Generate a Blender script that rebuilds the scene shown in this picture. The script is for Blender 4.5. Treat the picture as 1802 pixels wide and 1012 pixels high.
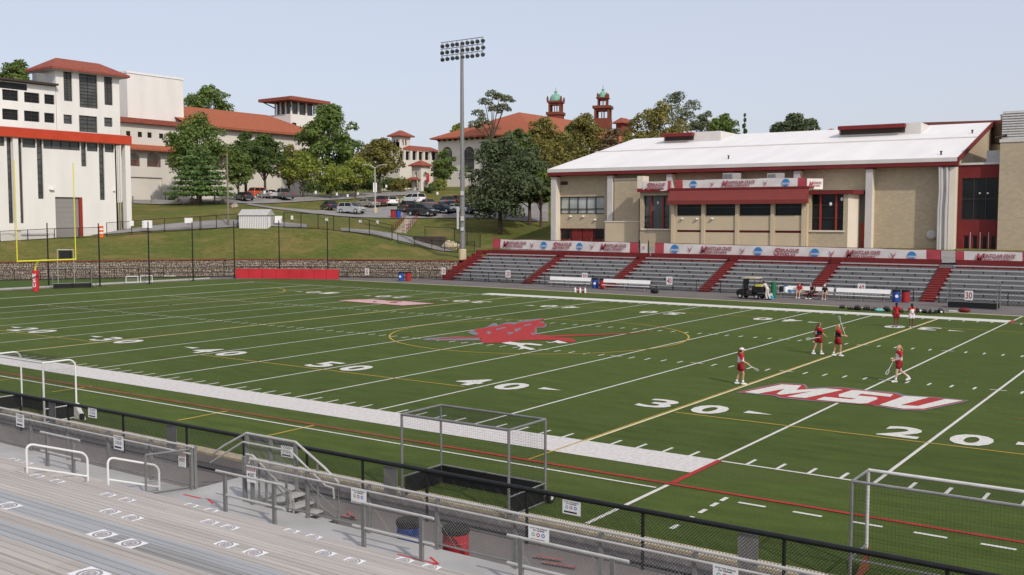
import bpy, bmesh, math, random
import numpy as np
from mathutils import Vector, Matrix

for o in list(bpy.data.objects):
    bpy.data.objects.remove(o)
SC = bpy.context.scene
COL = SC.collection
R = math.radians
random.seed(7)

# ------------------------------------------------------------------ camera
CAM = np.array([35.015, -27.863, 7.196])
YAW, PITCH, FOC = R(-35.208), R(-3.9035), 1780.42       # focal length in photo pixels (1802 wide)
cd = bpy.data.cameras.new('camera')
cam = bpy.data.objects.new('camera', cd)
COL.objects.link(cam)
cam.location = CAM
cam.rotation_euler = (math.pi / 2 + PITCH, 0, -YAW)
cd.sensor_width = 36
cd.lens = 35.569
cd.clip_start = 0.2
cd.clip_end = 6000
SC.camera = cam

# ------------------------------------------------------------------ sky, sun, exposure
SUN_EL, SUN_AZ = R(38), math.atan2(0.90, -0.43)         # azimuth measured from +Y towards +X
w = bpy.data.worlds.new('World')
SC.world = w
w.use_nodes = True
nt = w.node_tree
bgn = nt.nodes['Background']
sky = nt.nodes.new('ShaderNodeTexSky')
sky.sky_type = 'NISHITA'
sky.sun_disc = False
sky.sun_elevation = SUN_EL
sky.sun_rotation = SUN_AZ
sky.altitude = 50
sky.air_density = 1.0
sky.dust_density = 2.5
sky.ozone_density = 3.0
bgn.inputs['Strength'].default_value = 0.05
# thin overall haze veil added to the clear sky, the same in every direction
veil = nt.nodes.new('ShaderNodeMix'); veil.data_type = 'RGBA'; veil.blend_type = 'ADD'; veil.inputs['Factor'].default_value = 1.0
veil.inputs['B'].default_value = (9.6, 9.7, 10.9, 1)
nt.links.new(sky.outputs[0], veil.inputs['A'])
nt.links.new(veil.outputs['Result'], bgn.inputs[0])
sl = bpy.data.lights.new('sun', 'SUN')
sl.energy = 2.6
sl.angle = R(1.2)
sl.color = (1.0, 0.93, 0.83)
sun = bpy.data.objects.new('sun', sl)
COL.objects.link(sun)
sdir = Vector((math.sin(SUN_AZ) * math.cos(SUN_EL), math.cos(SUN_AZ) * math.cos(SUN_EL), math.sin(SUN_EL)))
sun.rotation_euler = sdir.to_track_quat('Z', 'Y').to_euler()
sun.location = (60, -60, 60)
SC.render.engine = 'CYCLES'
SC.view_settings.view_transform = 'Standard'
SC.view_settings.look = 'None'
SC.view_settings.exposure = 0.02
SC.view_settings.gamma = 1.0
SC.view_settings.use_curve_mapping = False

# ------------------------------------------------------------------ survey: photo point -> place in metres
_F = np.array([math.sin(YAW) * math.cos(PITCH), math.cos(YAW) * math.cos(PITCH), math.sin(PITCH)])
_R = np.array([math.cos(YAW), -math.sin(YAW), 0.0])
_U = np.cross(_R, _F)
def ray(u, v):
    return _F * FOC + _R * (u - 901) - _U * (v - 506)
def onZ(u, v, z=0.0):                  # where the sight line meets a level plane
    d = ray(u, v); return CAM + d * ((z - CAM[2]) / d[2])
def onY(u, v, y):
    d = ray(u, v); return CAM + d * ((y - CAM[1]) / d[1])
def onX(u, v, x):
    d = ray(u, v); return CAM + d * ((x - CAM[0]) / d[0])
def at(u, v, dep):                     # at a known distance
    return CAM + ray(u, v) * (dep / FOC)

# ------------------------------------------------------------------ mesh builder
class MB:
    def __init__(s):
        s.v = []; s.f = []; s.m = []; s.k = 0
    def add(s, vs, fs):
        b = len(s.v)
        s.v.extend([tuple(float(c) for c in p) for p in vs])
        for f in fs:
            s.f.append(tuple(b + i for i in f)); s.m.append(s.k)
        return s
    def poly(s, pts):
        return s.add(pts, [tuple(range(len(pts)))])
    def box(s, x0, x1, y0, y1, z0, z1):
        v = [(x, y, z) for z in (z0, z1) for y in (y0, y1) for x in (x0, x1)]
        return s.add(v, [(0, 2, 3, 1), (4, 5, 7, 6), (0, 1, 5, 4), (2, 6, 7, 3), (0, 4, 6, 2), (1, 3, 7, 5)])
    def obox(s, o, ex, ey, ez):        # corner and three edge vectors
        o, ex, ey, ez = (np.array(a, float) for a in (o, ex, ey, ez))
        v = [o + ex * i + ey * j + ez * k for k in (0, 1) for j in (0, 1) for i in (0, 1)]
        return s.add(v, [(0, 2, 3, 1), (4, 5, 7, 6), (0, 1, 5, 4), (2, 6, 7, 3), (0, 4, 6, 2), (1, 3, 7, 5)])
    def tube(s, p0, p1, r0, r1=None, n=6, cap=True):
        if r1 is None: r1 = r0
        p0 = Vector([float(c) for c in p0]); p1 = Vector([float(c) for c in p1])
        d = p1 - p0
        if d.length < 1e-6: return s
        d.normalize()
        a = d.orthogonal().normalized(); b = d.cross(a)
        vs = []
        for p, r in ((p0, r0), (p1, r1)):
            for i in range(n):
                t = 2 * math.pi * (i + .5) / n
                vs.append(p + a * (r * math.cos(t)) + b * (r * math.sin(t)))
        fs = [(i, (i + 1) % n, n + (i + 1) % n, n + i) for i in range(n)]
        if cap:
            fs.append(tuple(range(n - 1, -1, -1))); fs.append(tuple(range(n, 2 * n)))
        return s.add(vs, fs)
    def path(s, pts, r, n=6):
        for a, b in zip(pts[:-1], pts[1:]):
            s.tube(a, b, r, r, n)
        return s
    def lathe(s, prof, c=(0, 0, 0), n=16, sx=1, sy=1):
        vs = []
        for r, z in prof:
            for i in range(n):
                t = 2 * math.pi * i / n
                vs.append((c[0] + r * sx * math.cos(t), c[1] + r * sy * math.sin(t), c[2] + z))
        fs = []
        for k in range(len(prof) - 1):
            for i in range(n):
                j = (i + 1) % n
                fs.append((k * n + i, k * n + j, (k + 1) * n + j, (k + 1) * n + i))
        fs.append(tuple(range(n - 1, -1, -1)))
        t0 = (len(prof) - 1) * n
        fs.append(tuple(range(t0, t0 + n)))
        return s.add(vs, fs)
    def loft(s, rings, cap=True):
        n = len(rings[0]); vs = [p for r in rings for p in r]; fs = []
        for k in range(len(rings) - 1):
            for i in range(n):
                j = (i + 1) % n
                fs.append((k * n + i, k * n + j, (k + 1) * n + j, (k + 1) * n + i))
        if cap:
            fs.append(tuple(range(n - 1, -1, -1)))
            t0 = (len(rings) - 1) * n
            fs.append(tuple(range(t0, t0 + n)))
        return s.add(vs, fs)
    def prism(s, pts, o, ex, ey, ez):  # 2-D outline pushed along ez
        o, ex, ey, ez = (np.array(a, float) for a in (o, ex, ey, ez))
        a = [o + ex * p[0] + ey * p[1] for p in pts]
        b = [p + ez for p in a]
        n = len(a)
        fs = [tuple(range(n - 1, -1, -1)), tuple(range(n, 2 * n))]
        fs += [(i, (i + 1) % n, n + (i + 1) % n, n + i) for i in range(n)]
        return s.add(a + b, fs)
    def ball(s, c, rx, ry, rz, n=10, m=7):
        prof = [(math.sin(math.pi * k / m), -math.cos(math.pi * k / m)) for k in range(m + 1)]
        prof[0] = (0.02, -1); prof[-1] = (0.02, 1)
        vs = []
        for r, z in prof:
            for i in range(n):
                t = 2 * math.pi * i / n
                vs.append((c[0] + rx * r * math.cos(t), c[1] + ry * r * math.sin(t), c[2] + rz * z))
        fs = [(k * n + i, k * n + (i + 1) % n, (k + 1) * n + (i + 1) % n, (k + 1) * n + i) for k in range(m) for i in range(n)]
        fs.append(tuple(range(n - 1, -1, -1))); fs.append(tuple(range(m * n, m * n + n)))
        return s.add(vs, fs)
    def mesh(s, name, mats, org=(0, 0, 0), smooth=False):
        me = bpy.data.meshes.new(name)
        vs = np.array(s.v, float) - np.array(org, float)
        me.from_pydata(vs.tolist(), [], s.f)
        if not isinstance(mats, (list, tuple)): mats = [mats]
        for m in mats: me.materials.append(m)
        if len(mats) > 1:
            me.polygons.foreach_set('material_index', s.m)
        if smooth:
            me.polygons.foreach_set('use_smooth', [True] * len(me.polygons))
        me.update()
        return me
    def build(s, name, mats, parent=None, world=True, smooth=False, fix=False):
        org = wloc(parent) if (parent is not None and world) else (0, 0, 0)
        me = s.mesh(name, mats, org, smooth)
        if fix:
            bm = bmesh.new(); bm.from_mesh(me)
            bmesh.ops.recalc_face_normals(bm, faces=bm.faces); bm.to_mesh(me); bm.free()
        return link(name, me, parent)

def link(name, me, parent=None):
    o = bpy.data.objects.new(name, me)
    COL.objects.link(o)
    if parent is not None: o.parent = parent
    return o
def wloc(o):
    t = np.zeros(3)
    while o is not None:
        t += np.array(o.location); o = o.parent
    return t
def tag(o, label=None, cat=None, group=None, kind=None):
    if label: o['label'] = label
    if cat: o['category'] = cat
    if group: o['group'] = group
    if kind: o['kind'] = kind
    return o
def thing(name, label, cat, loc=(0, 0, 0), rz=0.0, group=None):
    o = bpy.data.objects.new(name, None)
    COL.objects.link(o)
    o.empty_display_size = 0.2
    o.location = [float(c) for c in loc]; o.rotation_euler = (0, 0, rz)
    return tag(o, label, cat, group)
def dup(root, loc, rz=None, label=None, group=None):
    r = root.copy(); COL.objects.link(r); r.location = [float(c) for c in loc]
    if rz is not None: r.rotation_euler = (0, 0, rz)
    if label: r['label'] = label
    if group: r['group'] = group
    for ch in list(root.children):
        c = ch.copy(); COL.objects.link(c); c.parent = r
        for g in list(ch.children):
            d = g.copy(); COL.objects.link(d); d.parent = c
    return r

# ------------------------------------------------------------------ materials
def S2L(c):                            # sRGB 0-255 -> linear
    return tuple(((x / 255) / 12.92 if x / 255 <= 0.04045 else ((x / 255 + 0.055) / 1.055) ** 2.4) for x in c)
MATS = {}
def mat(name, col, rough=0.7, var=0.12, scale=3.0, metal=0.0, spec=0.3, bump=0.0, bscale=30.0, col2=None, stretch=None, coat=0.0, detail=4.0):
    m = bpy.data.materials.new(name); m.use_nodes = True
    n = m.node_tree.nodes; l = m.node_tree.links
    b = n['Principled BSDF']
    b.inputs['Roughness'].default_value = rough
    b.inputs['Metallic'].default_value = metal
    b.inputs['Specular IOR Level'].default_value = spec
    if coat: b.inputs['Coat Weight'].default_value = coat
    tc = n.new('ShaderNodeTexCoord'); src = tc.outputs['Object']
    geo = n.new('ShaderNodeNewGeometry'); src = geo.outputs['Position']
    if stretch:
        mp = n.new('ShaderNodeMapping'); mp.inputs['Scale'].default_value = stretch
        l.new(src, mp.inputs[0]); src = mp.outputs[0]
    nz = n.new('ShaderNodeTexNoise'); nz.inputs['Scale'].default_value = scale; nz.inputs['Detail'].default_value = detail
    l.new(src, nz.inputs['Vector'])
    cr = n.new('ShaderNodeValToRGB')
    c1 = tuple(max(0, c * (1 - var)) for c in col); c2 = col2 if col2 else tuple(min(1, c * (1 + var)) for c in col)
    cr.color_ramp.elements[0].position = 0.3; cr.color_ramp.elements[1].position = 0.7
    cr.color_ramp.elements[0].color = (*c1, 1); cr.color_ramp.elements[1].color = (*c2, 1)
    l.new(nz.outputs['Fac'], cr.inputs[0]); l.new(cr.outputs[0], b.inputs['Base Color'])
    if bump:
        n2 = n.new('ShaderNodeTexNoise'); n2.inputs['Scale'].default_value = bscale; n2.inputs['Detail'].default_value = 3
        l.new(src, n2.inputs['Vector'])
        bp = n.new('ShaderNodeBump'); bp.inputs['Strength'].default_value = bump; bp.inputs['Distance'].default_value = 0.02
        l.new(n2.outputs['Fac'], bp.inputs['Height']); l.new(bp.outputs[0], b.inputs['Normal'])
    MATS[name] = m
    return m
def grass_mat(name, ca, cb, cc, s1=0.12, s2=2.2, fine=60.0, stretch=None, bump=0.4):
    m = bpy.data.materials.new(name); m.use_nodes = True
    n = m.node_tree.nodes; l = m.node_tree.links; b = n['Principled BSDF']
    b.inputs['Roughness'].default_value = 0.95; b.inputs['Specular IOR Level'].default_value = 0.03
    b.inputs['Sheen Weight'].default_value = 0.20; b.inputs['Sheen Roughness'].default_value = 0.28
    b.inputs['Sheen Tint'].default_value = (0.80, 0.88, 0.36, 1)
    geo = n.new('ShaderNodeNewGeometry'); src = geo.outputs['Position']
    def noise(sc, det, vec=src):
        q = n.new('ShaderNodeTexNoise'); q.inputs['Scale'].default_value = sc; q.inputs['Detail'].default_value = det
        l.new(vec, q.inputs['Vector']); return q.outputs['Fac']
    v2 = src
    if stretch:
        mp = n.new('ShaderNodeMapping'); mp.inputs['Scale'].default_value = stretch; l.new(src, mp.inputs[0]); v2 = mp.outputs[0]
    def ramp(f, a, c, p0=0.35, p1=0.65):
        q = n.new('ShaderNodeValToRGB'); q.color_ramp.elements[0].position = p0; q.color_ramp.elements[1].position = p1
        q.color_ramp.elements[0].color = (*a, 1); q.color_ramp.elements[1].color = (*c, 1); l.new(f, q.inputs[0]); return q.outputs[0]
    def mix(f, a, c, mode='MIX'):
        q = n.new('ShaderNodeMix'); q.data_type = 'RGBA'; q.blend_type = mode
        if isinstance(f, float): q.inputs['Factor'].default_value = f
        else: l.new(f, q.inputs['Factor'])
        l.new(a, q.inputs['A']); l.new(c, q.inputs['B']); return q.outputs['Result']
    big = ramp(noise(s1, 4, v2), ca, cb)
    mid = ramp(noise(s2, 5, v2), (0.76,) * 3, (1.22,) * 3, 0.3, 0.7)
    fin = ramp(noise(fine, 2), (0.6,) * 3, (1.4,) * 3, 0.25, 0.75)
    c = mix(1.0, big, mid, 'MULTIPLY'); c = mix(1.0, c, fin, 'MULTIPLY')
    pt = ramp(noise(s1 * 2.7, 3, v2), (0, 0, 0), (1, 1, 1), 0.52, 0.75)
    q = n.new('ShaderNodeMix'); q.data_type = 'RGBA'; l.new(pt, q.inputs['Factor']); l.new(c, q.inputs['A']); q.inputs['B'].default_value = (*cc, 1)
    l.new(q.outputs['Result'], b.inputs['Base Color'])
    bp = n.new('ShaderNodeBump'); bp.inputs['Strength'].default_value = bump; bp.inputs['Distance'].default_value = 0.03
    l.new(noise(fine, 3), bp.inputs['Height']); l.new(bp.outputs[0], b.inputs['Normal'])
    MATS[name] = m; return m
def course_mat(name, col, mortar, bw=0.4, bh=0.2, off=0.5, rough=0.85, axis='XZ', var=0.12, msize=0.012, rz=0.0):
    """masonry far too small to pick apart: courses given by a brick texture laid on the wall plane"""
    m = bpy.data.materials.new(name); m.use_nodes = True
    n = m.node_tree.nodes; l = m.node_tree.links; b = n['Principled BSDF']
    b.inputs['Roughness'].default_value = rough; b.inputs['Specular IOR Level'].default_value = 0.2
    geo = n.new('ShaderNodeNewGeometry'); mp = n.new('ShaderNodeMapping'); mp.vector_type = 'POINT'
    mp.inputs['Rotation'].default_value = (0, 0, rz)
    l.new(geo.outputs['Position'], mp.inputs[0])
    sep = n.new('ShaderNodeSeparateXYZ'); com = n.new('ShaderNodeCombineXYZ'); l.new(mp.outputs[0], sep.inputs[0])
    ad = n.new('ShaderNodeMath'); ad.operation = 'ADD'; l.new(sep.outputs['X'], ad.inputs[0]); l.new(sep.outputs['Y'], ad.inputs[1])
    l.new(ad.outputs[0], com.inputs['X']); l.new(sep.outputs['Z'], com.inputs['Y'])
    br = n.new('ShaderNodeTexBrick'); l.new(com.outputs[0], br.inputs['Vector'])
    br.inputs['Scale'].default_value = 1.0; br.inputs['Brick Width'].default_value = bw; br.inputs['Row Height'].default_value = bh
    br.inputs['Mortar Size'].default_value = msize; br.offset = off
    br.inputs['Color1'].default_value = (*[c * (1 - var) for c in col], 1); br.inputs['Color2'].default_value = (*[c * (1 + var) for c in col], 1)
    br.inputs['Mortar'].default_value = (*mortar, 1)
    nz = n.new('ShaderNodeTexNoise'); nz.inputs['Scale'].default_value = 0.35; nz.inputs['Detail'].default_value = 5; l.new(geo.outputs['Position'], nz.inputs['Vector'])
    cr = n.new('ShaderNodeValToRGB'); cr.color_ramp.elements[0].position = .3; cr.color_ramp.elements[1].position = .7
    cr.color_ramp.elements[0].color = (.94, .94, .94, 1); cr.color_ramp.elements[1].color = (1.05, 1.045, 1.03, 1); l.new(nz.outputs['Fac'], cr.inputs[0])
    mx = n.new('ShaderNodeMix'); mx.data_type = 'RGBA'; mx.blend_type = 'MULTIPLY'; mx.inputs['Factor'].default_value = 1
    l.new(br.outputs['Color'], mx.inputs['A']); l.new(cr.outputs[0], mx.inputs['B']); l.new(mx.outputs['Result'], b.inputs['Base Color'])
    MATS[name] = m; return m
def leaf_mat(name, a, b_, trans=0.35):
    m = bpy.data.materials.new(name); m.use_nodes = True
    n = m.node_tree.nodes; l = m.node_tree.links; b = n['Principled BSDF']
    b.inputs['Roughness'].default_value = 0.75; b.inputs['Specular IOR Level'].default_value = 0.12
    geo = n.new('ShaderNodeNewGeometry')
    nz = n.new('ShaderNodeTexNoise'); nz.inputs['Scale'].default_value = 0.55; nz.inputs['Detail'].default_value = 3; l.new(geo.outputs['Position'], nz.inputs['Vector'])
    nf = n.new('ShaderNodeTexNoise'); nf.inputs['Scale'].default_value = 4.0; l.new(geo.outputs['Position'], nf.inputs['Vector'])
    ad = n.new('ShaderNodeMath'); ad.operation = 'MULTIPLY_ADD'; l.new(nf.outputs['Fac'], ad.inputs[0]); ad.inputs[1].default_value = 0.6; l.new(nz.outputs['Fac'], ad.inputs[2])
    cr = n.new('ShaderNodeValToRGB'); cr.color_ramp.elements[0].position = 0.55; cr.color_ramp.elements[1].position = 1.05
    cr.color_ramp.elements[0].color = (*a, 1); cr.color_ramp.elements[1].color = (*b_, 1); l.new(ad.outputs[0], cr.inputs[0])
    l.new(cr.outputs[0], b.inputs['Base Color'])
    tr = n.new('ShaderNodeBsdfTranslucent'); l.new(cr.outputs[0], tr.inputs['Color'])
    mx = n.new('ShaderNodeMixShader'); mx.inputs[0].default_value = trans
    out = n['Material Output']; l.new(b.outputs[0], mx.inputs[1]); l.new(tr.outputs[0], mx.inputs[2]); l.new(mx.outputs[0], out.inputs[0])
    MATS[name] = m; return m
def glass_mat(name, col, rough=0.08, spec=0.6):
    m = mat(name, col, rough, 0.35, 0.5, spec=spec); return m

turf = grass_mat('turf', (0.038, 0.062, 0.013), (0.056, 0.086, 0.018), (0.060, 0.080, 0.022), 0.07, 1.6, 30.0, (0.35, 1.2, 1), 0.8)
turf_side = grass_mat('turf_side', (0.034, 0.074, 0.018), (0.046, 0.086, 0.022), (0.042, 0.08, 0.022), 0.06, 0.9, 45.0, (0.4, 1.2, 1), 0.5)
grass = grass_mat('hill_grass', (0.135, 0.122, 0.036), (0.084, 0.104, 0.025), (0.20, 0.142, 0.058), 0.11, 1.5, 9.0, None, 0.9)
white_paint = mat('field_white', (0.60, 0.585, 0.53), 0.9, 0.16, 9, bump=0.3, bscale=40)
band_paint = mat('field_band', (0.58, 0.55, 0.515), 0.9, 0.13, 7, bump=0.3, bscale=40)
yellow_paint = mat('field_yellow', (0.42, 0.29, 0.05), 0.9, 0.12, 2)
cream_paint = mat('field_cream', (0.68, 0.60, 0.38), 0.9, 0.08, 2)
red_paint = mat('field_red', (0.36, 0.028, 0.026), 0.9, 0.15, 2)
rust_paint = mat('field_faded_red', (0.20, 0.065, 0.03), 0.9, 0.2, 2)
grey_paint = mat('field_grey', (0.17, 0.17, 0.19), 0.9, 0.15, 2)
pink_paint = mat('field_pink', (0.55, 0.35, 0.34), 0.9, 0.15, 2)
asphalt = mat('asphalt', (0.16, 0.142, 0.135), 0.95, 0.14, 0.35, spec=0.15, bump=0.3, bscale=60, detail=8)
asphalt2 = mat('asphalt_pale', (0.27, 0.255, 0.245), 0.95, 0.15, 0.4, spec=0.15, detail=8)
concrete = mat('concrete', (0.42, 0.40, 0.37), 0.9, 0.12, 0.8, spec=0.15, bump=0.2)
cream_conc = mat('cream_concrete', (0.52, 0.44, 0.30), 0.9, 0.18, 3.0, spec=0.15, bump=0.3)
deck_grey = mat('deck_grey', (0.385, 0.375, 0.36), 0.6, 0.12, 0.9, spec=0.3, detail=7)
plank_tan = mat('plank_tan', (0.415, 0.378, 0.34), 0.6, 0.17, 1.2, stretch=(0.25, 9, 9), spec=0.3, detail=7)
plank_tan2 = mat('plank_tan_b', (0.44, 0.405, 0.367), 0.6, 0.15, 1.2, stretch=(0.25, 9, 9), spec=0.3, detail=7)
plank_blue = mat('plank_blue', (0.345, 0.35, 0.35), 0.5, 0.14, 1.2, stretch=(0.25, 9, 9), spec=0.35, detail=7)
plank_dark = mat('plank_dark', (0.27, 0.265, 0.255), 0.6, 0.16, 1.2, stretch=(0.25, 9, 9), spec=0.3, detail=7)
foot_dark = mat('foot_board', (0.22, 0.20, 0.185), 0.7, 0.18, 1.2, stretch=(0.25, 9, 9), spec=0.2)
galv = mat('galvanised', (0.23, 0.23, 0.225), 0.45, 0.12, 4, metal=0.35, spec=0.4)
galv_light = mat('galvanised_light', (0.50, 0.485, 0.46), 0.4, 0.1, 4, metal=0.2, spec=0.4)
wire = mat('fence_wire', (0.30, 0.295, 0.285), 0.5, 0.1, 4, metal=0.3)
black = mat('black_metal', (0.012, 0.013, 0.013), 0.5, 0.2, 6, spec=0.3)
black_wire = mat('black_wire', (0.018, 0.02, 0.02), 0.6, 0.2, 6)
white_metal = mat('white_metal', (0.78, 0.77, 0.75), 0.35, 0.04, 2, spec=0.4)
white_wall = mat('white_render', (0.745, 0.72, 0.68), 0.9, 0.055, 0.5, spec=0.15, detail=9, stretch=(1, 1, .25))
white_wall2 = mat('cream_render', (0.66, 0.615, 0.555), 0.9, 0.05, 0.25, spec=0.15, detail=8)
white_plain = mat('white_sheet', (0.78, 0.78, 0.78), 0.6, 0.03, 3)
red_fascia = mat('red_fascia', (0.50, 0.055, 0.022), 0.5, 0.08, 0.6)
dark_red = mat('dark_red', (0.165, 0.018, 0.018), 0.6, 0.1, 1.0)
awning_red = mat('awning_red', (0.19, 0.036, 0.030), 0.7, 0.06, 0.8)
stand_lit_worn = mat('stand_lit_worn_red', (0.30, 0.065, 0.055), 0.8, 0.3, 5)  # lighter tread red: light from above painted in, with some patchy wear
bench_grey = mat('bench_grey', (0.25, 0.25, 0.255), 0.5, 0.1, 2, spec=0.3)
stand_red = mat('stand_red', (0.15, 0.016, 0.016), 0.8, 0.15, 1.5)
banner_red = mat('banner_red', (0.40, 0.06, 0.075), 0.7, 0.1, 0.8)
pad_red = mat('pad_red', (0.50, 0.030, 0.040), 0.6, 0.1, 0.6)
bright_red = mat('bright_red', (0.55, 0.03, 0.025), 0.5, 0.1, 2)
tile = mat('roof_tile', (0.34, 0.105, 0.055), 0.85, 0.14, 1.6, spec=0.15, stretch=(1, 1, 4))
tile2 = mat('roof_tile_red', (0.27, 0.08, 0.055), 0.85, 0.16, 1.6, spec=0.15)
roof_white = mat('roof_membrane', (0.75, 0.725, 0.705), 0.7, 0.05, 0.5, spec=0.2, detail=9, stretch=(1, .2, .2))
roof_edge = mat('roof_edge', (0.60, 0.57, 0.54), 0.7, 0.06, 0.6)
tan_brick = course_mat('tan_brick', (0.44, 0.365, 0.255), (0.37, 0.305, 0.22), 0.42, 0.21, 0.5, var=0.07)
tan_plain = mat('tan_panel', (0.53, 0.435, 0.30), 0.9, 0.05, 0.6, spec=0.15, detail=7)
cream_trim = mat('cream_trim', (0.70, 0.63, 0.53), 0.85, 0.05, 0.5, spec=0.15)
pil_grey = mat('pilaster_grey', (0.50, 0.48, 0.46), 0.85, 0.06, 0.6, spec=0.15)
brown_brick = course_mat('brown_brick', (0.19, 0.055, 0.035), (0.16, 0.08, 0.06), 0.5, 0.2, 0.5, var=0.2)
copper = mat('copper_green', (0.20, 0.40, 0.31), 0.7, 0.18, 1.5)
glass_dark = glass_mat('glass_dark', (0.012, 0.014, 0.014), .2, .25)
glass_grey = glass_mat('glass_grey', (0.075, 0.082, 0.08), .15, .4)
glass_pale = glass_mat('glass_pale', (0.34, 0.37, 0.35), 0.3)
frame_dark = mat('frame_dark', (0.05, 0.035, 0.03), 0.6, 0.1, 2)
frame_red = mat('frame_red', (0.28, 0.035, 0.025), 0.6, 0.1, 2)
grey_door = mat('grey_door', (0.27, 0.255, 0.245), 0.6, 0.05, 0.6)
rubber = mat('rubber', (0.015, 0.015, 0.015), 0.8, 0.2, 5)
bark = mat('bark', (0.085, 0.062, 0.046), 0.95, 0.25, 3.0, bump=0.5, bscale=8)
stand_conc = mat('stand_concrete', (0.165, 0.165, 0.17), 0.9, 0.12, 0.6, spec=0.15, detail=8)
alu = mat('aluminium', (0.50, 0.50, 0.495), 0.4, 0.08, 2, metal=0.25, spec=0.5)
blue_plastic = mat('blue_plastic', (0.022, 0.075, 0.33), 0.45, 0.1, 3)
red_plastic = mat('red_plastic', (0.36, 0.022, 0.028), 0.45, 0.1, 3)
ncaa_blue = mat('disc_blue', (0.045, 0.20, 0.47), 0.6, 0.05, 3)
banner_white = mat('banner_white', (0.66, 0.62, 0.60), 0.75, 0.06, 0.9)
letter_red = mat('letter_red', (0.40, 0.085, 0.10), 0.7, 0.1, 2)
letter_grey = mat('letter_grey', (0.30, 0.27, 0.28), 0.7, 0.1, 2)
yellow_post = mat('yellow_post', (0.72, 0.66, 0.05), 0.45, 0.05, 2)
stone_a = mat('stone', (0.25, 0.195, 0.15), 0.9, 0.4, 3.2, col2=(0.56, 0.475, 0.39), bump=0.4, bscale=6)
dull_white = mat('dull_white', (0.60, 0.59, 0.57), .45, .1, 5)
stone_gap = mat('stone_gap', (0.08, 0.062, 0.048), 0.95, 0.2, 2)
orange_pl = mat('orange_plastic', (0.75, 0.14, 0.02), 0.5, 0.1, 3)
wood_pole = mat('wood_pole', (0.22, 0.18, 0.14), 0.9, 0.2, 2)
# ------------------------------------------------------------------ lettering (outlines of the built-in font)
TXT = {}
def prep_text(items):
    obs = []
    for body, off in items:
        c = bpy.data.curves.new('t', 'FONT'); c.body = body; c.offset = off; c.resolution_u = 3; c.space_character = 1.04
        o = bpy.data.objects.new('t', c); COL.objects.link(o); obs.append((body, o, c))
    dg = bpy.context.evaluated_depsgraph_get(); dg.update()
    for body, o, c in obs:
        me = bpy.data.meshes.new_from_object(o.evaluated_get(dg))
        v = np.array([tuple(q.co) for q in me.vertices]); f = [tuple(p.vertices) for p in me.polygons]
        lo, hi = v.min(0), v.max(0)
        TXT[body] = ((v[:, :2] - lo[:2]) / (hi[:2] - lo[:2]), f, (hi[0] - lo[0]) / (hi[1] - lo[1]))
        bpy.data.objects.remove(o); bpy.data.curves.remove(c); bpy.data.meshes.remove(me)
prep_text([(d, 0.035) for d in '1 2 3 4 5 0 G'.split()] + [(t, 0.02) for t in
          ['MONTCLAIR', 'STATE', 'MONTCLAIR STATE', 'RED HAWKS', 'SPRAGUE', 'FIELD', 'NCAA', 'EXIT', '30', '40', '50', '20', '10', 'M', 'S', 'U',
           'PLEASE', 'STOP THE SPREAD', 'OF GERMS', 'NOTICE', 'MSU', 'ONTCLAIR STATE', 'PRAGUE', '3', '8']])
def text_to(mb, body, o, ex, ey, wd, ht, shear=0.0):
    """lay a word on the plane (o, ex, ey), o = lower left"""
    v, f, a = TXT[body]
    o, ex, ey = (np.array(q, float) for q in (o, ex, ey))
    mb.add([o + ex * (p[0] * wd + p[1] * ht * shear) + ey * (p[1] * ht) for p in v], f)

# ------------------------------------------------------------------ terrain
BND = [(-150, -60), (-108, -8), (-93, 18), (-81.5, 36), (-74, 47), (-66.5, 56), (-56.5, 62.2), (-44, 67.2), (-40.6, 69.0), (-40.3, 72.9), (90, 72.9), (200, 72.9)]
_ctl = []
def ctl(*a): _ctl.extend(a)
for u, v, d in [(0, 418, 131), (75, 417, 134), (150, 415, 138), (230, 411, 140), (330, 408, 141), (400, 405, 141), (480, 404, 141), (540, 405, 140), (600, 409, 139), (650, 415, 138),
                (700, 427, 136), (750, 440, 133), (800, 450, 128),
                (220, 387, 147), (300, 375, 152), (400, 372, 154), (500, 385, 148), (600, 383, 157), (700, 384, 157), (800, 384, 156), (870, 384, 155),
                (620, 376, 161), (700, 366, 172), (800, 366, 170), (560, 368, 170), (640, 354, 183), (740, 350, 190), (850, 352, 185),
                (260, 353, 179), (330, 356, 172), (230, 353, 178), (430, 352, 174), (520, 351, 178), (640, 341, 192), (740, 337, 202), (780, 330, 212), (820, 332, 215),
                (880, 419, 145), (945, 395, 155), (945, 370, 170), (840, 410, 146), (780, 405, 147), (720, 405, 147), (900, 436, 128), (950, 330, 200), (850, 440, 127)]:
    p = at(u, v, d); ctl((p[0], p[1], p[2]))
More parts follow.
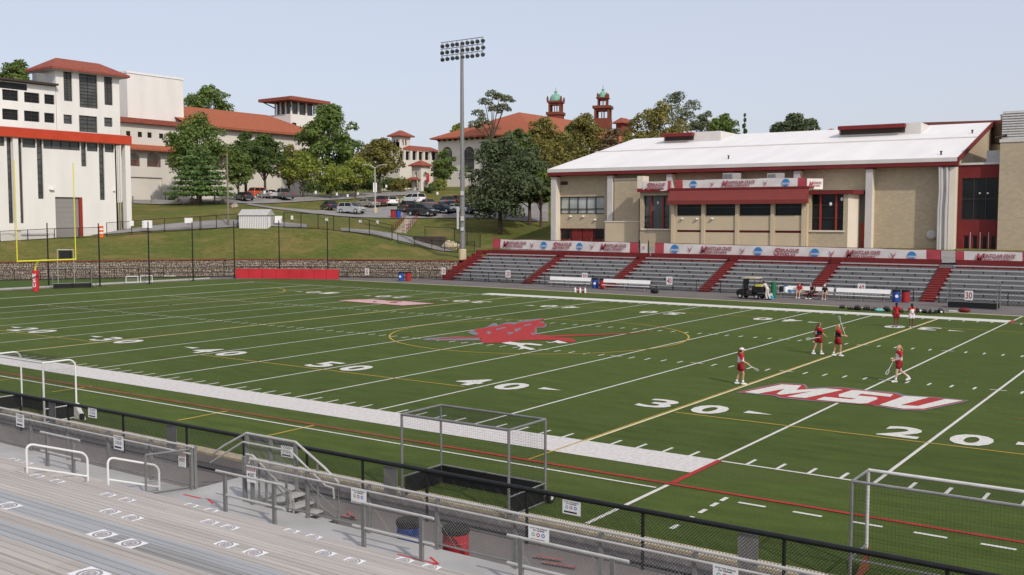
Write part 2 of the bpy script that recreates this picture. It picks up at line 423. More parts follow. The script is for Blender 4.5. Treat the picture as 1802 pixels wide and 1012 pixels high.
for x, y, z in [(-150, -60, 2.2), (-108, -8, 2.2), (-93, 18, 2.15), (-81.5, 36, 2.1), (-74, 47, 2.1), (-66.5, 56, 2.1), (-56.5, 62.2, 2.1), (-44, 67.2, 2.0), (-40.3, 72.9, 2.9), (-25, 72.9, 3.0), (0, 72.9, 3.0), (20, 72.9, 3.0), (90, 72.9, 3.0), (200, 72.9, 3.0),
                (-30, 80, 3.7), (0, 80, 3.7), (20, 80, 3.7), (100, 85, 3.8), (-15, 110, 5.5), (20, 120, 6), (100, 130, 8), (-20, 150, 12), (60, 170, 14), (-96, 40, 4.75), (-96, 20, 4.7), (-115, 10, 4.9), (-96, 55, 5.0), (-100, 60, 6.0), (-117, 60, 9.0),
                (-124, 95, 10.6), (-124, 120, 11.4), (-122, 150, 14), (-105, 165, 15), (-80, 190, 17), (-60, 160, 15), (-40, 190, 17), (-110, 205, 19), (-160, 120, 12), (-160, 40, 8),
                (-200, 200, 20), (-100, 300, 22), (40, 300, 20), (150, 250, 18), (-300, 100, 14), (-300, 350, 22), (-420, 0, 12), (260, 420, 20), (0, 560, 20), (-420, 600, 20), (260, 150, 12), (-250, -60, 6), (-420, -150, 8), (-128, 172, 17), (-140, 190, 19), (-118, 158, 15)]:
    ctl((x, y, z))
_P = np.array(_ctl)
def _phi(r2):
    return np.where(r2 > 1e-9, 0.5 * r2 * np.log(r2 + 1e-12), 0)
_s = 100.0
_q = _P[:, :2] / _s
_K = _phi(((_q[:, None] - _q[None]) ** 2).sum(-1)) + np.eye(len(_q)) * 2e-3
_A = np.zeros((len(_q) + 3,) * 2); _A[:len(_q), :len(_q)] = _K
_A[:len(_q), len(_q)] = 1; _A[:len(_q), len(_q) + 1:] = _q; _A[len(_q):, :len(_q)] = _A[:len(_q), len(_q):].T
_w = np.linalg.solve(_A, np.concatenate([_P[:, 2], np.zeros(3)]))
def hz(x, y):
    q = np.stack([np.asarray(x, float), np.asarray(y, float)], -1) / _s
    sh = q.shape[:-1]; q = q.reshape(-1, 2)
    k = _phi(((q[:, None] - _q[None]) ** 2).sum(-1))
    r = k @ _w[:len(_q)] + _w[len(_q)] + q @ _w[len(_q) + 1:]
    return r.reshape(sh)
def H(x, y): return float(hz(x, y))
def ground(u, v, d0=100, d1=320):
    """walk along a sight line until it meets the hillside"""
    prev = None
    for d in np.arange(d0, d1, 0.5):
        p = at(u, v, d)
        if p[2] <= H(p[0], p[1]):
            return p
    return at(u, v, d1)
_B = np.array(BND, float)
def bdist(p):
    """signed distance to the foot-of-hill line (positive on the hill) and nearest point on it"""
    a, b = _B[:-1], _B[1:]
    ab = b - a; t = np.clip(((p[:, None] - a) * ab).sum(-1) / (ab ** 2).sum(-1), 0, 1)
    q = a + ab * t[..., None]; d2 = ((p[:, None] - q) ** 2).sum(-1); i = d2.argmin(1); r = np.arange(len(p))
    n = np.stack([-ab[:, 1], ab[:, 0]], -1); n /= np.linalg.norm(n, axis=1, keepdims=True)
    s = ((p - q[r, i]) * n[i]).sum(-1)
    return np.sqrt(d2[r, i]) * np.sign(s), q[r, i]
xs = np.concatenate([np.arange(-440, -150, 10), np.arange(-150, 60, 2.0), np.arange(60, 281, 10)])
ys = np.concatenate([np.arange(-160, -20, 10), np.arange(-20, 130, 2.0), np.arange(130, 240, 4), np.arange(240, 621, 20)])
gx, gy = np.meshgrid(xs, ys)
pp = np.stack([gx.ravel(), gy.ravel()], -1)
dd, qq = bdist(pp)
cell = np.where((pp[:, 0] > -150) & (pp[:, 0] < 60) & (pp[:, 1] > -20) & (pp[:, 1] < 130), 1.25, 5.2)
snap = np.abs(dd) < cell
pp[snap] = qq[snap]
_py = [tuple(q) for q in BND] + [(200, -400), (-400, -400), (-400, -60)]
_in = np.zeros(len(pp), bool)
for (x0, y0), (x1, y1) in zip(_py, _py[1:] + _py[:1]):
    if y0 != y1: _in ^= ((pp[:, 1] < y0) != (pp[:, 1] < y1)) & (pp[:, 0] < (x1 - x0) * (pp[:, 1] - y0) / (y1 - y0) + x0)
dd = np.where(_in, -np.abs(dd), np.abs(dd))
inside = (dd > 0) | snap
zz = hz(pp[:, 0], pp[:, 1])
_bz = [2.12] * 7 + [2.05, 2.1, 2.9, 3.0, 3.0]
_cl = np.argmin(((pp[:, None] - _B) ** 2).sum(-1), 1)
zz[snap] = np.where(np.array(_bz)[_cl][snap] < 2.5, 2.12, zz[snap])
far = np.clip((np.hypot(pp[:, 0], pp[:, 1]) - 260) / 200, 0, 1)
zz = zz * (1 - far) + 18 * far
nx = len(xs); idx = np.arange(len(pp)).reshape(len(ys), nx)
fc = []
for j in range(len(ys) - 1):
    a = idx[j, :-1]; b = idx[j, 1:]; c = idx[j + 1, 1:]; d = idx[j + 1, :-1]
    ok = inside[a] & inside[b] & inside[c] & inside[d]
    ok &= ~(snap[a] & snap[b] & snap[c] & snap[d] & (dd[a] < 0) & (dd[b] < 0) & (dd[c] < 0) & (dd[d] < 0))
    for q_ in ((a, b, c, d), (b, c, d, a), (c, d, a, b), (d, a, b, c)):
        t3 = ~inside[q_[0]] & inside[q_[1]] & inside[q_[2]] & inside[q_[3]]
        fc += [(int(q_[1][i]), int(q_[2][i]), int(q_[3][i])) for i in np.nonzero(t3)[0]]
    fc += [(int(a[i]), int(b[i]), int(c[i]), int(d[i])) for i in np.nonzero(ok)[0]]
me = bpy.data.meshes.new('hillside')
me.from_pydata(np.column_stack([pp, zz]).tolist(), [], fc)
bm = bmesh.new(); bm.from_mesh(me)
bmesh.ops.remove_doubles(bm, verts=bm.verts, dist=0.02)
bmesh.ops.dissolve_degenerate(bm, edges=bm.edges, dist=0.02)
bmesh.ops.recalc_face_normals(bm, faces=bm.faces)
if sum(f.normal.z for f in bm.faces) < 0: bmesh.ops.reverse_faces(bm, faces=bm.faces)
bmesh.ops.delete(bm, geom=[v for v in bm.verts if not v.link_faces], context='VERTS')
bm.to_mesh(me); bm.free()
me.materials.append(grass); me.polygons.foreach_set('use_smooth', [True] * len(me.polygons))
tag(link('hillside', me), kind='structure')

def drape(name, pts, m, off=0.10, cell=2.0, kind='structure'):
    bm = bmesh.new()
    bm.faces.new([bm.verts.new((p[0], p[1], 0)) for p in pts])
    x = [p[0] for p in pts]; y = [p[1] for p in pts]
    for ax, lo, hi in ((0, min(x), max(x)), (1, min(y), max(y))):
        for t in np.arange(lo + cell, hi, cell):
            no = Vector((1, 0, 0)) if ax == 0 else Vector((0, 1, 0)); co = no * float(t)
            bmesh.ops.bisect_plane(bm, geom=bm.verts[:] + bm.edges[:] + bm.faces[:], plane_co=co, plane_no=no)
    for v in bm.verts: v.co.z = H(v.co.x, v.co.y) + off
    bmesh.ops.recalc_face_normals(bm, faces=bm.faces)
    if sum(f.normal.z for f in bm.faces) < 0: bmesh.ops.reverse_faces(bm, faces=bm.faces)
    me = bpy.data.meshes.new(name); bm.to_mesh(me); bm.free()
    me.materials.append(m)
    o = link(name, me)
    if kind: tag(o, kind=kind)
    return o
def gp(u, v, d):                       # plan point of a surveyed spot on the hill
    p = at(u, v, d); return (p[0], p[1])

# flat ground and the paved / turfed sheets
g = MB(); g.poly([(-3000, -3000, -0.06), (3000, -3000, -0.06), (3000, 3000, -0.06), (-3000, 3000, -0.06)])
tag(g.build('ground', asphalt), kind='structure')
def sheet(name, pts, z, m, parent=None, kind='structure'):
    b = MB(); b.poly([(p[0], p[1], z) for p in pts])
    o = b.build(name, m, parent)
    if kind: tag(o, kind=kind)
    return o
sheet('walkway', [(-70, 50), (-66, 25), (-66, -8), (90, -8), (90, 72), (-38, 72), (-44, 66.9), (-58, 60.5)], -0.02, asphalt)
FIELD = [(-64.6, -7.75), (-64.5, 25), (-63.9, 35), (-62.4, 50.4), (-57, 55), (-49.5, 57.2), (-27.8, 56.9), (-3, 55.6), (22, 54.4), (90, 53), (90, -7.75)]
field = sheet('turf_field', FIELD, 0.0, turf)
sheet('end_turf', [(-66.3, -40), (-66.3, 25), (-65.6, 36), (-64.5, 50), (-67.6, 52.2), (-72.5, 45.6), (-80.2, 34.6), (-91.5, 17), (-106, -8), (-130, -40)], -0.01, turf_side)
k = MB()
ed = [(-66.3, -40), (-66.3, 25), (-65.6, 36), (-64.4, 50.2)]
for a, b in zip(ed[:-1], ed[1:]):
    d = Vector((b[0] - a[0], b[1] - a[1], 0)); L = d.length; d.normalize(); n = Vector((-d.y, d.x, 0))
    k.obox((a[0], a[1], -0.02), d * (L - .01), n * 0.35, (0, 0, 0.14))
tag(k.build('kerb', concrete), kind='structure')
k = MB(); k.box(-66, 90, -8.2, -7.75, -0.06, 0.012)
tag(k.build('kerb', cream_conc), kind='structure')
k = MB()
far = [(-49.5, 57.2), (-27.8, 56.9), (-3, 55.6), (22, 54.4), (90, 53)]
for a, b in zip(far[:-1], far[1:]):
    d = Vector((b[0] - a[0], b[1] - a[1], 0)); L = d.length; d.normalize(); n = Vector((-d.y, d.x, 0))
    k.obox((a[0], a[1], -0.03), d * (L - .01), n * 0.30, (0, 0, 0.042))
tag(k.build('kerb', cream_conc), kind='structure')

# ------------------------------------------------------------------ painted lines on the field
W = 48.768
YD = 0.9144
def strip(name, rects, z, m, kind=None):
    b = MB()
    for x0, x1, y0, y1 in rects:
        b.poly([(x0, y0, z), (x1, y0, z), (x1, y1, z), (x0, y1, z)])
    o = b.build(name, m, field)
    if kind: tag(o, kind=kind)
    return o
for yd in range(-50, 51, 5):
    x = yd * YD
    if yd in (-30 + 10, 30 - 10):      # the two 30-yard lines carry a second, yellow line
        strip('yard_line', [(x - 0.02, x + 0.085, 0.03, W - 0.03)], 0.008, cream_paint)
        strip('restraining_line', [(x - 0.10, x - 0.03, -3.2, W - 0.03)], 0.016, yellow_paint)
    elif abs(yd) == 50:
        strip('yard_line', [(x - 0.11, x + 0.11, 0.03, W - .03)], 0.008, white_paint)
    else:
        strip('yard_line', [(x - 0.055, x + 0.055, 0.03, W - .03)], 0.008, white_paint)
strip('end_line', [(-55.0, -54.75, -0.05, W + .05)], 0.008, white_paint)
strip('end_line', [(54.75, 55.0, -0.05, W + .05)], 0.008, white_paint)
tk = []
for i in range(-50, 51):
    if i % 5 == 0: continue
    x = i * YD
    tk += [(x - .05, x + .05, 0.02, 0.72), (x - .05, x + .05, W - .72, W - .02), (x - .05, x + .05, 17.95, 18.6), (x - .05, x + .05, W - 18.6, W - 17.95)]
strip('hash_marks', tk, 0.004, white_paint, 'stuff')
tk = []
for i in range(-50, 51, 5):
    x = i * YD
    for y in (18.28, W - 18.28): tk.append((x - .33, x + .33, y - .05, y + .05))
strip('cross_marks', tk, 0.012, white_paint, 'stuff')
X25 = 25 * YD
strip('sideline_band', [(-X25, X25, -1.86, 0)], 0.012, band_paint)
strip('sideline_band', [(-X25, X25, W, W + 1.86)], 0.012, white_paint)
strip('sideline', [(X25 + .02, 56, -0.13, -0.02)], 0.012, white_paint)
strip('sideline', [(-56, -X25 - .02, -0.13, -0.02)], 0.012, white_paint)
strip('sideline', [(X25 + .02, 56, W + .02, W + .13)], 0.012, white_paint)
strip('sideline', [(-56, -X25 - .02, W + .02, W + .13)], 0.012, white_paint)
strip('restraining_line', [(14.0, 70, -3.37, -3.23)], 0.02, red_paint)
strip('restraining_line', [(-62, 14.0, -3.40, -3.20)], 0.02, rust_paint)
strip('coaching_line', [(-40, X25 - .06, -3.92, -3.82)], 0.016, white_paint)
strip('team_area_line', [(X25 + .0, X25 + .17, -3.18, -0.02)], 0.016, red_paint)
strip('team_area_line', [(X25 + .02, X25 + .14, -7.7, -3.45)], 0.016, white_paint)
strip('team_area_line', [(X25, X25 + .25, W, W + 1.9)], 0.016, red_paint)
strip('team_area_line', [(X25 + .05, X25 + .17, W + 1.95, W + 5.5)], 0.016, white_paint)
tk = [(24.68, 24.80, y, y + .38) for y in (-6.9, -6.1, -5.35, -4.65, -4.05)] + [(x, x + .72, -3.98, -3.86) for x in np.arange(25.15, 60, 1.42)]
strip('dashed_line', tk, 0.012, white_paint, 'stuff')
for (u0, v0), (u1, v1) in [((316, 741), (403, 722)), ((468, 768), (556, 748)), ((90, 690), (162, 680)), ((0, 671), (35, 664))]:
    a, b = onZ(u0, v0), onZ(u1, v1); xm = (a[0] + b[0]) / 2
    strip('substitution_line', [(xm - .06, xm + .06, a[1], b[1])], 0.012, yellow_paint)
for x0, x1 in ((-45.7, -18.5), (-9.2, 8.6), (18.5, 45.7)):
    strip('hash_line', [(x0, x1, 6.0, 6.1)], 0.012, yellow_paint)
    strip('hash_line', [(x0, x1, W - 6.1, W - 6.0)], 0.012, yellow_paint)
def arc(name, cx, cy, r, a0, a1, wd, m, z=0.016, n=72):
    b = MB(); vs = []
    for i in range(n + 1):
        t = R(a0 + (a1 - a0) * i / n)
        for q in (r - wd / 2, r + wd / 2): vs.append((cx + q * math.cos(t), cy + q * math.sin(t), z))
    b.add(vs, [(2 * i, 2 * i + 1, 2 * i + 3, 2 * i + 2) for i in range(n)])
    return b.build(name, m, field)
arc('centre_circle', 0.3, 24.2, 9.2, 0, 360, 0.12, yellow_paint, n=120)
p = onZ(481, 518)
arc('goal_arc', p[0] - 10.6, p[1] - 4.6, 11.6, -60, 85, 0.12, yellow_paint)
arc('goal_arc', p[0] - 10.6, p[1] - 4.6, 15.5, -75, -5, 0.12, rust_paint)
arc('goal_arc', 47.0, 24.4, 11.6, 100, 260, 0.12, yellow_paint)
# numerals: six feet tall, either side of every tenth-yard line, with a direction arrow
def numeral(txt, x, y, flip, arrow):
    sgn = -1 if flip else 1
    ex = (sgn, 0, 0); ey = (0, sgn, 0)
    for i, ch in enumerate(txt):
        b = MB(); off = -1.72 if i == 0 else 0.42
        text_to(b, ch, (x + sgn * off, y, 0.02), ex, ey, 1.3, 1.83)
        b.build('field_number', white_paint, field)
    if arrow:
        b = MB(); ax = arrow
        ox = x + ax * 2.35; yy = y + sgn * 1.25
        b.poly([(ox, yy - .26, .02), (ox, yy + .26, .02), (ox + ax * 1.05, yy, .02)][::1 if ax > 0 else -1])
        b.build('direction_arrow', white_paint, field)
for yd in (-40, -30, -20, -10, 0, 10, 20, 30, 40):
    t = str(50 - abs(yd)) if yd else '50'
    ar = 0 if yd == 0 else (1 if yd > 0 else -1)
    numeral(t, yd * YD, 6.35, False, ar)
    numeral(t, yd * YD, W - 6.35, True, ar)

# emblems painted on the turf (outlines measured on the ground)
def trace(name, pts, o, sc, m, z):
    b = MB(); q = [onZ(o[0] + sc * x, o[1] + sc * y) for x, y in pts]
    b.poly([(c[0], c[1], z) for c in q][::-1])
    ob = b.build(name, m, field, fix=False)
    me = ob.data; bm = bmesh.new(); bm.from_mesh(me)
    bmesh.ops.triangulate(bm, faces=bm.faces)
    for f in bm.faces:
        if f.normal.z < 0: f.normal_flip()
    bm.to_mesh(me); bm.free()
    return ob
O1, S1 = (1250, 520), 0.2608
trace('letters_outline', [(170, 657), (300, 628), (470, 594), (640, 601), (662, 628), (760, 622), (880, 622), (1040, 640), (1262, 658), (1320, 676), (1480, 686), (1745, 711), (1690, 727), (1440, 780), (1290, 777), (1115, 748), (1080, 741), (690, 716), (470, 694), (430, 680)], O1, S1, grey_paint, 0.020)
trace('letters_outline', [(190, 656), (310, 632), (475, 598), (630, 605), (648, 632), (880, 627), (1040, 645), (1240, 664), (1295, 682), (1480, 692), (1725, 712), (1440, 775), (1300, 772), (1125, 745), (690, 710), (475, 689), (440, 675)], O1, S1, red_paint, 0.024)
trace('letter_m', [(230, 656), (482, 604), (614, 611), (580, 641), (775, 631), (895, 641), (640, 696), (515, 686), (690, 650), (475, 674), (445, 668), (500, 634), (320, 667)], O1, S1, white_paint, 0.028)
trace('letter_s', [(865, 672), (955, 643), (1000, 645), (1235, 671), (1215, 688), (1020, 668), (990, 679), (1120, 690), (1130, 703), (1060, 731), (1010, 734), (715, 707), (770, 688), (950, 705), (985, 700), (870, 688)], O1, S1, white_paint, 0.028)
trace('letter_u', [(1140, 743), (1310, 682), (1475, 692), (1285, 744), (1400, 750), (1585, 703), (1705, 713), (1440, 768), (1300, 768)], O1, S1, white_paint, 0.028)
O2, S2 = (740, 555), 0.20604
trace('team_emblem', [(400, 150), (450, 125), (560, 104), (615, 70), (650, 66), (660, 88), (735, 62), (830, 62), (900, 40), (1050, 26), (1020, 56), (1078, 76), (1072, 100), (1035, 110), (990, 106), (998, 160), (520, 180), (480, 178)], O2, S2, grey_paint, 0.020)
trace('team_emblem', [(15, 210), (60, 196), (300, 184), (510, 188), (505, 216), (200, 217), (60, 216)], O2, S2, grey_paint, 0.020)
trace('team_emblem', [(455, 138), (482, 119), (560, 109), (602, 95), (650, 97), (700, 78), (760, 72), (800, 80), (850, 62), (900, 56), (960, 49), (1040, 31), (1058, 40), (1010, 58), (1065, 74), (1064, 92), (1030, 104), (985, 100), (976, 138), (990, 166), (1100, 176), (1230, 170), (2000, 147), (1240, 184), (1120, 186), (1240, 196), (1310, 206), (1325, 222), (1305, 236), (1240, 226), (1150, 213), (1000, 213), (870, 216), (790, 226), (700, 236), (560, 240), (505, 223), (520, 198), (480, 196), (200, 204), (60, 206), (300, 188), (490, 186), (472, 166), (505, 160)], O2, S2, red_paint, 0.024)
for pts in ([(690, 238), (770, 229), (850, 240), (940, 241), (1050, 255), (1020, 263), (960, 258), (900, 252), (870, 262), (985, 294), (940, 300), (890, 288), (830, 296), (858, 280), (820, 259), (750, 251)], [(1065, 226), (1110, 236), (1170, 216), (1230, 231), (1260, 241), (1180, 243), (1150, 233), (1100, 241)]):
    trace('emblem_feet', pts, O2, S2, white_paint, 0.028)
for pts in ([(560, 148), (590, 138), (605, 152), (580, 166)], [(730, 155), (770, 145), (800, 150), (760, 168)], [(800, 122), (860, 106), (850, 126), (812, 146)], [(940, 155), (988, 150), (992, 164), (950, 170)], [(640, 118), (720, 102), (735, 108), (650, 128)], [(880, 88), (940, 74), (950, 82), (890, 96)]):
    trace('emblem_shading', pts, O2, S2, grey_paint, 0.028)
O3, S3 = (590, 515), 0.13736
trace('far_letters', [(0, 104), (250, 88), (480, 84), (640, 98), (880, 106), (1060, 122), (1300, 143), (1180, 152), (860, 172), (640, 153), (400, 138), (130, 114)], O3, S3, rust_paint, 0.020)
trace('far_letters', [(40, 104), (250, 92), (470, 89), (620, 101), (880, 112), (1050, 128), (1270, 142), (860, 166), (640, 149), (400, 133), (150, 112)], O3, S3, pink_paint, 0.024)
for pts in ([(470, 118), (520, 112), (540, 122), (490, 126)], [(690, 126), (790, 122), (800, 134), (710, 136)], [(640, 104), (860, 114), (840, 120), (660, 112)]): trace('far_letters', pts, O3, S3, rust_paint, 0.028)
for u, v in ((1715, 662), (1733, 700), (1795, 738), (505, 517)):
    c = onZ(u, v); arc('ground_mark', c[0], c[1], .05, 0, 360, .10, rust_paint, .012, 10)
# ------------------------------------------------------------------ walls with real openings
class Wall:
    """vertical plane: origin (x, y), e = unit vector along it, n = outward normal"""
    def __init__(s, o, e, n):
        s.o = np.array([o[0], o[1], 0.0]); s.e = np.array([e[0], e[1], 0.0]); s.n = np.array([n[0], n[1], 0.0])
    def P(s, a, z, off=0.0):
        return s.o + s.e * a + s.n * off + np.array([0, 0, z])
    def uv(s, u, v, off=0.0):
        d = ray(u, v); p0 = s.o + s.n * off
        t = ((p0 - CAM) @ s.n) / (d @ s.n); q = CAM + d * t
        return float((q - s.o) @ s.e), float(q[2])
    def rect(s, u0, v0, u1, v1, off=0.0):          # surveyed opening -> (a0, a1, z0, z1)
        uc, vc = (u0 + u1) / 2, (v0 + v1) / 2
        a0, a1 = s.uv(u0, vc, off)[0], s.uv(u1, vc, off)[0]
        return min(a0, a1), max(a0, a1), s.uv(uc, v1, off)[1], s.uv(uc, v0, off)[1]
    def box(s, mb, a0, a1, z0, z1, o0, o1):
        return mb.obox(s.P(a0, z0, o0), s.e * (a1 - a0), s.n * (o1 - o0), (0, 0, z1 - z0))
    def face(s, mb, a0, a1, z0, z1, off=0.0):
        return mb.poly([s.P(a0, z0, off), s.P(a1, z0, off), s.P(a1, z1, off), s.P(a0, z1, off)])
    def holes(s, mb, a0, a1, z0, z1, hs, depth=0.25, off=0.0):
        hs = [(max(a0, h[0]), min(a1, h[1]), max(z0, h[2]), min(z1, h[3])) for h in hs]
        A = sorted({a0, a1, *[h[0] for h in hs], *[h[1] for h in hs]}); Z = sorted({z0, z1, *[h[2] for h in hs], *[h[3] for h in hs]})
        for i in range(len(A) - 1):
            for j in range(len(Z) - 1):
                ca, cz = (A[i] + A[i + 1]) / 2, (Z[j] + Z[j + 1]) / 2
                if any(h[0] < ca < h[1] and h[2] < cz < h[3] for h in hs): continue
                s.face(mb, A[i], A[i + 1], Z[j], Z[j + 1], off)
        for h in hs:
            q = [(h[0], h[2]), (h[1], h[2]), (h[1], h[3]), (h[0], h[3])]
            for (p, r) in zip(q, q[1:] + q[:1]):
                mb.poly([s.P(p[0], p[1], off), s.P(r[0], r[1], off), s.P(r[0], r[1], off - depth), s.P(p[0], p[1], off - depth)])
    def window(s, parent, h, nx=1, ny=1, gm=None, fm=None, depth=0.22, off=0.0, fw=0.06, name='window'):
        a0, a1, z0, z1 = h
        b = MB(); s.face(b, a0, a1, z0, z1, off - depth + .01)
        wdw = b.build(name, gm or glass_dark, parent)
        f = MB(); t = fw
        o0, o1 = off - depth + .012, off - depth + .09
        for i in range(nx + 1):
            c = a0 + (a1 - a0) * i / nx
            lo = c if i == 0 else (c - t if i == nx else c - t / 2)
            s.box(f, lo, lo + t, z0, z1, o0, o1)
        for j in range(ny + 1):
            c = z0 + (z1 - z0) * j / ny
            lo = c if j == 0 else (c - t if j == ny else c - t / 2)
            s.box(f, a0 + t, a1 - t, lo, lo + t, o0, o1 - .003)
        f.build('frame', fm or frame_dark, wdw)
        return wdw
def corner_box(uc, ul, ur, vref, dep):
    """axis-aligned block seen on its near corner: (x_back, x_front, y_near, y_far)"""
    p = at(uc, vref, dep)
    return float(onY(ul, vref, p[1])[0]), float(p[0]), float(p[1]), float(onX(ur, vref, p[0])[1])
def hip_roof(mb, x0, x1, y0, y1, z, over, rise, thick=0.3, ridge=0.0):
    a0, a1, b0, b1 = x0 - over, x1 + over, y0 - over, y1 + over
    for (za, zb) in ((z, z + thick),):
        mb.box(a0, a1, b0, b1, za, zb)
    zt = z + thick
    if (b1 - b0) > (a1 - a0):
        m = (a1 - a0) / 2 * (1 - ridge); xm = (a0 + a1) / 2
        r0, r1 = (xm, b0 + m, zt + rise), (xm, b1 - m, zt + rise)
        c = [(a0, b0, zt + .003), (a1, b0, zt + .003), (a1, b1, zt + .003), (a0, b1, zt + .003)]
        mb.add(c + [r0, r1], [(0, 1, 4), (1, 2, 5, 4), (2, 3, 5), (3, 0, 4, 5)])
    else:
        m = (b1 - b0) / 2 * (1 - ridge); ym = (b0 + b1) / 2
        r0, r1 = (a0 + m, ym, zt + rise), (a1 - m, ym, zt + rise)
        c = [(a0, b0, zt + .003), (a1, b0, zt + .003), (a1, b1, zt + .003), (a0, b1, zt + .003)]
        mb.add(c + [r0, r1], [(0, 1, 5, 4), (1, 2, 5), (2, 3, 4, 5), (3, 0, 4)])
def arch_pts(c, z0, wd, zs, n=9):       # opening outline with a round head, from lower left clockwise in (a, z)
    r = wd / 2
    return [(c - r, z0)] + [(c - r * math.cos(math.pi * i / n), zs + r * math.sin(math.pi * i / n)) for i in range(n + 1)] + [(c + r, z0)]

# ================================================================== the white buildings at the left
def X_wall(x): return Wall((x, 0), (0, 1), (1, 0))
def Y_wall(y): return Wall((0, y), (1, 0), (0, -1))

# --- white hall with the red fascia
X1 = -92.2
b1 = thing('sports_hall', 'tall white building with bright red fascia behind the goalpost', 'building', (-97, 45, 4))
w1 = X_wall(X1)
ytop = 18.77; yfas = 17.56; ye = 56.5
strips = [w1.rect(14, 258, 22, 393), w1.rect(32, 258, 40, 393), w1.rect(66, 260, 76, 350), w1.rect(143, 262, 152, 293), w1.rect(175, 264, 184, 352)]
door = w1.rect(98, 347, 146, 416)
door = (door[0], door[1], 3.9, door[3])
zc0, zc1 = 16.35, 17.5
cl = [(20.0, strips[0][0] - .25, zc0, zc1), (strips[1][1] + .12, strips[2][0] - .12, zc0, zc1), (strips[2][1] + .12, strips[3][0] - .12, zc0, zc1), (strips[3][1] + .12, strips[4][0] - .12, zc0, zc1), (strips[4][1] + .12, 56.2, zc0, zc1)]
st = [(a, b, z0, zc1) for a, b, z0, z1 in strips]
mb = MB(); w1.holes(mb, 14, ye, 3.6, yfas + .1, st + cl + [door], 0.3)
mb.box(X1 - 22, X1 - .35, 14, 14.2, 3.6, yfas); mb.box(X1 - 22, X1 - .0, ye - .2, ye, 3.6, yfas); mb.box(X1 - 22, X1 - 21.8, 14.2, ye - .2, 3.6, yfas)
mb.build('wall', white_wall, b1)
for h in st: w1.window(b1, h, 1, max(4, int((h[3] - h[2]) / 0.85)), glass_grey, frame_dark, 0.28)
for h in cl: w1.window(b1, h, max(1, int((h[1] - h[0]) / 1.3)), 1, glass_grey, frame_dark, 0.28)
mb = MB(); w1.face(mb, door[0], door[1] - .45, door[2], door[3], -.28)
for i in range(1, 9):
    z = door[2] + (door[3] - door[2]) * i / 9
    w1.box(mb, door[0], door[1] - .45, z, z + .03, -.28, -.26)
mb.build('shutter_door', grey_door, b1)
mb = MB(); w1.box(mb, door[1] - .44, door[1], door[2], door[3] - .05, -.28, -.05); mb.build('door_jamb', frame_red, b1)
mb = MB(); mb.box(X1 - 22.5, X1 + .7, 13, 58.55, yfas, ytop); mb.build('fascia', red_fascia, b1)
mb = MB(); mb.box(X1 - 22, X1 + .2, 13.5, 58.2, ytop + .002, ytop + .12); mb.build('roof', roof_edge, b1)
mb = MB(); c0, c1 = w1.uv(22.5, 330)[0], w1.uv(31.5, 330)[0]
w1.box(mb, c0, c1, 4, yfas - .02, 0.01, .42); mb.build('column', white_wall, b1)
mb = MB(); mb.box(X1 - .35, X1 + .5, 57.6, 58.4, 5.5, yfas - .01); mb.build('column', white_wall, b1)
for yy in (56.75, 57.05):
    mb = MB(); mb.tube((X1 - .1, yy, 5.0), (X1 - .1, yy, yfas - .05), .06); mb.build('downpipe', galv_light, b1)
mb = MB(); y, z = w1.uv(90, 333); mb.box(X1 + .01, X1 + .35, y - .3, y + .3, z - .12, z + .12); mb.build('wall_lamp', white_metal, b1)
mb = MB(); y, z = w1.uv(200, 335); mb.box(X1 + .01, X1 + .25, y - .15, y + .15, z - .12, z + .12); mb.build('wall_lamp', white_metal, b1)
mb = MB(); w1.box(mb, w1.uv(22, 412)[0], w1.uv(85, 412)[0], 5.0, 5.06, .08, .12); mb.build('handrail', galv, b1)

# --- tower with hipped tile roof, and the wing to its left
X2 = -117.8
b2 = thing('stair_tower', 'white tower with brown tiled hip roof and tall central window', 'building', (-122, 68.7, 8))
w2 = X_wall(X2); w2s = Y_wall(63.1)
xb = float(onY(64, 150, 63.1)[0]); zt = 30.75
hs = [w2.rect(112, 124, 127, 178), w2.rect(139.5, 121, 171.5, 190), w2.rect(183.5, 133, 198, 185), w2.rect(112, 202, 127, 218), w2.rect(139.5, 204, 171.5, 240), w2.rect(183.5, 207, 198, 223)]
mb = MB(); w2.holes(mb, 63.1, 74.4, 7, zt, hs, 0.3)
w2s.face(mb, xb, X2, 7, zt); mb.box(xb, X2 - .4, 74.2, 74.4, 7, zt); mb.box(xb - .2, xb, 63.1, 74.4, 7, zt)
mb.build('wall', white_wall, b2)
for h, nx, ny in zip(hs, (2, 2, 2, 1, 2, 1), (12, 12, 12, 2, 5, 2)): w2.window(b2, h, nx, ny, glass_grey if ny > 2 else glass_grey, frame_dark, 0.28, fw=.07)
mb = MB(); hip_roof(mb, xb, X2, 63.1, 74.4, zt, 1.25, 2.0, .35, 0.25); mb.build('roof', tile2, b2)
mb = MB(); mb.box(xb - 1, X2 + 1, 62.1, 75.4, zt - .12, zt - .003); mb.build('soffit', pil_grey, b2)
b2w = thing('office_wing', 'white wing with paired dark windows left of the tower', 'building', (-122, 55, 8))
ztw = 28.45
hs = [w2.rect(4, 158, 32, 177), w2.rect(42.5, 163, 69.5, 181), w2.rect(78, 166.5, 96, 183.5), w2.rect(4, 192, 32, 211), w2.rect(42.5, 195.5, 69.5, 214), w2.rect(78, 199, 96, 216)]
mb = MB(); w2.holes(mb, 44, 63.0, 7, ztw - .4, hs, 0.35, 0.02); mb.box(xb, X2 - .4, 44, 44.2, 7, ztw - .4); mb.build('wall', white_wall, b2w)
for h, nx in zip(hs, (2, 2, 1) * 2): w2.window(b2w, h, nx, 3, glass_dark, frame_dark, .3, .02)
mb = MB(); mb.box(xb, X2 + 1.0, 43.5, 63.0, ztw - .3, ztw); mb.build('roof', frame_dark, b2w)
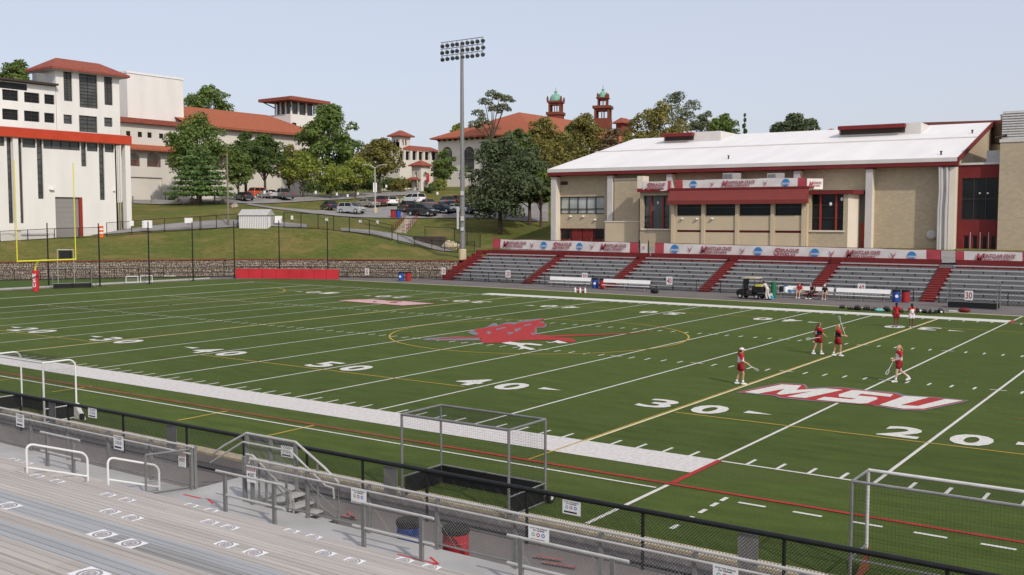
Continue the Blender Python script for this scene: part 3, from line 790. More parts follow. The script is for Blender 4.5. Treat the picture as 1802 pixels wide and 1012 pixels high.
mb = MB(); w2.face(mb, 46, 58.3, ztw - 1.5, ztw - .5, .03); mb.build('clerestory', glass_dark, b2w)
# plant on the wing roof
mb = MB(); mb.box(-119.5, -118.2, 60.2, 61.6, ztw + .0, ztw + 1.5); mb.build('roof_plant', galv, b2w)

# --- blank fly tower
b2f = thing('fly_tower', 'plain windowless white block right of the tower', 'building', (-133, 86, 9))
XF = -126.5
y0, z1 = onX(223, 128, XF)[1], onX(223, 128, XF)[2]; y1 = onX(322, 139, XF)[1]
mb = MB(); mb.box(XF - 12, XF, y0, y1, 9, z1); mb.build('wall', white_wall, b2f)
mb = MB(); mb.box(XF - 12.1, XF + .12, y0 - .1, y1 + .12, z1 + .002, z1 + .35); mb.build('coping', white_plain, b2f)

# --- arcaded hall
X3 = -124.04
b3 = thing('arcade_hall', 'cream hall with round arches, square windows and red canopy', 'building', (-130, 95, 10.5))
w3 = X_wall(X3)
zs = w3.uv(250, 218)[1]
sq = [w3.rect(u0, v0, u1, v1) for u0, v0, u1, v1 in ((209.5, 229, 212.5, 238), (222, 230.5, 229.5, 240), (242.5, 232, 250, 241.5), (259.5, 233, 267, 242.5), (280, 235, 287.5, 244), (299, 236, 306, 245), (318, 237, 325, 247))]
zlow = w3.uv(250, 293)[1]
gd = w3.rect(228, 312, 286, 354)
mb = MB(); w3.holes(mb, 76, 126, w3.uv(250, 262)[1], zs, sq, .25)
w3.holes(mb, 76, 126, 9, zlow, [gd], .3)
zu = w3.uv(250, 262)[1]
# arches
acs = [(w3.uv(237, 280)[0], 2.1), (w3.uv(271, 280)[0], 2.9), (w3.uv(308, 282)[0], 2.9), (w3.uv(345, 284)[0], 2.9), (w3.uv(382, 286)[0], 2.9), (w3.uv(420, 288)[0], 2.9)]
edges = [76.0]
zsp = zlow + 1.35
for c, wd in acs:
    pts = arch_pts(c, zlow, wd, zsp)
    a0, a1 = c - 2.0, c + 2.0
    if a0 > edges[-1]: w3.face(mb, edges[-1], a0, zlow, zu)
    a0 = max(a0, edges[-1])
    # left and right halves of the spandrel, as fans
    h = len(pts) // 2
    for seg, xe in ((pts[:h + 1], a0), (pts[h:], a1)):
        for p, q in zip(seg[:-1], seg[1:]):
            mb.poly([w3.P(p[0], p[1]), w3.P(q[0], q[1]), w3.P(xe, q[1] if abs(q[0] - c) > 1e-6 else zu), w3.P(xe, p[1] if abs(p[0] - c) > 1e-6 else zu)])
    mb.poly([w3.P(a0, max(p[1] for p in pts)), w3.P(a1, max(p[1] for p in pts)), w3.P(a1, zu), w3.P(a0, zu)])
    for p, q in zip(pts[:-1], pts[1:]):
        mb.poly([w3.P(p[0], p[1]), w3.P(q[0], q[1]), w3.P(q[0], q[1], -1.6), w3.P(p[0], p[1], -1.6)])
    edges.append(a1)
w3.face(mb, edges[-1], 126, zlow, zu)
mb.box(X3 - 14, X3 - .3, 125.8, 126, 9, zs); mb.box(X3 - 14, X3 - .3, 76, 76.2, 9, zs)
mb.build('wall', white_wall2, b3)
for i, h in enumerate(sq): w3.window(b3, h, 1, 1, glass_dark, frame_dark, .2)
mb = MB(); w3.face(mb, 76, 121, zlow, zu, -1.58); mb.build('loggia_wall', white_wall2, b3)
for c, wd in acs:
    mb = MB()
    for i in range(9):
        a = c - wd / 2 + wd * (i + .5) / 9
        w3.box(mb, a - .03, a + .03, zlow, zlow + .95, -.2, -.14)
    w3.box(mb, c - wd / 2, c + wd / 2, zlow + .95, zlow + 1.02, -.21, -.13)
    mb.build('balustrade', dark_red, b3)
mb = MB(); w3.face(mb, gd[0], gd[1], gd[2], gd[3], -.28); mb.build('shutter_door', white_wall2, b3)
mb = MB(); zc = w3.uv(250, 258)[1]
mb.add([w3.P(76, zu - .05, .01), w3.P(121, zu - .05, .01), w3.P(121, zu - .35, 1.5), w3.P(76, zu - .35, 1.5), w3.P(76, zu + .75, .01), w3.P(121, zu + .75, .01), w3.P(121, zu - .1, 1.5), w3.P(76, zu - .1, 1.5)],
       [(0, 1, 2, 3), (4, 7, 6, 5), (3, 2, 6, 7), (0, 3, 7, 4), (1, 5, 6, 2)]); mb.build('canopy', tile, b3)
mb = MB(); w3.box(mb, 76, 91.5, zs, zs + .85, -3, .9); mb.build('eave', tile2, b3)
# tile roof to the right of the fly tower, with its upper wall
ze = onX(420, 226, X3)[2]
hs = [w3.rect(u0, v0, u1, v1) for u0, v0, u1, v1 in ((399, 235, 405, 251), (415, 236, 421, 252), (430, 238, 435.5, 252), (476, 241, 482.5, 254), (489.5, 242, 496, 255), (510, 243, 516, 255))]
mb = MB(); w3.holes(mb, 91.6, 126, zs + .02, ze, hs, .25, -.02)
mb.build('upper_wall', white_wall, b3)
for h in hs: w3.window(b3, h, 1, 2, glass_dark, frame_dark, .2, -.02)
xr = X3 - 11
zr = onX(400, 195, xr)[2]
mb = MB(); a0, a1 = 91.6, 127.5
mb.add([(X3 + 1.2, a0, ze - .05), (X3 + 1.2, a1, ze - .05), (xr, a1 - 6, zr), (xr, a0, zr), (xr - 10, a0, ze), (xr - 10, a1, ze), (X3 + 1.2, a0, ze - .5), (X3 + 1.2, a1, ze - .5)],
       [(0, 1, 2, 3), (3, 2, 5, 4), (6, 7, 1, 0), (1, 5, 2)])
mb.build('roof', tile, b3)
mb = MB(); mb.box(X3, X3 + 1.15, a0, a1, ze - .55, ze - .51); mb.build('soffit', frame_dark, b3)

# --- glazed look-out tower
xa, xf, ya, yb = corner_box(511.5, 484, 553, 190, 226)
def zat(u, v, d): return float(at(u, v, d)[2])
b4 = thing('lookout_tower', 'white tower with glazed top and wide flat red hip roof', 'building', (xf, ya, 15))
z0, z1 = zat(511, 201, 226), zat(511, 181, 226)
mb = MB(); mb.box(xa - 3, xf + .8, ya - .8, yb + .5, 11, z0); mb.build('wall', white_wall, b4)
wY, wX = Y_wall(ya), X_wall(xf)
mb = MB(); mb.box(xa + .3, xf - .3, ya + .3, yb - .3, z0, z1 + .6); mb.build('glazing', glass_grey, b4)
for i in range(4):
    mb = MB(); a = xa + (xf - xa) * i / 3; mb.box(a - .16, a + .16, ya - .02, ya + .3, z0, z1 + .3); mb.build('mullion', white_wall, b4)
    mb = MB(); a = ya + (yb - ya) * i / 3; mb.box(xf - .27, xf + .02, a - .16, a + .16, z0, z1 + .3) if i else None
    if i: mb.build('mullion', white_wall, b4)
mb = MB(); hip_roof(mb, xa, xf, ya, yb, z1 + .35, 2.6, 1.0, .65); mb.build('roof', tile2, b4)
for dx, dy in ((xf, ya), (xa, ya), (xf, yb)):
    mb = MB(); sx = 1 if dx == xf else -1; sy = -1 if dy == ya else 1
    mb.tube((dx, dy, z1 - .9), (dx + sx * 1.8, dy + sy * 1.8, z1 + .35), .13, .13, 5); mb.build('bracket', frame_dark, b4)
wX.o = wX.o + wX.n * .8; wY.o = wY.o + wY.n * .8
h = wX.rect(514, 216, 521, 227); wX.window(b4, h, 1, 1, glass_dark, frame_dark, .01, .03)
h = wY.rect(495, 216, 500, 226); wY.window(b4, h, 1, 1, glass_dark, frame_dark, .01, .03)

# --- far bell turret, beige range, gatehouse
xa, xf, ya, yb = corner_box(704, 689, 722, 250, 236)
b5 = thing('bell_turret', 'small cream turret with red pyramid roof far behind the trees', 'building', (xf, ya, 18))
z0, z1 = zat(704, 300, 236), zat(704, 240, 236)
mb = MB(); mb.box(xa, xf, ya, yb, z0, z1); mb.build('wall', white_wall2, b5)
mb = MB(); hip_roof(mb, xa, xf, ya, yb, z1, .8, 1.3, .25); mb.build('roof', tile2, b5)
for wl, us in ((Y_wall(ya), (694, 699)), (X_wall(xf), (709, 714))):
    for u in us:
        mb = MB(); c, zz_ = wl.uv(u, 250); pts = arch_pts(c, zz_ - .75, .5, zz_ + .35, 6)
        mb.poly([wl.P(p[0], p[1], .02) for p in pts]); mb.build('window', glass_grey, b5)
xa, xf, ya, yb = corner_box(703, 668, 772, 270, 228)
b5b = thing('beige_range', 'low beige range with square windows below the turret', 'building', (xf, ya, 16))
z0, z1 = zat(703, 345, 228), zat(703, 264, 228)
wX = X_wall(xf)
hs = [wX.rect(u, 266, u + 8, 282) for u in (703.5, 714, 726, 737, 748, 760)]
mb = MB(); wX.holes(mb, ya, yb, z0, z1, hs, .5); Y_wall(ya).face(mb, xa, xf, z0, z1 + 1.8); mb.box(xa, xf - .6, yb - .3, yb, z0, z1); mb.build('wall', white_wall2, b5b)
for h in hs: wX.window(b5b, h, 1, 1, glass_dark, white_wall2, .45)
mb = MB(); mb.box(xa, xf + .1, ya, ya + 1.0, z1 + .002, z1 + 1.8); mb.build('parapet', white_wall2, b5b)
mb = MB(); hip_roof(mb, xa, xf - 2, ya + 6, yb + 4, z1 + .0, .6, 1.4, .25); mb.build('roof', tile2, b5b)

xa, xf, ya, yb = corner_box(741, 724.5, 757, 310, 202)
b6 = thing('gatehouse', 'small cream gatehouse with red pyramid roof and arches', 'building', (xf, ya, H(xf, ya)))
z0, z1 = H(xf, ya) - .3, zat(741, 292, 202)
zm = zat(741, 311, 202)
mb = MB()
for (px_, py_) in ((xa, ya), (xf - .75, ya), (xf - .75, yb - .75), (xa, yb - .75)): mb.box(px_, px_ + .75, py_, py_ + .75, z0, z1 - 1.1)
mb.box(xa, xf, ya, yb, z1 - 1.1, z1)
mb.box(xa - .01, xf + .01, ya - .01, yb + .01, zm - .6, zm)
mb.build('wall', white_wall2, b6)
for wl, a0, a1 in ((Y_wall(ya), xa, xf), (X_wall(xf), ya, yb)):
    for zz0, zz1 in ((zm, z1 - 1.1), (z0, zm - .6)):
        mb = MB(); c = (a0 + a1) / 2; r = (a1 - a0) / 2 - .75
        pts = [(c - r, zz1)] + [(c - r * math.cos(math.pi * i / 8), zz1 - r * .9 + r * .9 * math.sin(math.pi * i / 8)) for i in range(9)] + [(c + r, zz1)]
        h = len(pts) // 2
        for i in range(1, len(pts) - 2):
            p, q = pts[i], pts[i + 1]
            mb.obox(wl.P(p[0], min(p[1], q[1]), -.5), wl.e * (q[0] - p[0]), wl.n * .49, (0, 0, zz1 - min(p[1], q[1]) - .002))
        mb.build('arch', white_wall2, b6)
mb = MB(); mb.box(xa + .8, xf - .8, ya + .9, yb - .8, z0, z1 - 1.2); mb.build('inner_wall', glass_grey, b6)
mb = MB(); hip_roof(mb, xa, xf, ya, yb, z1, .55, 1.05, .18); mb.build('roof', tile2, b6)
mb = MB(); hip_roof(mb, xa, xf - .2, ya - 1.4, ya - .02, zm - .7, .1, .5, .12, .6); mb.build('porch_roof', tile2, b6)
q = onX(753.5, 313, xf + .4)
bn = thing('red_banner', 'narrow red banner hanging on the gatehouse side', 'banner', q)
mb = MB(); mb.box(q[0] - .03, q[0] + .03, q[1] - .3, q[1] + .3, q[2] - .9, q[2] + .9); mb.build('cloth', bright_red, bn)
mb = MB(); mb.tube((xf, q[1], q[2] + .95), (q[0], q[1], q[2] + .95), .03); mb.build('arm', black, bn)

# --- white recital hall with the long red roof
YH = float(at(771, 244, 235)[1]); xh0 = float(at(771, 244, 235)[0]); zh = float(at(771, 246, 235)[2])
b7 = thing('recital_hall', 'large white hall with red hip roof and tall arched windows', 'building', (xh0, YH, 14))
wH = Y_wall(YH)
mb = MB(); mb.box(xh0, xh0 + 27, YH, YH + 52, 12, zh); mb.build('wall', white_wall2, b7)
for u in (787, 826, 866, 905):
    c, zz_ = wH.uv(u, 285); pts = arch_pts(c, zz_ - 1.6, 2.7, zz_ + 2.0, 10)
    mb = MB(); mb.poly([wH.P(p[0], p[1], .03) for p in pts]); wd = mb.build('window', glass_grey, b7)
    mb = MB()
    for k_ in (-.02, .0):
        pass
    mb.path([wH.P(p[0], p[1], .06) for p in pts], .09, 4); mb.tube(wH.P(c, zz_ - 1.6, .07), wH.P(c, zz_ + 3.2, .07), .05, .05, 4)
    mb.tube(wH.P(c - 1.3, zz_ + .6, .07), wH.P(c + 1.3, zz_ + .6, .07), .05, .05, 4); mb.build('frame', frame_dark, wd)
for i in range(14):
    mb = MB(); a = xh0 + .4 + i * 1.6; wH.box(mb, a, a + .3, zh - .45, zh - .05, .01, .9); mb.build('eave_bracket', frame_dark, b7)
zr = zat(912, 200, 241)
mb = MB(); hip_roof(mb, xh0, xh0 + 27, YH, YH + 52, zh, 1.4, zr - zh - .3, .3); mb.build('roof', tile, b7)

# --- two brick bell towers with green copper domes
def dome_tower(name, label, u, dep, vb, stages, dome, q):
    p = at(u, 200, dep); m_ = dep / 1780.0
    t = thing(name, label, 'tower', (p[0], p[1], zat(u, vb, dep)), R(20))
    z = lambda v: zat(u, v, dep) - zat(u, vb, dep)
    for kind, hw, v1, v0 in stages:
        r = hw * m_
        if kind == 'solid':
            mb = MB(); mb.box(-r, r, -r, r, z(v0), z(v1)); mb.build('brick_shaft', brown_brick, t, False)
        elif kind == 'slab':
            mb = MB(); mb.box(-r, r, -r, r, z(v0) + .01, z(v1) - .01); mb.build('cornice', brown_brick, t, False)
        elif kind == 'arcade':
            for i in range(4):
                for s_ in (-1, 0, 1):
                    a = i * math.pi / 2; wd = .26 * r if abs(s_) else .12 * r
                    if s_ == 1: continue
                    cx, cy = s_ * r * .86, -r * .86
                    ca, sa = math.cos(a), math.sin(a); x_, y_ = cx * ca - cy * sa, cx * sa + cy * ca
                    mb = MB(); mb.box(x_ - wd / 2, x_ + wd / 2, y_ - wd / 2, y_ + wd / 2, z(v0), z(v1)); mb.build('column', brown_brick, t, False)
            mb = MB(); r2 = r * .95
            h = (z(v1) - z(v0)) * .22
            mb.box(-r2, r2, -r2, r2, z(v1) - h, z(v1)); mb.build('arcade_head', brown_brick, t, False)
    hw, v1, v0, vf = dome; r = hw * m_
    mb = MB(); hgt = z(v1) - z(v0)
    mb.lathe([(r * 1.12, z(v0)), (r * 1.12, z(v0) + .15)] + [(r * math.cos(a), z(v0) + .15 + hgt * math.sin(a)) for a in np.linspace(0, 1.4, 8)], n=16); mb.build('dome', copper, t, False, smooth=False)
    mb = MB(); mb.lathe([(.35, z(v1) - .1), (.35, z(v1) + .5), (.5, z(v1) + .6), (.12, z(v1) + .9), (.05, z(vf))], n=8); mb.build('finial', copper, t, False)
    for sx in (-1, 1):
        for sy in (-1, 1):
            mb = MB(); rr = q * m_; mb.lathe([(.28, z(stages[-1][2])), (.28, z(stages[-1][2]) + .7), (.1, z(stages[-1][2]) + 1.2)], (sx * rr, sy * rr, 0), 6); mb.build('corner_finial', brown_brick, t, False)
dome_tower('bell_tower', 'brick bell tower with larger green dome, left of the pair', 978, 268, 225,
           [('solid', 12.5, 203, 225), ('slab', 14.5, 198, 203), ('arcade', 11, 182, 198), ('slab', 13, 178.5, 182)], (11, 166, 178.5, 154), 12)
dome_tower('bell_tower', 'slimmer two-tier brick bell tower with small green dome, right of the pair', 1061, 276, 262,
           [('solid', 14, 209, 262), ('arcade', 13.5, 192, 209), ('slab', 16, 187, 192), ('arcade', 8.5, 174.5, 187), ('slab', 10.5, 172, 174.5)], (7.5, 162, 172, 150), 8)
xa, xf, ya, yb = corner_box(1095, 1084, 1112, 216, 262)
b9 = thing('brick_lodge', 'brown brick block with red hip roof right of the bell towers', 'building', (xf, ya, 18))
mb = MB(); mb.box(xa, xf, ya, yb, 16, zat(1095, 217, 262)); mb.build('wall', brown_brick, b9)
mb = MB(); hip_roof(mb, xa, xf, ya, yb, zat(1095, 217, 262), .8, 1.4, .2); mb.build('roof', tile2, b9)
# ================================================================== gymnasium behind the far stand
GL = np.array([-36.1, 81.5, 0.0]); GR = np.array([12.0, 84.0, 0.0])
ge = (GR - GL) / np.linalg.norm(GR - GL); gn = np.array([ge[1], -ge[0], 0.0])
wG = Wall(GL[:2] - gn[:2] * 0, ge[:2], gn[:2])         # plane of the eave line / pilaster fronts
WO = -1.25                                             # main wall sits this far behind it
GLEN = float(np.linalg.norm(GR - GL)); ZE = 13.05; ZF = 3.3
gym = thing('gymnasium', 'long tan brick gymnasium with white roof behind the far stand', 'building', (GL[0], GL[1], ZF))
dr = wG.rect(985, 402, 1063, 440, WO); dr = (dr[0], dr[1], ZF, dr[3])
wi = wG.rect(985, 346, 1063, 377, WO)
mb = MB(); wG.holes(mb, 0, GLEN, ZF - .5, ZE, [dr, wi], .3, WO)
# gable ends and back
RD = 25.5; ZR = 18.75
for a in (0.0, GLEN):
    p = [wG.P(a, ZF - .5, WO), wG.P(a, ZF - .5, -2 * RD), wG.P(a, ZE, -2 * RD), wG.P(a, ZR - .3, -RD), wG.P(a, ZE, WO)]
    mb.poly(p)
wG.face(mb, 0, GLEN, ZF - .5, ZE, -2 * RD)
mb.build('wall', tan_brick, gym, fix=False)
for i, (c, ww) in enumerate(zip([wG.uv(u_, 400)[0] for u_ in (973, 1072, 1176, 1283.5, 1400, 1527)] + [GLEN - 1.05], (.62,) * 7)):
    mb = MB(); wG.box(mb, c - .35, c + .35, ZF - .4, ZE - .55, WO + .002, -.12)
    p = mb.build('pilaster', cream_trim, gym)
    mb = MB(); wG.box(mb, c - .35, c + .35, ZF - .4, ZE - .56, -.118, -.08); mb.build('shaded_face', pil_grey, p)  # grey sheet paints the pilaster front as shaded beside its cream lit sides
    mb = MB(); wG.box(mb, c - .45, c + .45, ZE - .545, ZE - .42, WO + .004, .1); mb.build('cap', dark_red, p)
mb = MB(); wG.box(mb, GLEN - .65, GLEN - .03, ZF - .4, ZE - .55, WO + .002, -.10); mb.build('corner_pier', cream_trim, gym)
for k_, a in enumerate((GLEN - 1.6, GLEN - 1.4, GLEN - .9)):
    mb = MB(); mb.path([wG.P(a, ZE - .5, -.02), wG.P(a + .1, ZE - 3, .04), wG.P(a, ZE - 5, .0), wG.P(a + .05, ZF, .02)], .13, 6); mb.build('downpipe', pil_grey, gym)
mb = MB(); wG.box(mb, -.3, GLEN + .1, ZE - .4, ZE + .0, WO + .006, .25); mb.build('eave_fascia', dark_red, gym)
mb = MB(); wG.box(mb, -.3, GLEN + .1, ZE + .003, ZE + .42, WO, .3); mb.build('gutter', roof_edge, gym)
mb = MB()
a0, a1 = -.35, GLEN + .15
zr0 = ZE + .425
mb.add([wG.P(a0, zr0, .2), wG.P(a1, zr0, .2), wG.P(a1, ZR + .3, -RD), wG.P(a0, ZR + .3, -RD), wG.P(a0, zr0, -2 * RD), wG.P(a1, zr0, -2 * RD),
        wG.P(a0, ZE, .2), wG.P(a1, ZE, .2), wG.P(a1, ZR - .1, -RD), wG.P(a0, ZR - .1, -RD)],
       [(0, 1, 2, 3), (3, 2, 5, 4), (0, 3, 9, 6), (1, 7, 8, 2)])
rf = mb.build('roof', roof_white, gym)
t_ = .52
mb = MB(); mb.path([wG.P(a0, zr0 + (ZR + .3 - zr0) * t_ + .06, .2 - (RD + .2) * t_), wG.P(a1, zr0 + (ZR + .3 - zr0) * t_ + .06, .2 - (RD + .2) * t_)], .09, 5); mb.build('roof_seam', roof_edge, rf)
mb = MB(); mb.obox(wG.P(a1 + .01, ZE - .1, .2), wG.e * .12, (wG.P(0, ZR - ZE, -RD - .2) - wG.o), (0, 0, .55))
mb.obox(wG.P(a1 + .01, ZR - .1, -RD), wG.e * .12, (wG.P(0, ZE - ZR, -RD) - wG.o), (0, 0, .55)); mb.build('rake_board', dark_red, gym)
def roofz(off): return zr0 + (ZR + .3 - zr0) * (.2 - off) / (RD + .2)
# roof monitors
for (u0, v0, u1, v1, ub) in ((1168, 251, 1222, 235, 1268), (1476, 241, 1594, 222, 1620)):
    off = -17.0
    for _ in range(8):
        z = roofz(off); a_, zz_ = wG.uv(u0 + 5, v0, off); off -= (zz_ - z) * 2.0
    a, z = wG.uv(u0, v0, off); b_, _z = wG.uv(u1, v0, off); ztop = wG.uv(u0, v1, off)[1]; c_ = wG.uv(ub, v0, off)[0]
    zb = roofz(off) - .3; ed = off - 7.5
    mb = MB(); mb.add([wG.P(a, zb, off), wG.P(c_, zb, off), wG.P(c_, ztop, off), wG.P(a, ztop, off), wG.P(a, ztop, ed), wG.P(c_, ztop, ed), wG.P(a, zb, ed), wG.P(c_, zb, ed)],
                      [(0, 1, 2, 3), (3, 2, 5, 4), (0, 3, 4, 6), (1, 7, 5, 2)]); mo = mb.build('roof_monitor', roof_edge, gym)
    mb = MB(); wG.box(mb, a + .1, b_, ztop - .55, ztop - .1, off + .01, off + 1.0); mb.build('hood', dark_red, mo)
    mb = MB(); wG.box(mb, a + .2, b_ - .1, roofz(off) + .25, ztop - .56, off + .01, off + .1); mb.build('louvre', frame_dark, mo)
for u, v in ((1282, 276 + 4), (1711, 234), (1656, 273)):
    off = -8
    for _ in range(10):
        z = roofz(off); zz_ = wG.uv(u, v, off)[1]; off -= (zz_ - z) * 2.0
    a = wG.uv(u, v, off)[0]
    mb = MB(); mb.lathe([(.09, -.2), (.09, .32), (.14, .33), (.14, .42)], wG.P(a, roofz(off), off), 8); mb.build('roof_vent', frame_dark, gym)
# left bay: ribbon window, doors, lamps
w_ = wG.window(gym, wi, 5, 1, glass_pale, frame_dark, .28, WO, .12)
mb = MB(); wG.box(mb, wi[0], wi[1], wi[2] + .62, wi[2] + .72, WO - .26, WO - .14); mb.build('transom', frame_dark, w_)
nd = 4; dw = (dr[1] - dr[0]) / nd
for i in range(nd):
    a = dr[0] + dw * i
    mb = MB(); wG.face(mb, a + .04, a + dw - .04, dr[2], dr[3], WO - .27)
    d_ = mb.build('door', dark_red, gym)
    if i in (0, 3):
        mb = MB(); wG.face(mb, a + .15, a + dw - .15, dr[3] - 1.35, dr[3] - .15, WO - .255); mb.build('pane', glass_dark, d_)
    mb = MB(); wG.box(mb, a + dw - .3, a + dw - .25, dr[2] + .9, dr[2] + 1.3, WO - .25, WO - .2); mb.build('handle', galv, d_)
for u, v in ((1005, 381), (1027, 381), (1048, 387)):
    a, z = wG.uv(u, v, WO); mb = MB(); mb.ball(wG.P(a, z, WO + .15), .22, .18, .14, 8, 5); mb.build('wall_lamp', white_metal, gym)
h = wG.rect(987, 319.5, 999, 325.5, WO); mb = MB(); wG.box(mb, *h, WO + .01, WO + .05)
for i in range(4): wG.box(mb, h[0], h[1], h[2] + i * .1, h[2] + i * .1 + .03, WO + .05, WO + .09)
mb.build('vent_grille', frame_dark, gym)
# low block and tall panel left of the press box
a0, z1 = wG.uv(1065, 389, .9); a1 = wG.uv(1124, 389, .9)[0]
mb = MB(); wG.box(mb, a0, a1, ZF - .4, z1 - .12, WO + .01, .9); mb.build('low_block', tan_plain, gym)
mb = MB(); wG.box(mb, a0 - .08, a1 + .08, z1 - .118, z1, WO + .01, .98); mb.build('coping', cream_trim, gym)
a0 = wG.uv(1080.5, 317, -.2)[0]; a1 = wG.uv(1124, 317, -.2)[0]; z1 = wG.uv(1100, 316, -.2)[1]
mb = MB(); wG.box(mb, a0, a1, z1 - 9, z1, WO + .015, -.3); mb.build('brick_panel', tan_brick, gym)
mb = MB(); wG.box(mb, a0, a1, z1 + .002, z1 + .12, WO + .015, -.22); mb.build('coping', cream_trim, gym)

# ---- press box, projecting towards the field
PO = 3.6
pb = thing('press_box', 'tan press box with red awning and long white banner', 'building', wG.P(18, ZF, PO))
aL, aR = wG.uv(1183, 380, PO)[0], wG.uv(1418, 380, PO)[0]
zr_ = wG.uv(1300, 333, PO)[1]
wins = [wG.rect(u0, 360, u1, 379.5, PO) for u0, u1 in ((1191.5, 1234), (1242, 1294), (1301.5, 1356), (1364, 1411))]
slots = [wG.rect(u0, 408.5, u1, 411.5, PO) for u0, u1 in ((1191, 1233), (1241, 1292.5), (1300.5, 1355), (1363.5, 1410))]
slots = [(a, b, 5.62, 5.88) for a, b, _c, _d in slots]
z0w = min(x[2] for x in wins); z1w = z0w + 1.35
wins = [(a, b, z0w, z1w) for a, b, _c, _d in wins]
mb = MB(); wG.holes(mb, aL, aR, ZF - .4, zr_, wins + slots, .25, PO); wG.box(mb, aL, aL + .2, ZF - .4, zr_, WO, PO - .3); wG.box(mb, aR - .2, aR, ZF - .4, zr_, WO, PO - .3)
mb.build('wall', tan_plain, pb)
for h in wins:
    w_ = wG.window(pb, h, 1, 1, glass_dark, frame_dark, .24, PO, .09)
    mb = MB(); wG.box(mb, h[0] + .1, h[1] - .1, h[3] - .45, h[3] - .41, PO - .21, PO - .17); mb.build('blind_rail', glass_grey, w_)
mb = MB()
for h in slots: wG.face(mb, *h, PO - .2)
mb.build('slot_lining', dark_red, pb)
for a in [aL + .12] + [(x[1] + y[0]) / 2 for x, y in zip(wins[:-1], wins[1:])] + [aR - .22]:
    mb = MB(); wG.box(mb, a - .2, a + .2, ZF - .4, z1w + .05, PO + .003, PO + .16); mb.build('rib', tan_plain, pb)
za, zb = wG.uv(1300, 359, PO + .85)[1], zr_
mb = MB(); o0, o1 = PO + .02, PO + .85
mb.add([wG.P(aL - .3, zb, o0), wG.P(aR + .3, zb, o0), wG.P(aR + .3, za + .45, o1), wG.P(aL - .3, za + .45, o1), wG.P(aR + .3, za, o1), wG.P(aL - .3, za, o1), wG.P(aL - .3, za, o0), wG.P(aR + .3, za, o0)],
       [(0, 3, 2, 1), (3, 5, 4, 2), (0, 6, 5, 3), (1, 2, 4, 7), (6, 7, 4, 5)]); mb.build('awning', awning_red, pb)
mb = MB(); wG.box(mb, aL - .3, aR + .3, zb + .003, zb + .22, WO + .1, PO + .1); mb.build('roof', dark_red, pb)
for u, v in ((1201, 385), (1227, 385.5), (1254, 385)):
    a, z = wG.uv(u, v, PO); mb = MB(); mb.ball(wG.P(a, z, PO + .15), .2, .18, .12, 8, 5); mb.build('wall_lamp', white_metal, pb)
for u0, u1 in ((1272, 1299), (1350, 1376)):
    a0, z1 = wG.uv(u0, 305, 1.2); a1 = wG.uv(u1, 305, 1.2)[0]
    mb = MB(); wG.box(mb, a0, a1, zb + .23, z1, .2, 1.2); mb.build('roof_unit', galv_light, pb)
    mb = MB(); wG.box(mb, a0 + .1, a1 - .7, z1 - .7, z1 - .1, 1.205, 1.24); mb.build('grille', galv, pb.children[-1])
# recessed glazed bays left and right of the press box
def bay(u0, u1, v0, v1, off, ncol):
    h = wG.rect(u0, v0, u1, v1, off)
    return h
pl_ = thing('side_bay', 'narrow glazed bay left of the press box under a small banner', 'building', wG.P(13, ZF, 2.4))
h = wG.rect(1131.5, 344, 1178, 402.5, 2.4); a0, a1 = wG.uv(1126, 380, 2.4)[0], aL - .01
zt_ = wG.uv(1150, 338, 2.4)[1]
mb = MB(); wG.holes(mb, a0, a1, ZF - .4, zt_, [h], .6, 2.4); wG.box(mb, a0, a0 + .2, ZF - .4, zt_, WO, 2.1); mb.build('wall', tan_brick, pl_)
w_ = wG.window(pl_, h, 1, 1, glass_grey, frame_dark, .55, 2.4)
for f_ in (.27, .72):
    mb = MB(); a = h[0] + (h[1] - h[0]) * f_; wG.box(mb, a - .09, a + .09, h[2], h[3], 1.9, 2.05); mb.build('mullion', frame_red, w_)
for f_ in (.05, .18, .36):
    mb = MB(); z = h[2] + (h[3] - h[2]) * f_; wG.box(mb, h[0], h[0] + (h[1] - h[0]) * .27, z, z + .06, 1.9, 2.0); wG.box(mb, h[0] + (h[1] - h[0]) * .72, h[1], z, z + .06, 1.9, 2.0); mb.build('glazing_bar', frame_dark, w_)
mb = MB(); wG.box(mb, h[0] - .2, h[1] + .2, h[2] - .15, h[2] - .002, 2.403, 2.55); mb.build('sill', cream_trim, pl_)
mb = MB(); wG.box(mb, wG.uv(1121, 338, 2.9)[0], aL + .2, zt_ + .003, zt_ + .42, WO, 2.9); mb.build('canopy_edge', dark_red, pl_)
mb = MB(); wG.box(mb, wG.uv(1121, 338, 2.9)[0], wG.uv(1131, 338, 2.9)[0], zt_ + .425, zt_ + 1.9, 1.2, 2.85); mb.build('parapet', cream_trim, pl_)
a, z = wG.uv(1163.5, 357, 1.0); mb = MB(); mb.ball(wG.P(a, z, 1.9), .12, .12, .2, 8, 6); mb.build('pendant_lamp', white_metal, pl_)
pr_ = thing('side_bay', 'wide glazed bay with red mullions right of the press box', 'building', wG.P(35, ZF, 2.4))
h = wG.rect(1427.5, 341, 1484, 405.5, 2.4); a0 = aR + .01; a1 = wG.uv(1492, 380, 2.4)[0]; a2 = wG.uv(1527, 380, WO)[0]
zt_ = wG.uv(1455, 340, 2.4)[1] - .1
mb = MB(); wG.holes(mb, a0, a1, ZF - .4, zt_, [h], .5, 2.4)
mb.build('wall', tan_brick, pr_)
mb = MB(); dth = wG.n * -3.6; q0, q1 = wG.P(a1, ZF - .4, 2.4), wG.P(a2 - .8, ZF - .4, WO + .4); mb.add([q0, q1, q1 + np.array([0, 0, zt_ - ZF + .4]), q0 + np.array([0, 0, zt_ - ZF + .4])], [(0, 1, 2, 3)]); mb.build('end_wall', cream_trim, pr_)
w_ = wG.window(pr_, h, 1, 1, glass_dark, frame_dark, .45, 2.4)
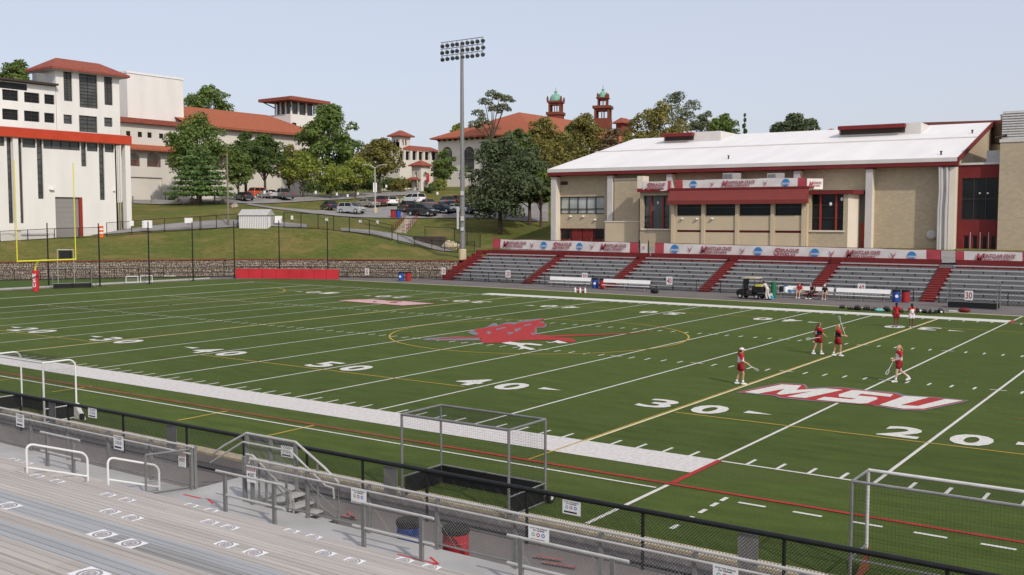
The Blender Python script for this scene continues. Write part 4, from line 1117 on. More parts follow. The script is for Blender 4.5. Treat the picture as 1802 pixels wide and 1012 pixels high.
for f_ in (.27, .76):
    mb = MB(); a = h[0] + (h[1] - h[0]) * f_; wG.box(mb, a - .1, a + .1, h[2], h[3], 2.0, 2.15); mb.build('mullion', frame_red, w_)
for f_ in (.33, .68):
    mb = MB(); z = h[2] + (h[3] - h[2]) * f_; wG.box(mb, h[0], h[1], z, z + .07, 2.0, 2.1); mb.build('glazing_bar', frame_dark, w_)
mb = MB(); wG.box(mb, h[0] - .2, h[1] + .2, h[2] - .15, h[2] - .002, 2.403, 2.55); mb.build('sill', cream_trim, pr_)
mb = MB(); wG.box(mb, a0 + .02, a1 + .5, zt_ + .003, zt_ + .4, WO + .02, 2.7); mb.build('canopy_edge', dark_red, pr_)
q0, q1 = wG.P(a1 + .52, zt_, 2.7), wG.P(a2 - .1, zt_, WO + .3); dq = q1 - q0
mb = MB(); mb.obox(q0 + np.array([0, 0, .003]), dq, wG.n * -.3, (0, 0, .4)); mb.build('canopy_edge', dark_red, pr_)
mb = MB(); mb.add([wG.P(a0 + .02, zt_ + .405, 2.75), wG.P(a1 + .5, zt_ + .405, 2.75), wG.P(a2, zt_ + .405, WO + .1), wG.P(a0 + .02, zt_ + .405, WO + .1)], [(0, 1, 2, 3)]); mb.build('roof', roof_white, pr_)
for f_ in (.25, .75):
    a, z = wG.uv(1461, 359, 2.2); mb = MB(); mb.ball(wG.P(a + (f_ - .25) * 2.4, z + (f_ - .25), 2.05), .16, .14, .22, 8, 6); mb.build('pendant_lamp', white_metal, pr_)
hd = (wG.uv(1517, 380, WO)[0], wG.uv(1526.5, 380, WO)[0], ZF, zt_ - .2)
mb = MB(); wG.box(mb, hd[0], hd[1], hd[2], hd[2] + 3.4, WO + .05, WO + .35); mb.build('door', frame_red, pr_)
mb = MB(); wG.box(mb, hd[0], hd[1], hd[2] + 3.42, hd[3], WO + .05, WO + .3); mb.build('side_light', glass_grey, pr_)
a, z = wG.uv(1640, 413, WO); mb = MB(); mb.lathe([(.02, 0), (.5, .02), (.55, .12), (.5, .3), (.3, .42)], (0, 0, 0), 14)
M_ = Matrix.Translation(Vector(wG.P(a, z, WO + .02))) @ Vector((0, 0, 1)).rotation_difference(Vector(wG.n)).to_matrix().to_4x4()
mb.v = [tuple(M_ @ Vector(p)) for p in mb.v]; mb.build('exhaust_cowl', pil_grey, gym)

# ---- red glazed entrance and the brick block at the right
EO = -1.5
en = thing('glazed_entrance', 'dark red glazed entrance between gymnasium and brick block', 'building', wG.P(50, ZF, EO))
a0, a1 = wG.uv(1685, 380, EO)[0], wG.uv(1756, 380, EO)[0]
zt_ = wG.uv(1720, 290, EO)[1]
hg = wG.rect(1692, 313, 1757, 387, EO); hg = (hg[0], a1 - .05, hg[2], hg[3])
ddw = [wG.rect(u, 414, u + 11, 448, EO) for u in (1694, 1709.5, 1727, 1742)]
ddw = [(a, b, ZF, z1) for a, b, z0, z1 in ddw]
mb = MB(); wG.holes(mb, a0, a1, ZF - .4, zt_, [hg] + ddw, .2, EO); mb.build('wall', dark_red, en)
w_ = wG.window(en, hg, 3, 2, glass_dark, frame_dark, .18, EO, .08)
for h in ddw: wG.window(en, h, 1, 1, glass_dark, frame_red, .18, EO, .1, 'door')
for h in ddw[1:]:
    mb = MB(); wG.box(mb, h[0] - .16, h[0] - .1, ZF, h[3] + .3, EO + .01, EO + .08); mb.build('door_post', galv_light, en)
mb = MB(); wG.box(mb, a0, a1, zt_ + .003, zt_ + .22, EO - 10, EO + .15); mb.build('roof', roof_edge, en)
mb = MB(); wG.box(mb, a0 + 2.2, a1, zt_ + .225, zt_ + 1.6, EO - 6, EO - 3); mb.build('roof_unit', galv_light, en)
mb = MB(); wG.box(mb, a0 + 4.2, a1 + 1, zt_ + .225, zt_ + 2.9, EO - 10, EO - 6.2); mb.build('plant_wall', pil_grey, en)
for u, v in ((1724, 340), (1738, 340)):
    a, z = wG.uv(u, v, EO); mb = MB(); mb.ball(wG.P(a, z, EO - .1), .12, .08, .1, 8, 5); mb.build('ceiling_lamp', white_metal, en)
BO = -0.5
bk = thing('brick_block', 'tan brick block with grey louvred top at the right edge', 'building', wG.P(55, ZF, BO))
a0 = wG.uv(1757, 350, BO)[0]; zt_ = wG.uv(1780, 250, BO)[1]
mb = MB(); wG.box(mb, a0, a0 + 22, ZF - .4, zt_, -26, BO); mb.build('wall', tan_brick, bk)
mb = MB(); wG.box(mb, a0 - .06, a0 + 22.1, zt_ + .002, zt_ + .32, -26.1, BO + .08); mb.build('coping', roof_edge, bk)
zl = wG.uv(1785, 195, BO - .6)[1]; al = wG.uv(1764, 220, BO - .6)[0]
mb = MB(); wG.box(mb, al, al + 20, zt_ + .325, zl, -20, BO - .7); sc_ = mb.build('louvre_screen', galv_light, bk)
nL = 11
for i in range(nL):
    z = zt_ + .35 + (zl - zt_ - .35) * i / nL
    mb = MB(); p_ = [(0, 0), (.12, .03), (.03, (zl - zt_ - .35) / nL * .8), (0, (zl - zt_ - .35) / nL * .8)]
    mb.prism(p_, wG.P(al - .02, z, BO - .7), wG.n, (0, 0, 1), wG.e * 20); mb.build('louvre', galv_light, sc_)
mb = MB(); mb.tube(wG.P(al - .6, zt_ + .5, BO - .3), wG.P(al + .5, zt_ + .7, BO - .3), .12); mb.build('roof_pipe', frame_dark, bk)
# roofs seen behind the gymnasium
rb = thing('rear_hall', 'building with long dull red roof behind the gymnasium', 'building', (0, 150, 10))
p0, p1 = at(1606, 216, 150), at(1770, 211, 122)
dv = p1 - p0; dv[2] = 0
mb = MB(); n_ = np.array([-dv[1], dv[0], 0]) / np.linalg.norm(dv)
mb.add([p0, p1, p1 - [0, 0, 3.0], p0 - [0, 0, 2.4], p1 + n_ * 9 - [0, 0, .1], p0 + n_ * 9 - [0, 0, .1]], [(0, 3, 2, 1), (0, 1, 4, 5)]); mb.build('roof', tile2, rb)
mb = MB(); mb.obox(p0 - [0, 0, 10], dv, n_ * 8.5, (0, 0, 7.4)); mb.build('wall', tan_plain, rb)
q0, q1 = at(1719, 212, 128), at(1764, 212, 124); d2 = q1 - q0; d2[2] = 0
ph = thing('penthouse', 'beige roof penthouse above the dull red roof', 'building', q0)
mb = MB(); mb.obox(q0 + n_ * 3 - [0, 0, 1.2], d2, n_ * 5, (0, 0, float(at(1740, 201, 126)[2] - q0[2]) + 1.2)); mb.build('wall', tan_plain, ph)
mb = MB(); mb.obox(q0 + n_ * 2.9 + [0, 0, float(at(1740, 201, 126)[2] - q0[2])], d2 * 1.02, n_ * 5.2, (0, 0, .15)); mb.build('coping', roof_edge, ph)
p0, p1 = at(1454, 232, 165), at(1482, 232, 165)
rs = thing('rear_gable', 'small red roof peeping over the gymnasium ridge', 'building', p0)
m0 = (p0 + p1) / 2 + [0, 0, .9]
mb = MB(); bk_ = _F * 8; bk_[2] = 0
mb.add([p0, p1, p1 + bk_, p0 + bk_, m0 + bk_ / 2 + (p1 - p0) * .3], [(0, 1, 4), (1, 2, 4), (2, 3, 4), (3, 0, 4)]); mb.build('roof', tile2, rs)
mb = MB(); mb.obox(p0 - [0, 0, 5] + bk_ * .1, (p1 - p0) * .95, bk_ * .8, (0, 0, 4.9)); mb.build('wall', tan_plain, rs)
# ================================================================== far grandstand
stand = thing('grandstand', 'far concrete grandstand with grey benches and red stairs', 'grandstand', (-12, 64.6, 0))
NR, RP, RR, Y0S, Z0S = 8, 0.935, 0.355, 64.6, 0.12
FL = [-39.3, -28.1, -17.6, -6.9, 3.7, 14.0]
FW = 0.6
secs = [(a + FW, b - FW) for a, b in zip(FL[:-1], FL[1:])] + [(14.0 + FW, 34.0)]
for xa_, xb_ in secs:
    mb = MB()
    for i in range(NR):
        y = Y0S + RP * i; z = Z0S + RR * i
        mb.box(xa_, xb_, y, y + RP - .002 if i < NR - 1 else 72.3, -.05, z)
    mb.build('terrace', stand_conc, stand)
    for i in range(NR):
        y = Y0S + RP * i; z = Z0S + RR * i
        mb = MB(); mb.box(xa_ + .05, xb_ - .05, y + .06, y + .34, z + .27, z + .315)
        mb.k = 1; mb.box(xa_ + .05, xb_ - .05, y + .035, y + .058, z + .225, z + .32)
        be = mb.build('bench', [bench_grey, alu], stand)
        mb = MB()
        for x in np.arange(xa_ + .8 + (i % 2) * .9, xb_ - .3, 1.9): mb.box(x, x + .06, y + .1, y + .3, z, z + .269)
        tag(mb.build('brackets', frame_dark, be), kind='stuff')
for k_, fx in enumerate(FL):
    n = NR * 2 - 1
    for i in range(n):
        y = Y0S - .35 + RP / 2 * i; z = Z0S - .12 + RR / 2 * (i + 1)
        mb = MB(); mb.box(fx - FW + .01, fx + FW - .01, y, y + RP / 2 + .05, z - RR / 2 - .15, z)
        mb.m = [1 if i_ == 1 else 0 for i_ in range(6)]; mb.build('step', [stand_red, stand_lit_worn], stand)  # step shading put into the colour: top face lighter, risers darker red
    if k_ == 5:
        mb = MB(); mb.box(fx - .59, fx + .59, 71.2, 72.62, -.05, Z0S + RR * NR - .06); mb.build('stair_landing', stand_conc, stand)
    if k_ < 5:
        mb = MB(); mb.box(fx - FW + .01, fx + FW - .01, 72.0, 72.35, 2.2, 3.3); mb.build('stair_head', stand_red, stand)
for xa_, xb_ in ((-39.3, -17.1), (-16.9, 13.35), (14.65, 34)):
    mb = MB(); mb.box(xa_, xb_, 72.36, 72.55, 2.0, 3.38); mb.build('parapet', dark_red, stand)
mb = MB(); mb.box(-40.0, -39.95, 64.3, 72.3, -.05, .2)
for i in range(NR): mb.box(-40.25, -39.93, Y0S + RP * i, Y0S + RP * (i + 1) + .002, -.05, Z0S + RR * (i + 1) + .35)
mb.build('side_wall', stand_red, stand)
drape('plaza', [(-39, 72.6), (60, 72.6), (60, 84.4), (-36, 80.3)], asphalt2, .06)

# ---- banners
def zb(x): return 4.66 - (x + 38.6) * 0.0085
def disc(parent, c, ex, r):
    ex = np.array(ex); b = MB()
    pts = [c + ex * (r * math.cos(t)) + np.array([0, 0, r * math.sin(t)]) for t in np.linspace(0, 2 * math.pi, 25)[:-1]]
    nn = np.cross(ex, [0, 0, 1.0]); b.poly([p + nn * .012 for p in pts]); o = b.build('disc', ncaa_blue, parent)
    b = MB(); h = r * .5
    b.poly([c + nn * .018 + ex * x + np.array([0, 0, z]) for x, z in ((-r * .86, -h), (r * .86, -h), (r * .94, -h * .1), (-r * .94, -h * .1))])
    b.build('disc_bar', banner_white, o)
    b = MB(); text_to(b, 'NCAA', c + nn * .024 - ex * r * .7 + np.array([0, 0, -h * .95]), ex, (0, 0, 1), r * 1.4, h * .75); b.build('lettering', ncaa_blue, o)
def hawk(parent, c, ex, s):
    ex = np.array(ex); nn = np.cross(ex, [0, 0, 1.0])
    for k_, (pts, m) in enumerate((([(-1, .95), (-.75, .3), (-.1, -.95), (.15, -.9), (-.05, -.2), (-.5, .1)], letter_red), ([(1, .95), (.8, .2), (.3, -.6), (.1, -.55), (.1, -.1), (.55, .25)], letter_red), ([(-.8, .6), (-.3, -.3), (-.05, -.25), (-.15, .25)], letter_grey))):
        b = MB(); b.poly([c + nn * (.012 + .005 * k_) + ex * (p[0] * s * .75) + np.array([0, 0, p[1] * s]) for p in pts[::-1]]); b.build('emblem', m, parent)
def word(parent, big, rest, sub, c0, ex, wd, ht):
    ex = np.array(ex, float); nn = np.cross(ex, [0, 0, 1.0]); up = np.array([0, 0, 1.0])
    for m, o, d in ((letter_grey, .010, np.array([0.0, 0, 0]) + ex * .04 - up * .03), (letter_red, .016, np.zeros(3))):
        b = MB(); q = c0 + nn * o + d
        text_to(b, big, q, ex, up, ht * .72, ht, .25)
        text_to(b, rest, q + ex * (ht * .78) + up * (ht * .47), ex, up, wd - ht * .85, ht * .46, .25)
        text_to(b, sub, q + ex * (ht * .86) + up * (ht * .04), ex, up, (wd - ht * .85) * .8, ht * .32, .25)
        b.build('lettering', m, parent)
def banner(label, wl, off, u0, u1, vm, zfun, ht, items, reds, group=None, rails=True):
    A = lambda u: wl.uv(u, vm, off)[0]
    a0, a1 = A(u0), A(u1)
    t = thing('banner', label, 'banner', wl.P((a0 + a1) / 2, zfun((a0 + a1) / 2) - ht, off), 0, group)
    cuts = sorted([(A(r0), A(r1)) for r0, r1 in reds]); segs = []; cur = a0
    for c0, c1 in cuts:
        if c0 > cur + .02: segs.append((cur, c0, banner_white))
        segs.append((max(c0, a0), min(c1, a1), banner_red)); cur = c1
    if cur < a1 - .02: segs.append((cur, a1, banner_white))
    for s0, s1, m in segs:
        mb = MB(); n = max(2, int((s1 - s0) / .35)); vs = []
        for i in range(n + 1):
            a = s0 + .004 + (s1 - s0 - .008) * i / n
            for j in range(5):
                sag = .035 * math.sin(a * 1.7 + j) + .02 * math.sin(a * 4.1 + j * 2)
                zz_ = zfun(a) - ht * j / 4 + (.025 * math.sin(a * 1.1) if j in (0, 4) else 0)
                vs.append(wl.P(a, zz_, off - .05 + sag))
        mb.add(vs, [(i * 5 + j, i * 5 + j + 1, (i + 1) * 5 + j + 1, (i + 1) * 5 + j) for i in range(n) for j in range(4)])
        mb.build('cloth', m, t, smooth=True)
    for kind, x0, x1 in items:
        c0, c1 = A(x0), A(x1); am = (c0 + c1) / 2; zm = zfun(am) - ht / 2
        o = off + .03
        if kind == 'd': disc(t, wl.P(am, zm, o), wl.e, min((c1 - c0) / 2 * 1.05, ht * .42))
        elif kind == 'h': hawk(t, wl.P(am, zm, o), wl.e, ht * .34)
        elif kind == 'm': word(t, 'M', 'ONTCLAIR STATE', 'RED HAWKS', wl.P(c0, zm - ht * .36, o), wl.e, c1 - c0, ht * .72)
        elif kind == 's': word(t, 'S', 'PRAGUE', 'FIELD', wl.P(c0, zm - ht * .36, o), wl.e, c1 - c0, ht * .72)
    if rails:
        mb = MB()
        for z_ in (.03, -ht - .05): mb.path([wl.P(a, zfun(a) + z_, off - .12) for a in (a0, a1)], .03, 5)
        mb.build('rail', dark_red, t)
        mb = MB()
        n = max(2, int((a1 - a0) / 2.4))
        for i in range(n + 1):
            a = a0 + (a1 - a0) * i / n; mb = MB(); mb.tube(wl.P(a, 3.37, off - .17), wl.P(a, zfun(a) + .06, off - .17), .035); mb.build('post', dark_red, t)
    return t
wB = Y_wall(72.5)
banner('long white banner on the stand rail left of the gate, red ends', wB, 0, 866.5, 1123, 433, zb, 1.12,
       [('m', 885, 926), ('h', 932, 940), ('d', 952, 962), ('s', 972, 1006), ('d', 1015, 1025), ('h', 1038, 1045), ('m', 1056, 1102)], [(866, 880.5), (1108, 1124)])
banner('longest white banner on the stand rail below the press box', wB, 0, 1152, 1655, 442, zb, 1.12,
       [('d', 1181, 1194), ('h', 1209, 1218), ('m', 1232, 1287), ('h', 1302, 1310), ('d', 1327.5, 1341), ('s', 1361, 1406), ('d', 1427, 1441), ('h', 1457, 1469), ('m', 1488, 1549), ('h', 1566, 1577), ('d', 1597.5, 1612)], [(1152, 1168), (1630, 1656)])
banner('white banner on the stand rail right of the open stair', wB, 0, 1681, 1990, 455, zb, 1.12,
       [('m', 1716, 1786), ('h', 1822, 1834), ('d', 1850, 1866)], [(1681, 1696.5), (1799, 1812)])
t = banner('narrow upright white banner between the two long ones', wB, .05, 1127.5, 1138.5, 442, lambda a: 4.42, 1.85, [], [], None, False)
hawk(t, wB.P(wB.uv(1133, 440, 0)[0], 4.0, .1), wB.e, .26); disc(t, wB.P(wB.uv(1133, 440, 0)[0], 3.1, .1), wB.e, .27)
for u in (1125, 1141):
    mb = MB(); a = wB.uv(u, 440, 0)[0]; mb.tube((a, 72.55, 2.4), (a, 72.55, 4.75), .06); mb.build('post', black, t)
banner('white banner above the red press box awning', wG, PO + .1, 1189, 1418.5, 323, lambda a: wG.uv(1300, 315, PO + .1)[1], .98,
       [('d', 1213.5, 1227), ('h', 1248, 1258), ('m', 1270, 1328), ('h', 1342, 1351), ('d', 1375, 1391)], [(1188, 1201), (1403.5, 1419)], None, False)
banner('short white banner over the left glazed bay', wG, 2.93, 1131, 1180, 328, lambda a: wG.uv(1155, 319, 2.93)[1], 1.12, [('s', 1137, 1170)], [(1174.5, 1181)], None, False)
a_, z_ = wG.uv(1422, 324, 2.0)
tb = thing('banner', 'small white sign sheet turned away at the right end of the press box roof', 'banner', wG.P(a_, z_ - .5, 2.0))
p0 = wG.P(a_, z_ - .55, 2.4); dv = wG.P(wG.uv(1448, 324, .9)[0], z_ - .55, .9) - p0
mb = MB(); mb.obox(p0, dv, -wG.n * .04, (0, 0, 1.15)); mb.build('cloth', banner_white, tb)
word(tb, 'M', 'ONTCLAIR STATE', 'RED HAWKS', p0 + dv * .1 + np.array([0, 0, .25]), dv / np.linalg.norm(dv), np.linalg.norm(dv) * .8, .6)

# ---- chain-link fences
def chain_fence(name, label, pts, ht, pm=black, wm=black_wire, post_every=2.4, r=.035, pitch=.16, wr=.006, cat='fence', mid=False, mesh=True, zf=None, bottom=.06):
    """pts = [(x, y, z)] along the foot"""
    t = thing(name, label, cat, pts[0])
    top = MB(); net = MB(); bot = MB()
    for a, b in zip(pts[:-1], pts[1:]):
        a = np.array(a, float); b = np.array(b, float); L = np.linalg.norm(b[:2] - a[:2]); n = max(1, round(L / post_every))
        up = np.array([0, 0, 1.0])
        for i in range(n + (1 if b is pts[-1] or np.allclose(b, pts[-1]) else 0)):
            p = a + (b - a) * i / n
            q = MB(); q.tube(p - up * .05, p + up * (ht + .03), r, r, 6); q.build('post', pm, t)
        top.tube(a + up * ht, b + up * ht, r * .75, r * .75, 5)
        bot.tube(a + up * bottom, b + up * bottom, r * .6, r * .6, 4)
        if mid: bot.tube(a + up * ht * .5, b + up * ht * .5, r * .6, r * .6, 4)
        if mesh:
            d = (b - a) / L; h = ht - bottom; k_ = int(L / pitch); hn = h
            for i in range(-int(h / pitch) - 1, k_ + 1):
                for sg in (1, -1):
                    s0 = i * pitch if sg > 0 else i * pitch + hn
                    z0_, z1_ = bottom, ht
                    s1 = s0 + sg * hn
                    # clip to the panel
                    def cl(s0, z0_, s1, z1_):
                        for lo, hi in ((0.0, L),):
                            if s0 > s1: s0, z0_, s1, z1_ = s1, z1_, s0, z0_
                            if s1 <= lo or s0 >= hi: return None
                            if s0 < lo: z0_ = z0_ + (z1_ - z0_) * (lo - s0) / (s1 - s0); s0 = lo
                            if s1 > hi: z1_ = z0_ + (z1_ - z0_) * (hi - s0) / (s1 - s0); s1 = hi
                        return s0, z0_, s1, z1_
                    c = cl(s0, z0_, s1, z1_)
                    if c and c[2] - c[0] > .01:
                        net.tube(a + d * c[0] + up * c[1], a + d * c[2] + up * c[3], wr, wr, 3, False)
    top.build('top_rail', pm, t); bot.build('bottom_rail', pm, t)
    if mesh: tag(net.build('wire_mesh', wm, t), kind='stuff')
    return t
chain_fence('chain_link_fence', 'low black chain-link fence along the foot of the far stand', [(-43.5, 64.3, 0), (13.0, 63.8, 0)], 1.1, post_every=2.6, pitch=.3, wr=.008)
chain_fence('chain_link_fence', 'low black fence at the foot of the stand right of the last red stair', [(15.1, 63.7, 0), (34, 63.3, 0)], 1.1, post_every=2.6, pitch=.3, wr=.008)
chain_fence('chain_link_fence', 'black chain-link fence in front of the stone wall, from goal to far corner', [(-92, 14, 0), (-79.5, 34.5, 0), (-71.8, 45.6, 0), (-64.6, 54.3, 0), (-55.2, 60.2, 0), (-44.2, 64.4, 0)], 1.25, post_every=3.0, pitch=.3, wr=.008, mid=True)
# number boards on the far fence
for txt, u, v, lab in (('20', 894, 482, 'white board with red 20 hung on the far fence'), ('30', 1029, 487, 'white board with red 30 by the left bench'), ('40', 1178, 494, 'white board with red 40 behind the second bench'),
                       ('40', 1516, 507, 'white board with red 40 above the right benches'), ('30', 1705, 520, 'white board with red 30 inside the dark goal'), ('10', 780, 477, 'white board with red 10 by the left end of the stand'), ('G', 646, 478, 'white board with red G on the fence by the stone wall')):
    p = onY(u, v, 63.6) if u > 700 else onY(u, v, 61.9)
    s = thing('number_board', lab, 'sign', (p[0], p[1], p[2]), 0, 'yard number boards on the far fence')
    mb = MB(); mb.box(p[0] - .33, p[0] + .33, p[1] - .02, p[1] + .0, p[2] - .4, p[2] + .4); mb.build('board', white_plain, s)
    mb = MB(); text_to(mb, txt, (p[0] - .25 if len(txt) > 1 else p[0] - .17, p[1] - .03, p[2] - .28), (1, 0, 0), (0, 0, 1), .5 if len(txt) > 1 else .34, .56); mb.build('numeral', letter_red, s)
    mb = MB(); mb.tube((p[0], p[1] + .03, p[2] - .5), (p[0], p[1] + .03, p[2] + .3), .02); mb.build('bracket', black, s)

# ================================================================== stone retaining wall
sw = thing('stone_wall', 'long low rubble wall with red top rail under the grass bank', 'wall', (-66.5, 56, 0))
wl_pts = [np.array(p, float) for p in BND[1:8]] + [np.array((-40.9, 68.4))]
core = MB(); cap = MB(); stones = MB(); rng = random.Random(3)
for a, b in zip(wl_pts[:-1], wl_pts[1:]):
    d = b - a; L = np.hypot(*d); d = d / L; n = np.array([d[1], -d[0]])
    core.obox((a[0] - n[0] * .5, a[1] - n[1] * .5, -.1), (d[0] * L, d[1] * L, 0), (n[0] * .45, n[1] * .45, 0), (0, 0, 2.12))
    cap.obox((a[0] - n[0] * .5, a[1] - n[1] * .5, 2.02), (d[0] * L, d[1] * L, 0), (n[0] * .62, n[1] * .62, 0), (0, 0, .14))
    if a[0] < -95: continue
    z = 0.0; row = 0
    while z < 2.0:
        h = rng.uniform(.13, .25); s = rng.uniform(-.3, 0)
        while s < L:
            wd = rng.uniform(.15, .38); zz0 = z + rng.uniform(0, .05); hh = min(h, 2.02 - zz0) - .025
            if hh > .06:
                pr = rng.uniform(.03, .12); s0, s1 = max(s + .018, 0), min(s + wd - .018, L)
                if s1 - s0 > .05:
                    j = lambda k=.04: rng.uniform(-k, k)
                    base = [(s0 + j(), zz0 + j(.02)), (s1 + j(), zz0 + j(.02)), (s1 + j(), zz0 + hh + j(.02)), (s0 + j(), zz0 + hh + j(.02))]
                    cx, cz = (s0 + s1) / 2, zz0 + hh / 2
                    P3 = lambda q, o: (a[0] + d[0] * q[0] + n[0] * o, a[1] + d[1] * q[0] + n[1] * o, q[1])
                    vs = [P3(q, -.06) for q in base] + [P3((cx + (q[0] - cx) * .6, cz + (q[1] - cz) * .55), pr) for q in base]
                    stones.add(vs, [(4, 5, 6, 7), (0, 1, 5, 4), (1, 2, 6, 5), (2, 3, 7, 6), (3, 0, 4, 7)])
            s += wd
        z += h
core.build('core', stone_gap, sw); cap.build('coping', rust_paint, sw); tag(stones.build('stones', stone_a, sw), kind='stuff')

# ================================================================== trees
leaf_dark = leaf_mat('leaf_dark', (0.073, 0.119, 0.039), (0.161, 0.224, 0.070))
leaf_mid = leaf_mat('leaf_mid', (0.101, 0.157, 0.042), (0.217, 0.287, 0.081))
leaf_yel = leaf_mat('leaf_yellow', (0.182, 0.231, 0.045), (0.364, 0.406, 0.092))
leaf_olive = leaf_mat('leaf_olive', (0.168, 0.168, 0.050), (0.308, 0.266, 0.084))
leaf_brown = leaf_mat('leaf_brown', (0.210, 0.133, 0.077), (0.280, 0.210, 0.105))
leaf_pine = leaf_mat('leaf_pine', (0.084, 0.147, 0.050), (0.182, 0.273, 0.087), 0.25)
leaf_blue = leaf_mat('leaf_bluegreen', (0.070, 0.098, 0.048), (0.150, 0.180, 0.092), 0.25)
leaf_grey = leaf_mat('leaf_greygreen', (0.126, 0.151, 0.087), (0.238, 0.259, 0.147), 0.3)
def leaf_cloud(name, parent, cl, n, size, m, rng, flat=0.0, org=None):
    """n leaf-sized faces spread over a set of clumps [(centre, radii)]"""
    C_ = np.array([c for c, r in cl]); Rr = np.array([r for c, r in cl])
    wgt = Rr.prod(1) ** (2 / 3); idx = rng.choice(len(cl), n, p=wgt / wgt.sum())
    d = rng.normal(size=(n, 3)); d /= np.linalg.norm(d, axis=1, keepdims=True)
    d[:, 2] = np.where(d[:, 2] < -.55, -d[:, 2], d[:, 2])
    rad = (0.55 + 0.5 * rng.random(n)) ** 1.0
    p = C_[idx] + d * Rr[idx] * rad[:, None]
    nn = d * .75 + rng.normal(size=(n, 3)) * .5 + np.array([0, 0, .35]); nn /= np.linalg.norm(nn, axis=1, keepdims=True)
    t = np.cross(nn, rng.normal(size=(n, 3))); t /= np.linalg.norm(t, axis=1, keepdims=True); b = np.cross(nn, t)
    s = size * (0.42 + 1.25 * rng.random(n) ** 1.6)[:, None]
    bend = nn * s * .25
    v = np.stack([p - t * s, p + b * s * .55 + bend, p + t * s, p - b * s * .55 + bend], 1).reshape(-1, 3)
    if org is not None: v = v - np.array(org)
    me = bpy.data.meshes.new(name)
    me.vertices.add(n * 4); me.vertices.foreach_set('co', v.astype(np.float32).ravel())
    me.loops.add(n * 4); me.loops.foreach_set('vertex_index', np.arange(n * 4, dtype=np.int32))
    me.polygons.add(n); me.polygons.foreach_set('loop_start', np.arange(0, n * 4, 4, dtype=np.int32)); me.polygons.foreach_set('loop_total', np.full(n, 4, np.int32))
    me.materials.append(m); me.update(calc_edges=True); me.validate()
    return link(name, me, parent)
TREES = 0
def tree(name, label, u, dep, vt, hw, kind='broad', m=None, n=3600, size=.34, group=None, seed=None, crown0=.22, vb=None, lean=0.0, extra=None):
    global TREES
    TREES += 1; rng = np.random.default_rng(seed or 100 + TREES)
    p = at(u, 300, dep); x, y = float(p[0]), float(p[1]); z0 = H(x, y) - .1 if vb is None else float(at(u, vb, dep)[2])
    zt_ = float(at(u, vt, dep)[2]); h = zt_ - z0; r = hw * dep / 1780.0
    t = thing(name, label, 'tree', (x, y, z0), 0, group)
    tr = MB(); cl = []
    tr_r = max(.12, min(.45, h * .022))
    if kind in ('broad', 'bush', 'bare'):
        c0 = z0 + h * crown0; cz = (c0 + zt_) / 2; rz = (zt_ - c0) / 2
        nc = 58 if kind == 'broad' else 20; r *= 1.08
        tr.tube((x, y, z0 - .3), (x, y, z0 + h * .3), tr_r * 1.15, tr_r * .8, 8); tr.tube((x, y, z0 + h * .3), (x + .1, y, z0 + h * .7), tr_r * .8, tr_r * .35, 7)
        for i in range(nc):
            d = rng.normal(size=3); d /= np.linalg.norm(d); q = .50 + .34 * rng.random()
            if i < 4: d = np.array([.3 * math.cos(i * 1.6), .3 * math.sin(i * 1.6), .95]); q = .86 - .06 * i
            elif i < 8: d = np.array([_R[0] * (1 if i % 2 else -1), _R[1] * (1 if i % 2 else -1), .35 * (i - 5.5)]); q = .80
            sc_ = 1.0 - .25 * max(0, d[2])
            c = np.array([x + d[0] * r * q * sc_, y + d[1] * r * q * sc_, cz + d[2] * rz * q])
            rr = r * (.17 + .15 * rng.random()); cl.append((c, (rr, rr, min(rr * .85, rz * .42))))
            if i % 2 == 0: tr.tube((x, y, z0 + h * (.22 + .25 * rng.random())), c, tr_r * .35, tr_r * .1, 5)
        cl.append((np.array([x, y, cz]), (r * .5, r * .5, rz * .6)))
    elif kind == 'pine':
        tr.tube((x, y, z0 - .3), (x, y, zt_ - h * .05), tr_r * 1.1, .05, 7)
        nl = 11
        for i in range(nl):
            f = i / (nl - 1); zc = z0 + h * (crown0 + (0.97 - crown0) * f); rr = r * (1 - f) ** .55 * (.85 + .3 * rng.random()) + .25
            k_ = max(3, int(8 * (1 - f) + 3)); a0 = rng.random() * 6
            for j in range(k_):
                a = a0 + 2 * math.pi * j / k_ + rng.normal() * .15; q = rr * (.62 + .2 * rng.random())
                c = np.array([x + q * math.cos(a), y + q * math.sin(a), zc - rr * .10]); cl.append((c, (rr * .42, rr * .42, max(.22, h * .032))))
                tr.tube((x, y, zc), c, .06, .02, 4)
            cl.append((np.array([x, y, zc]), (rr * .35, rr * .35, h * .04)))
    elif kind == 'airy':
        tr.tube((x, y, z0 - .3), (x + lean * .5, y, z0 + h * .6), tr_r, tr_r * .6, 7)
        for k_, (dx, dz) in enumerate(extra):
            c = np.array([x + dx * r * _R[0], y + dx * r * _R[1], z0 + h * dz]); rr = r * .36
            cl.append((c, (rr, rr, rr * .6))); cl.append((c + np.array([_R[0], _R[1], 0]) * rr * .8 - [0, 0, rr * .3], (rr * .5, rr * .5, rr * .35)))
            tr.tube((x + lean * .5, y, z0 + h * .5), c - [0, 0, rr * .3], tr_r * .4, .06, 5)
    elif kind == 'spruce':
        tr.tube((x, y, z0 - .3), (x, y, zt_), tr_r, .04, 6)
        for i in range(14):
            f = i / 13; rr = r * (1 - f * .9); zc = z0 + h * (.12 + .85 * f)
            for j in range(5):
                a = rng.random() * 6.28; cl.append((np.array([x + rr * .5 * math.cos(a), y + rr * .5 * math.sin(a), zc]), (rr * .5, rr * .5, h * .03)))
    tr.build('trunk', bark, t)
    leaf_cloud('crown', t, cl, int(n * 2.0), size * .70, m, rng, org=wloc(t))
    return t
tree('pine_tree', 'broad bright pine in front of the arcade hall', 352, 165, 246, 47, 'pine', leaf_pine, 5200, .30, crown0=.22)
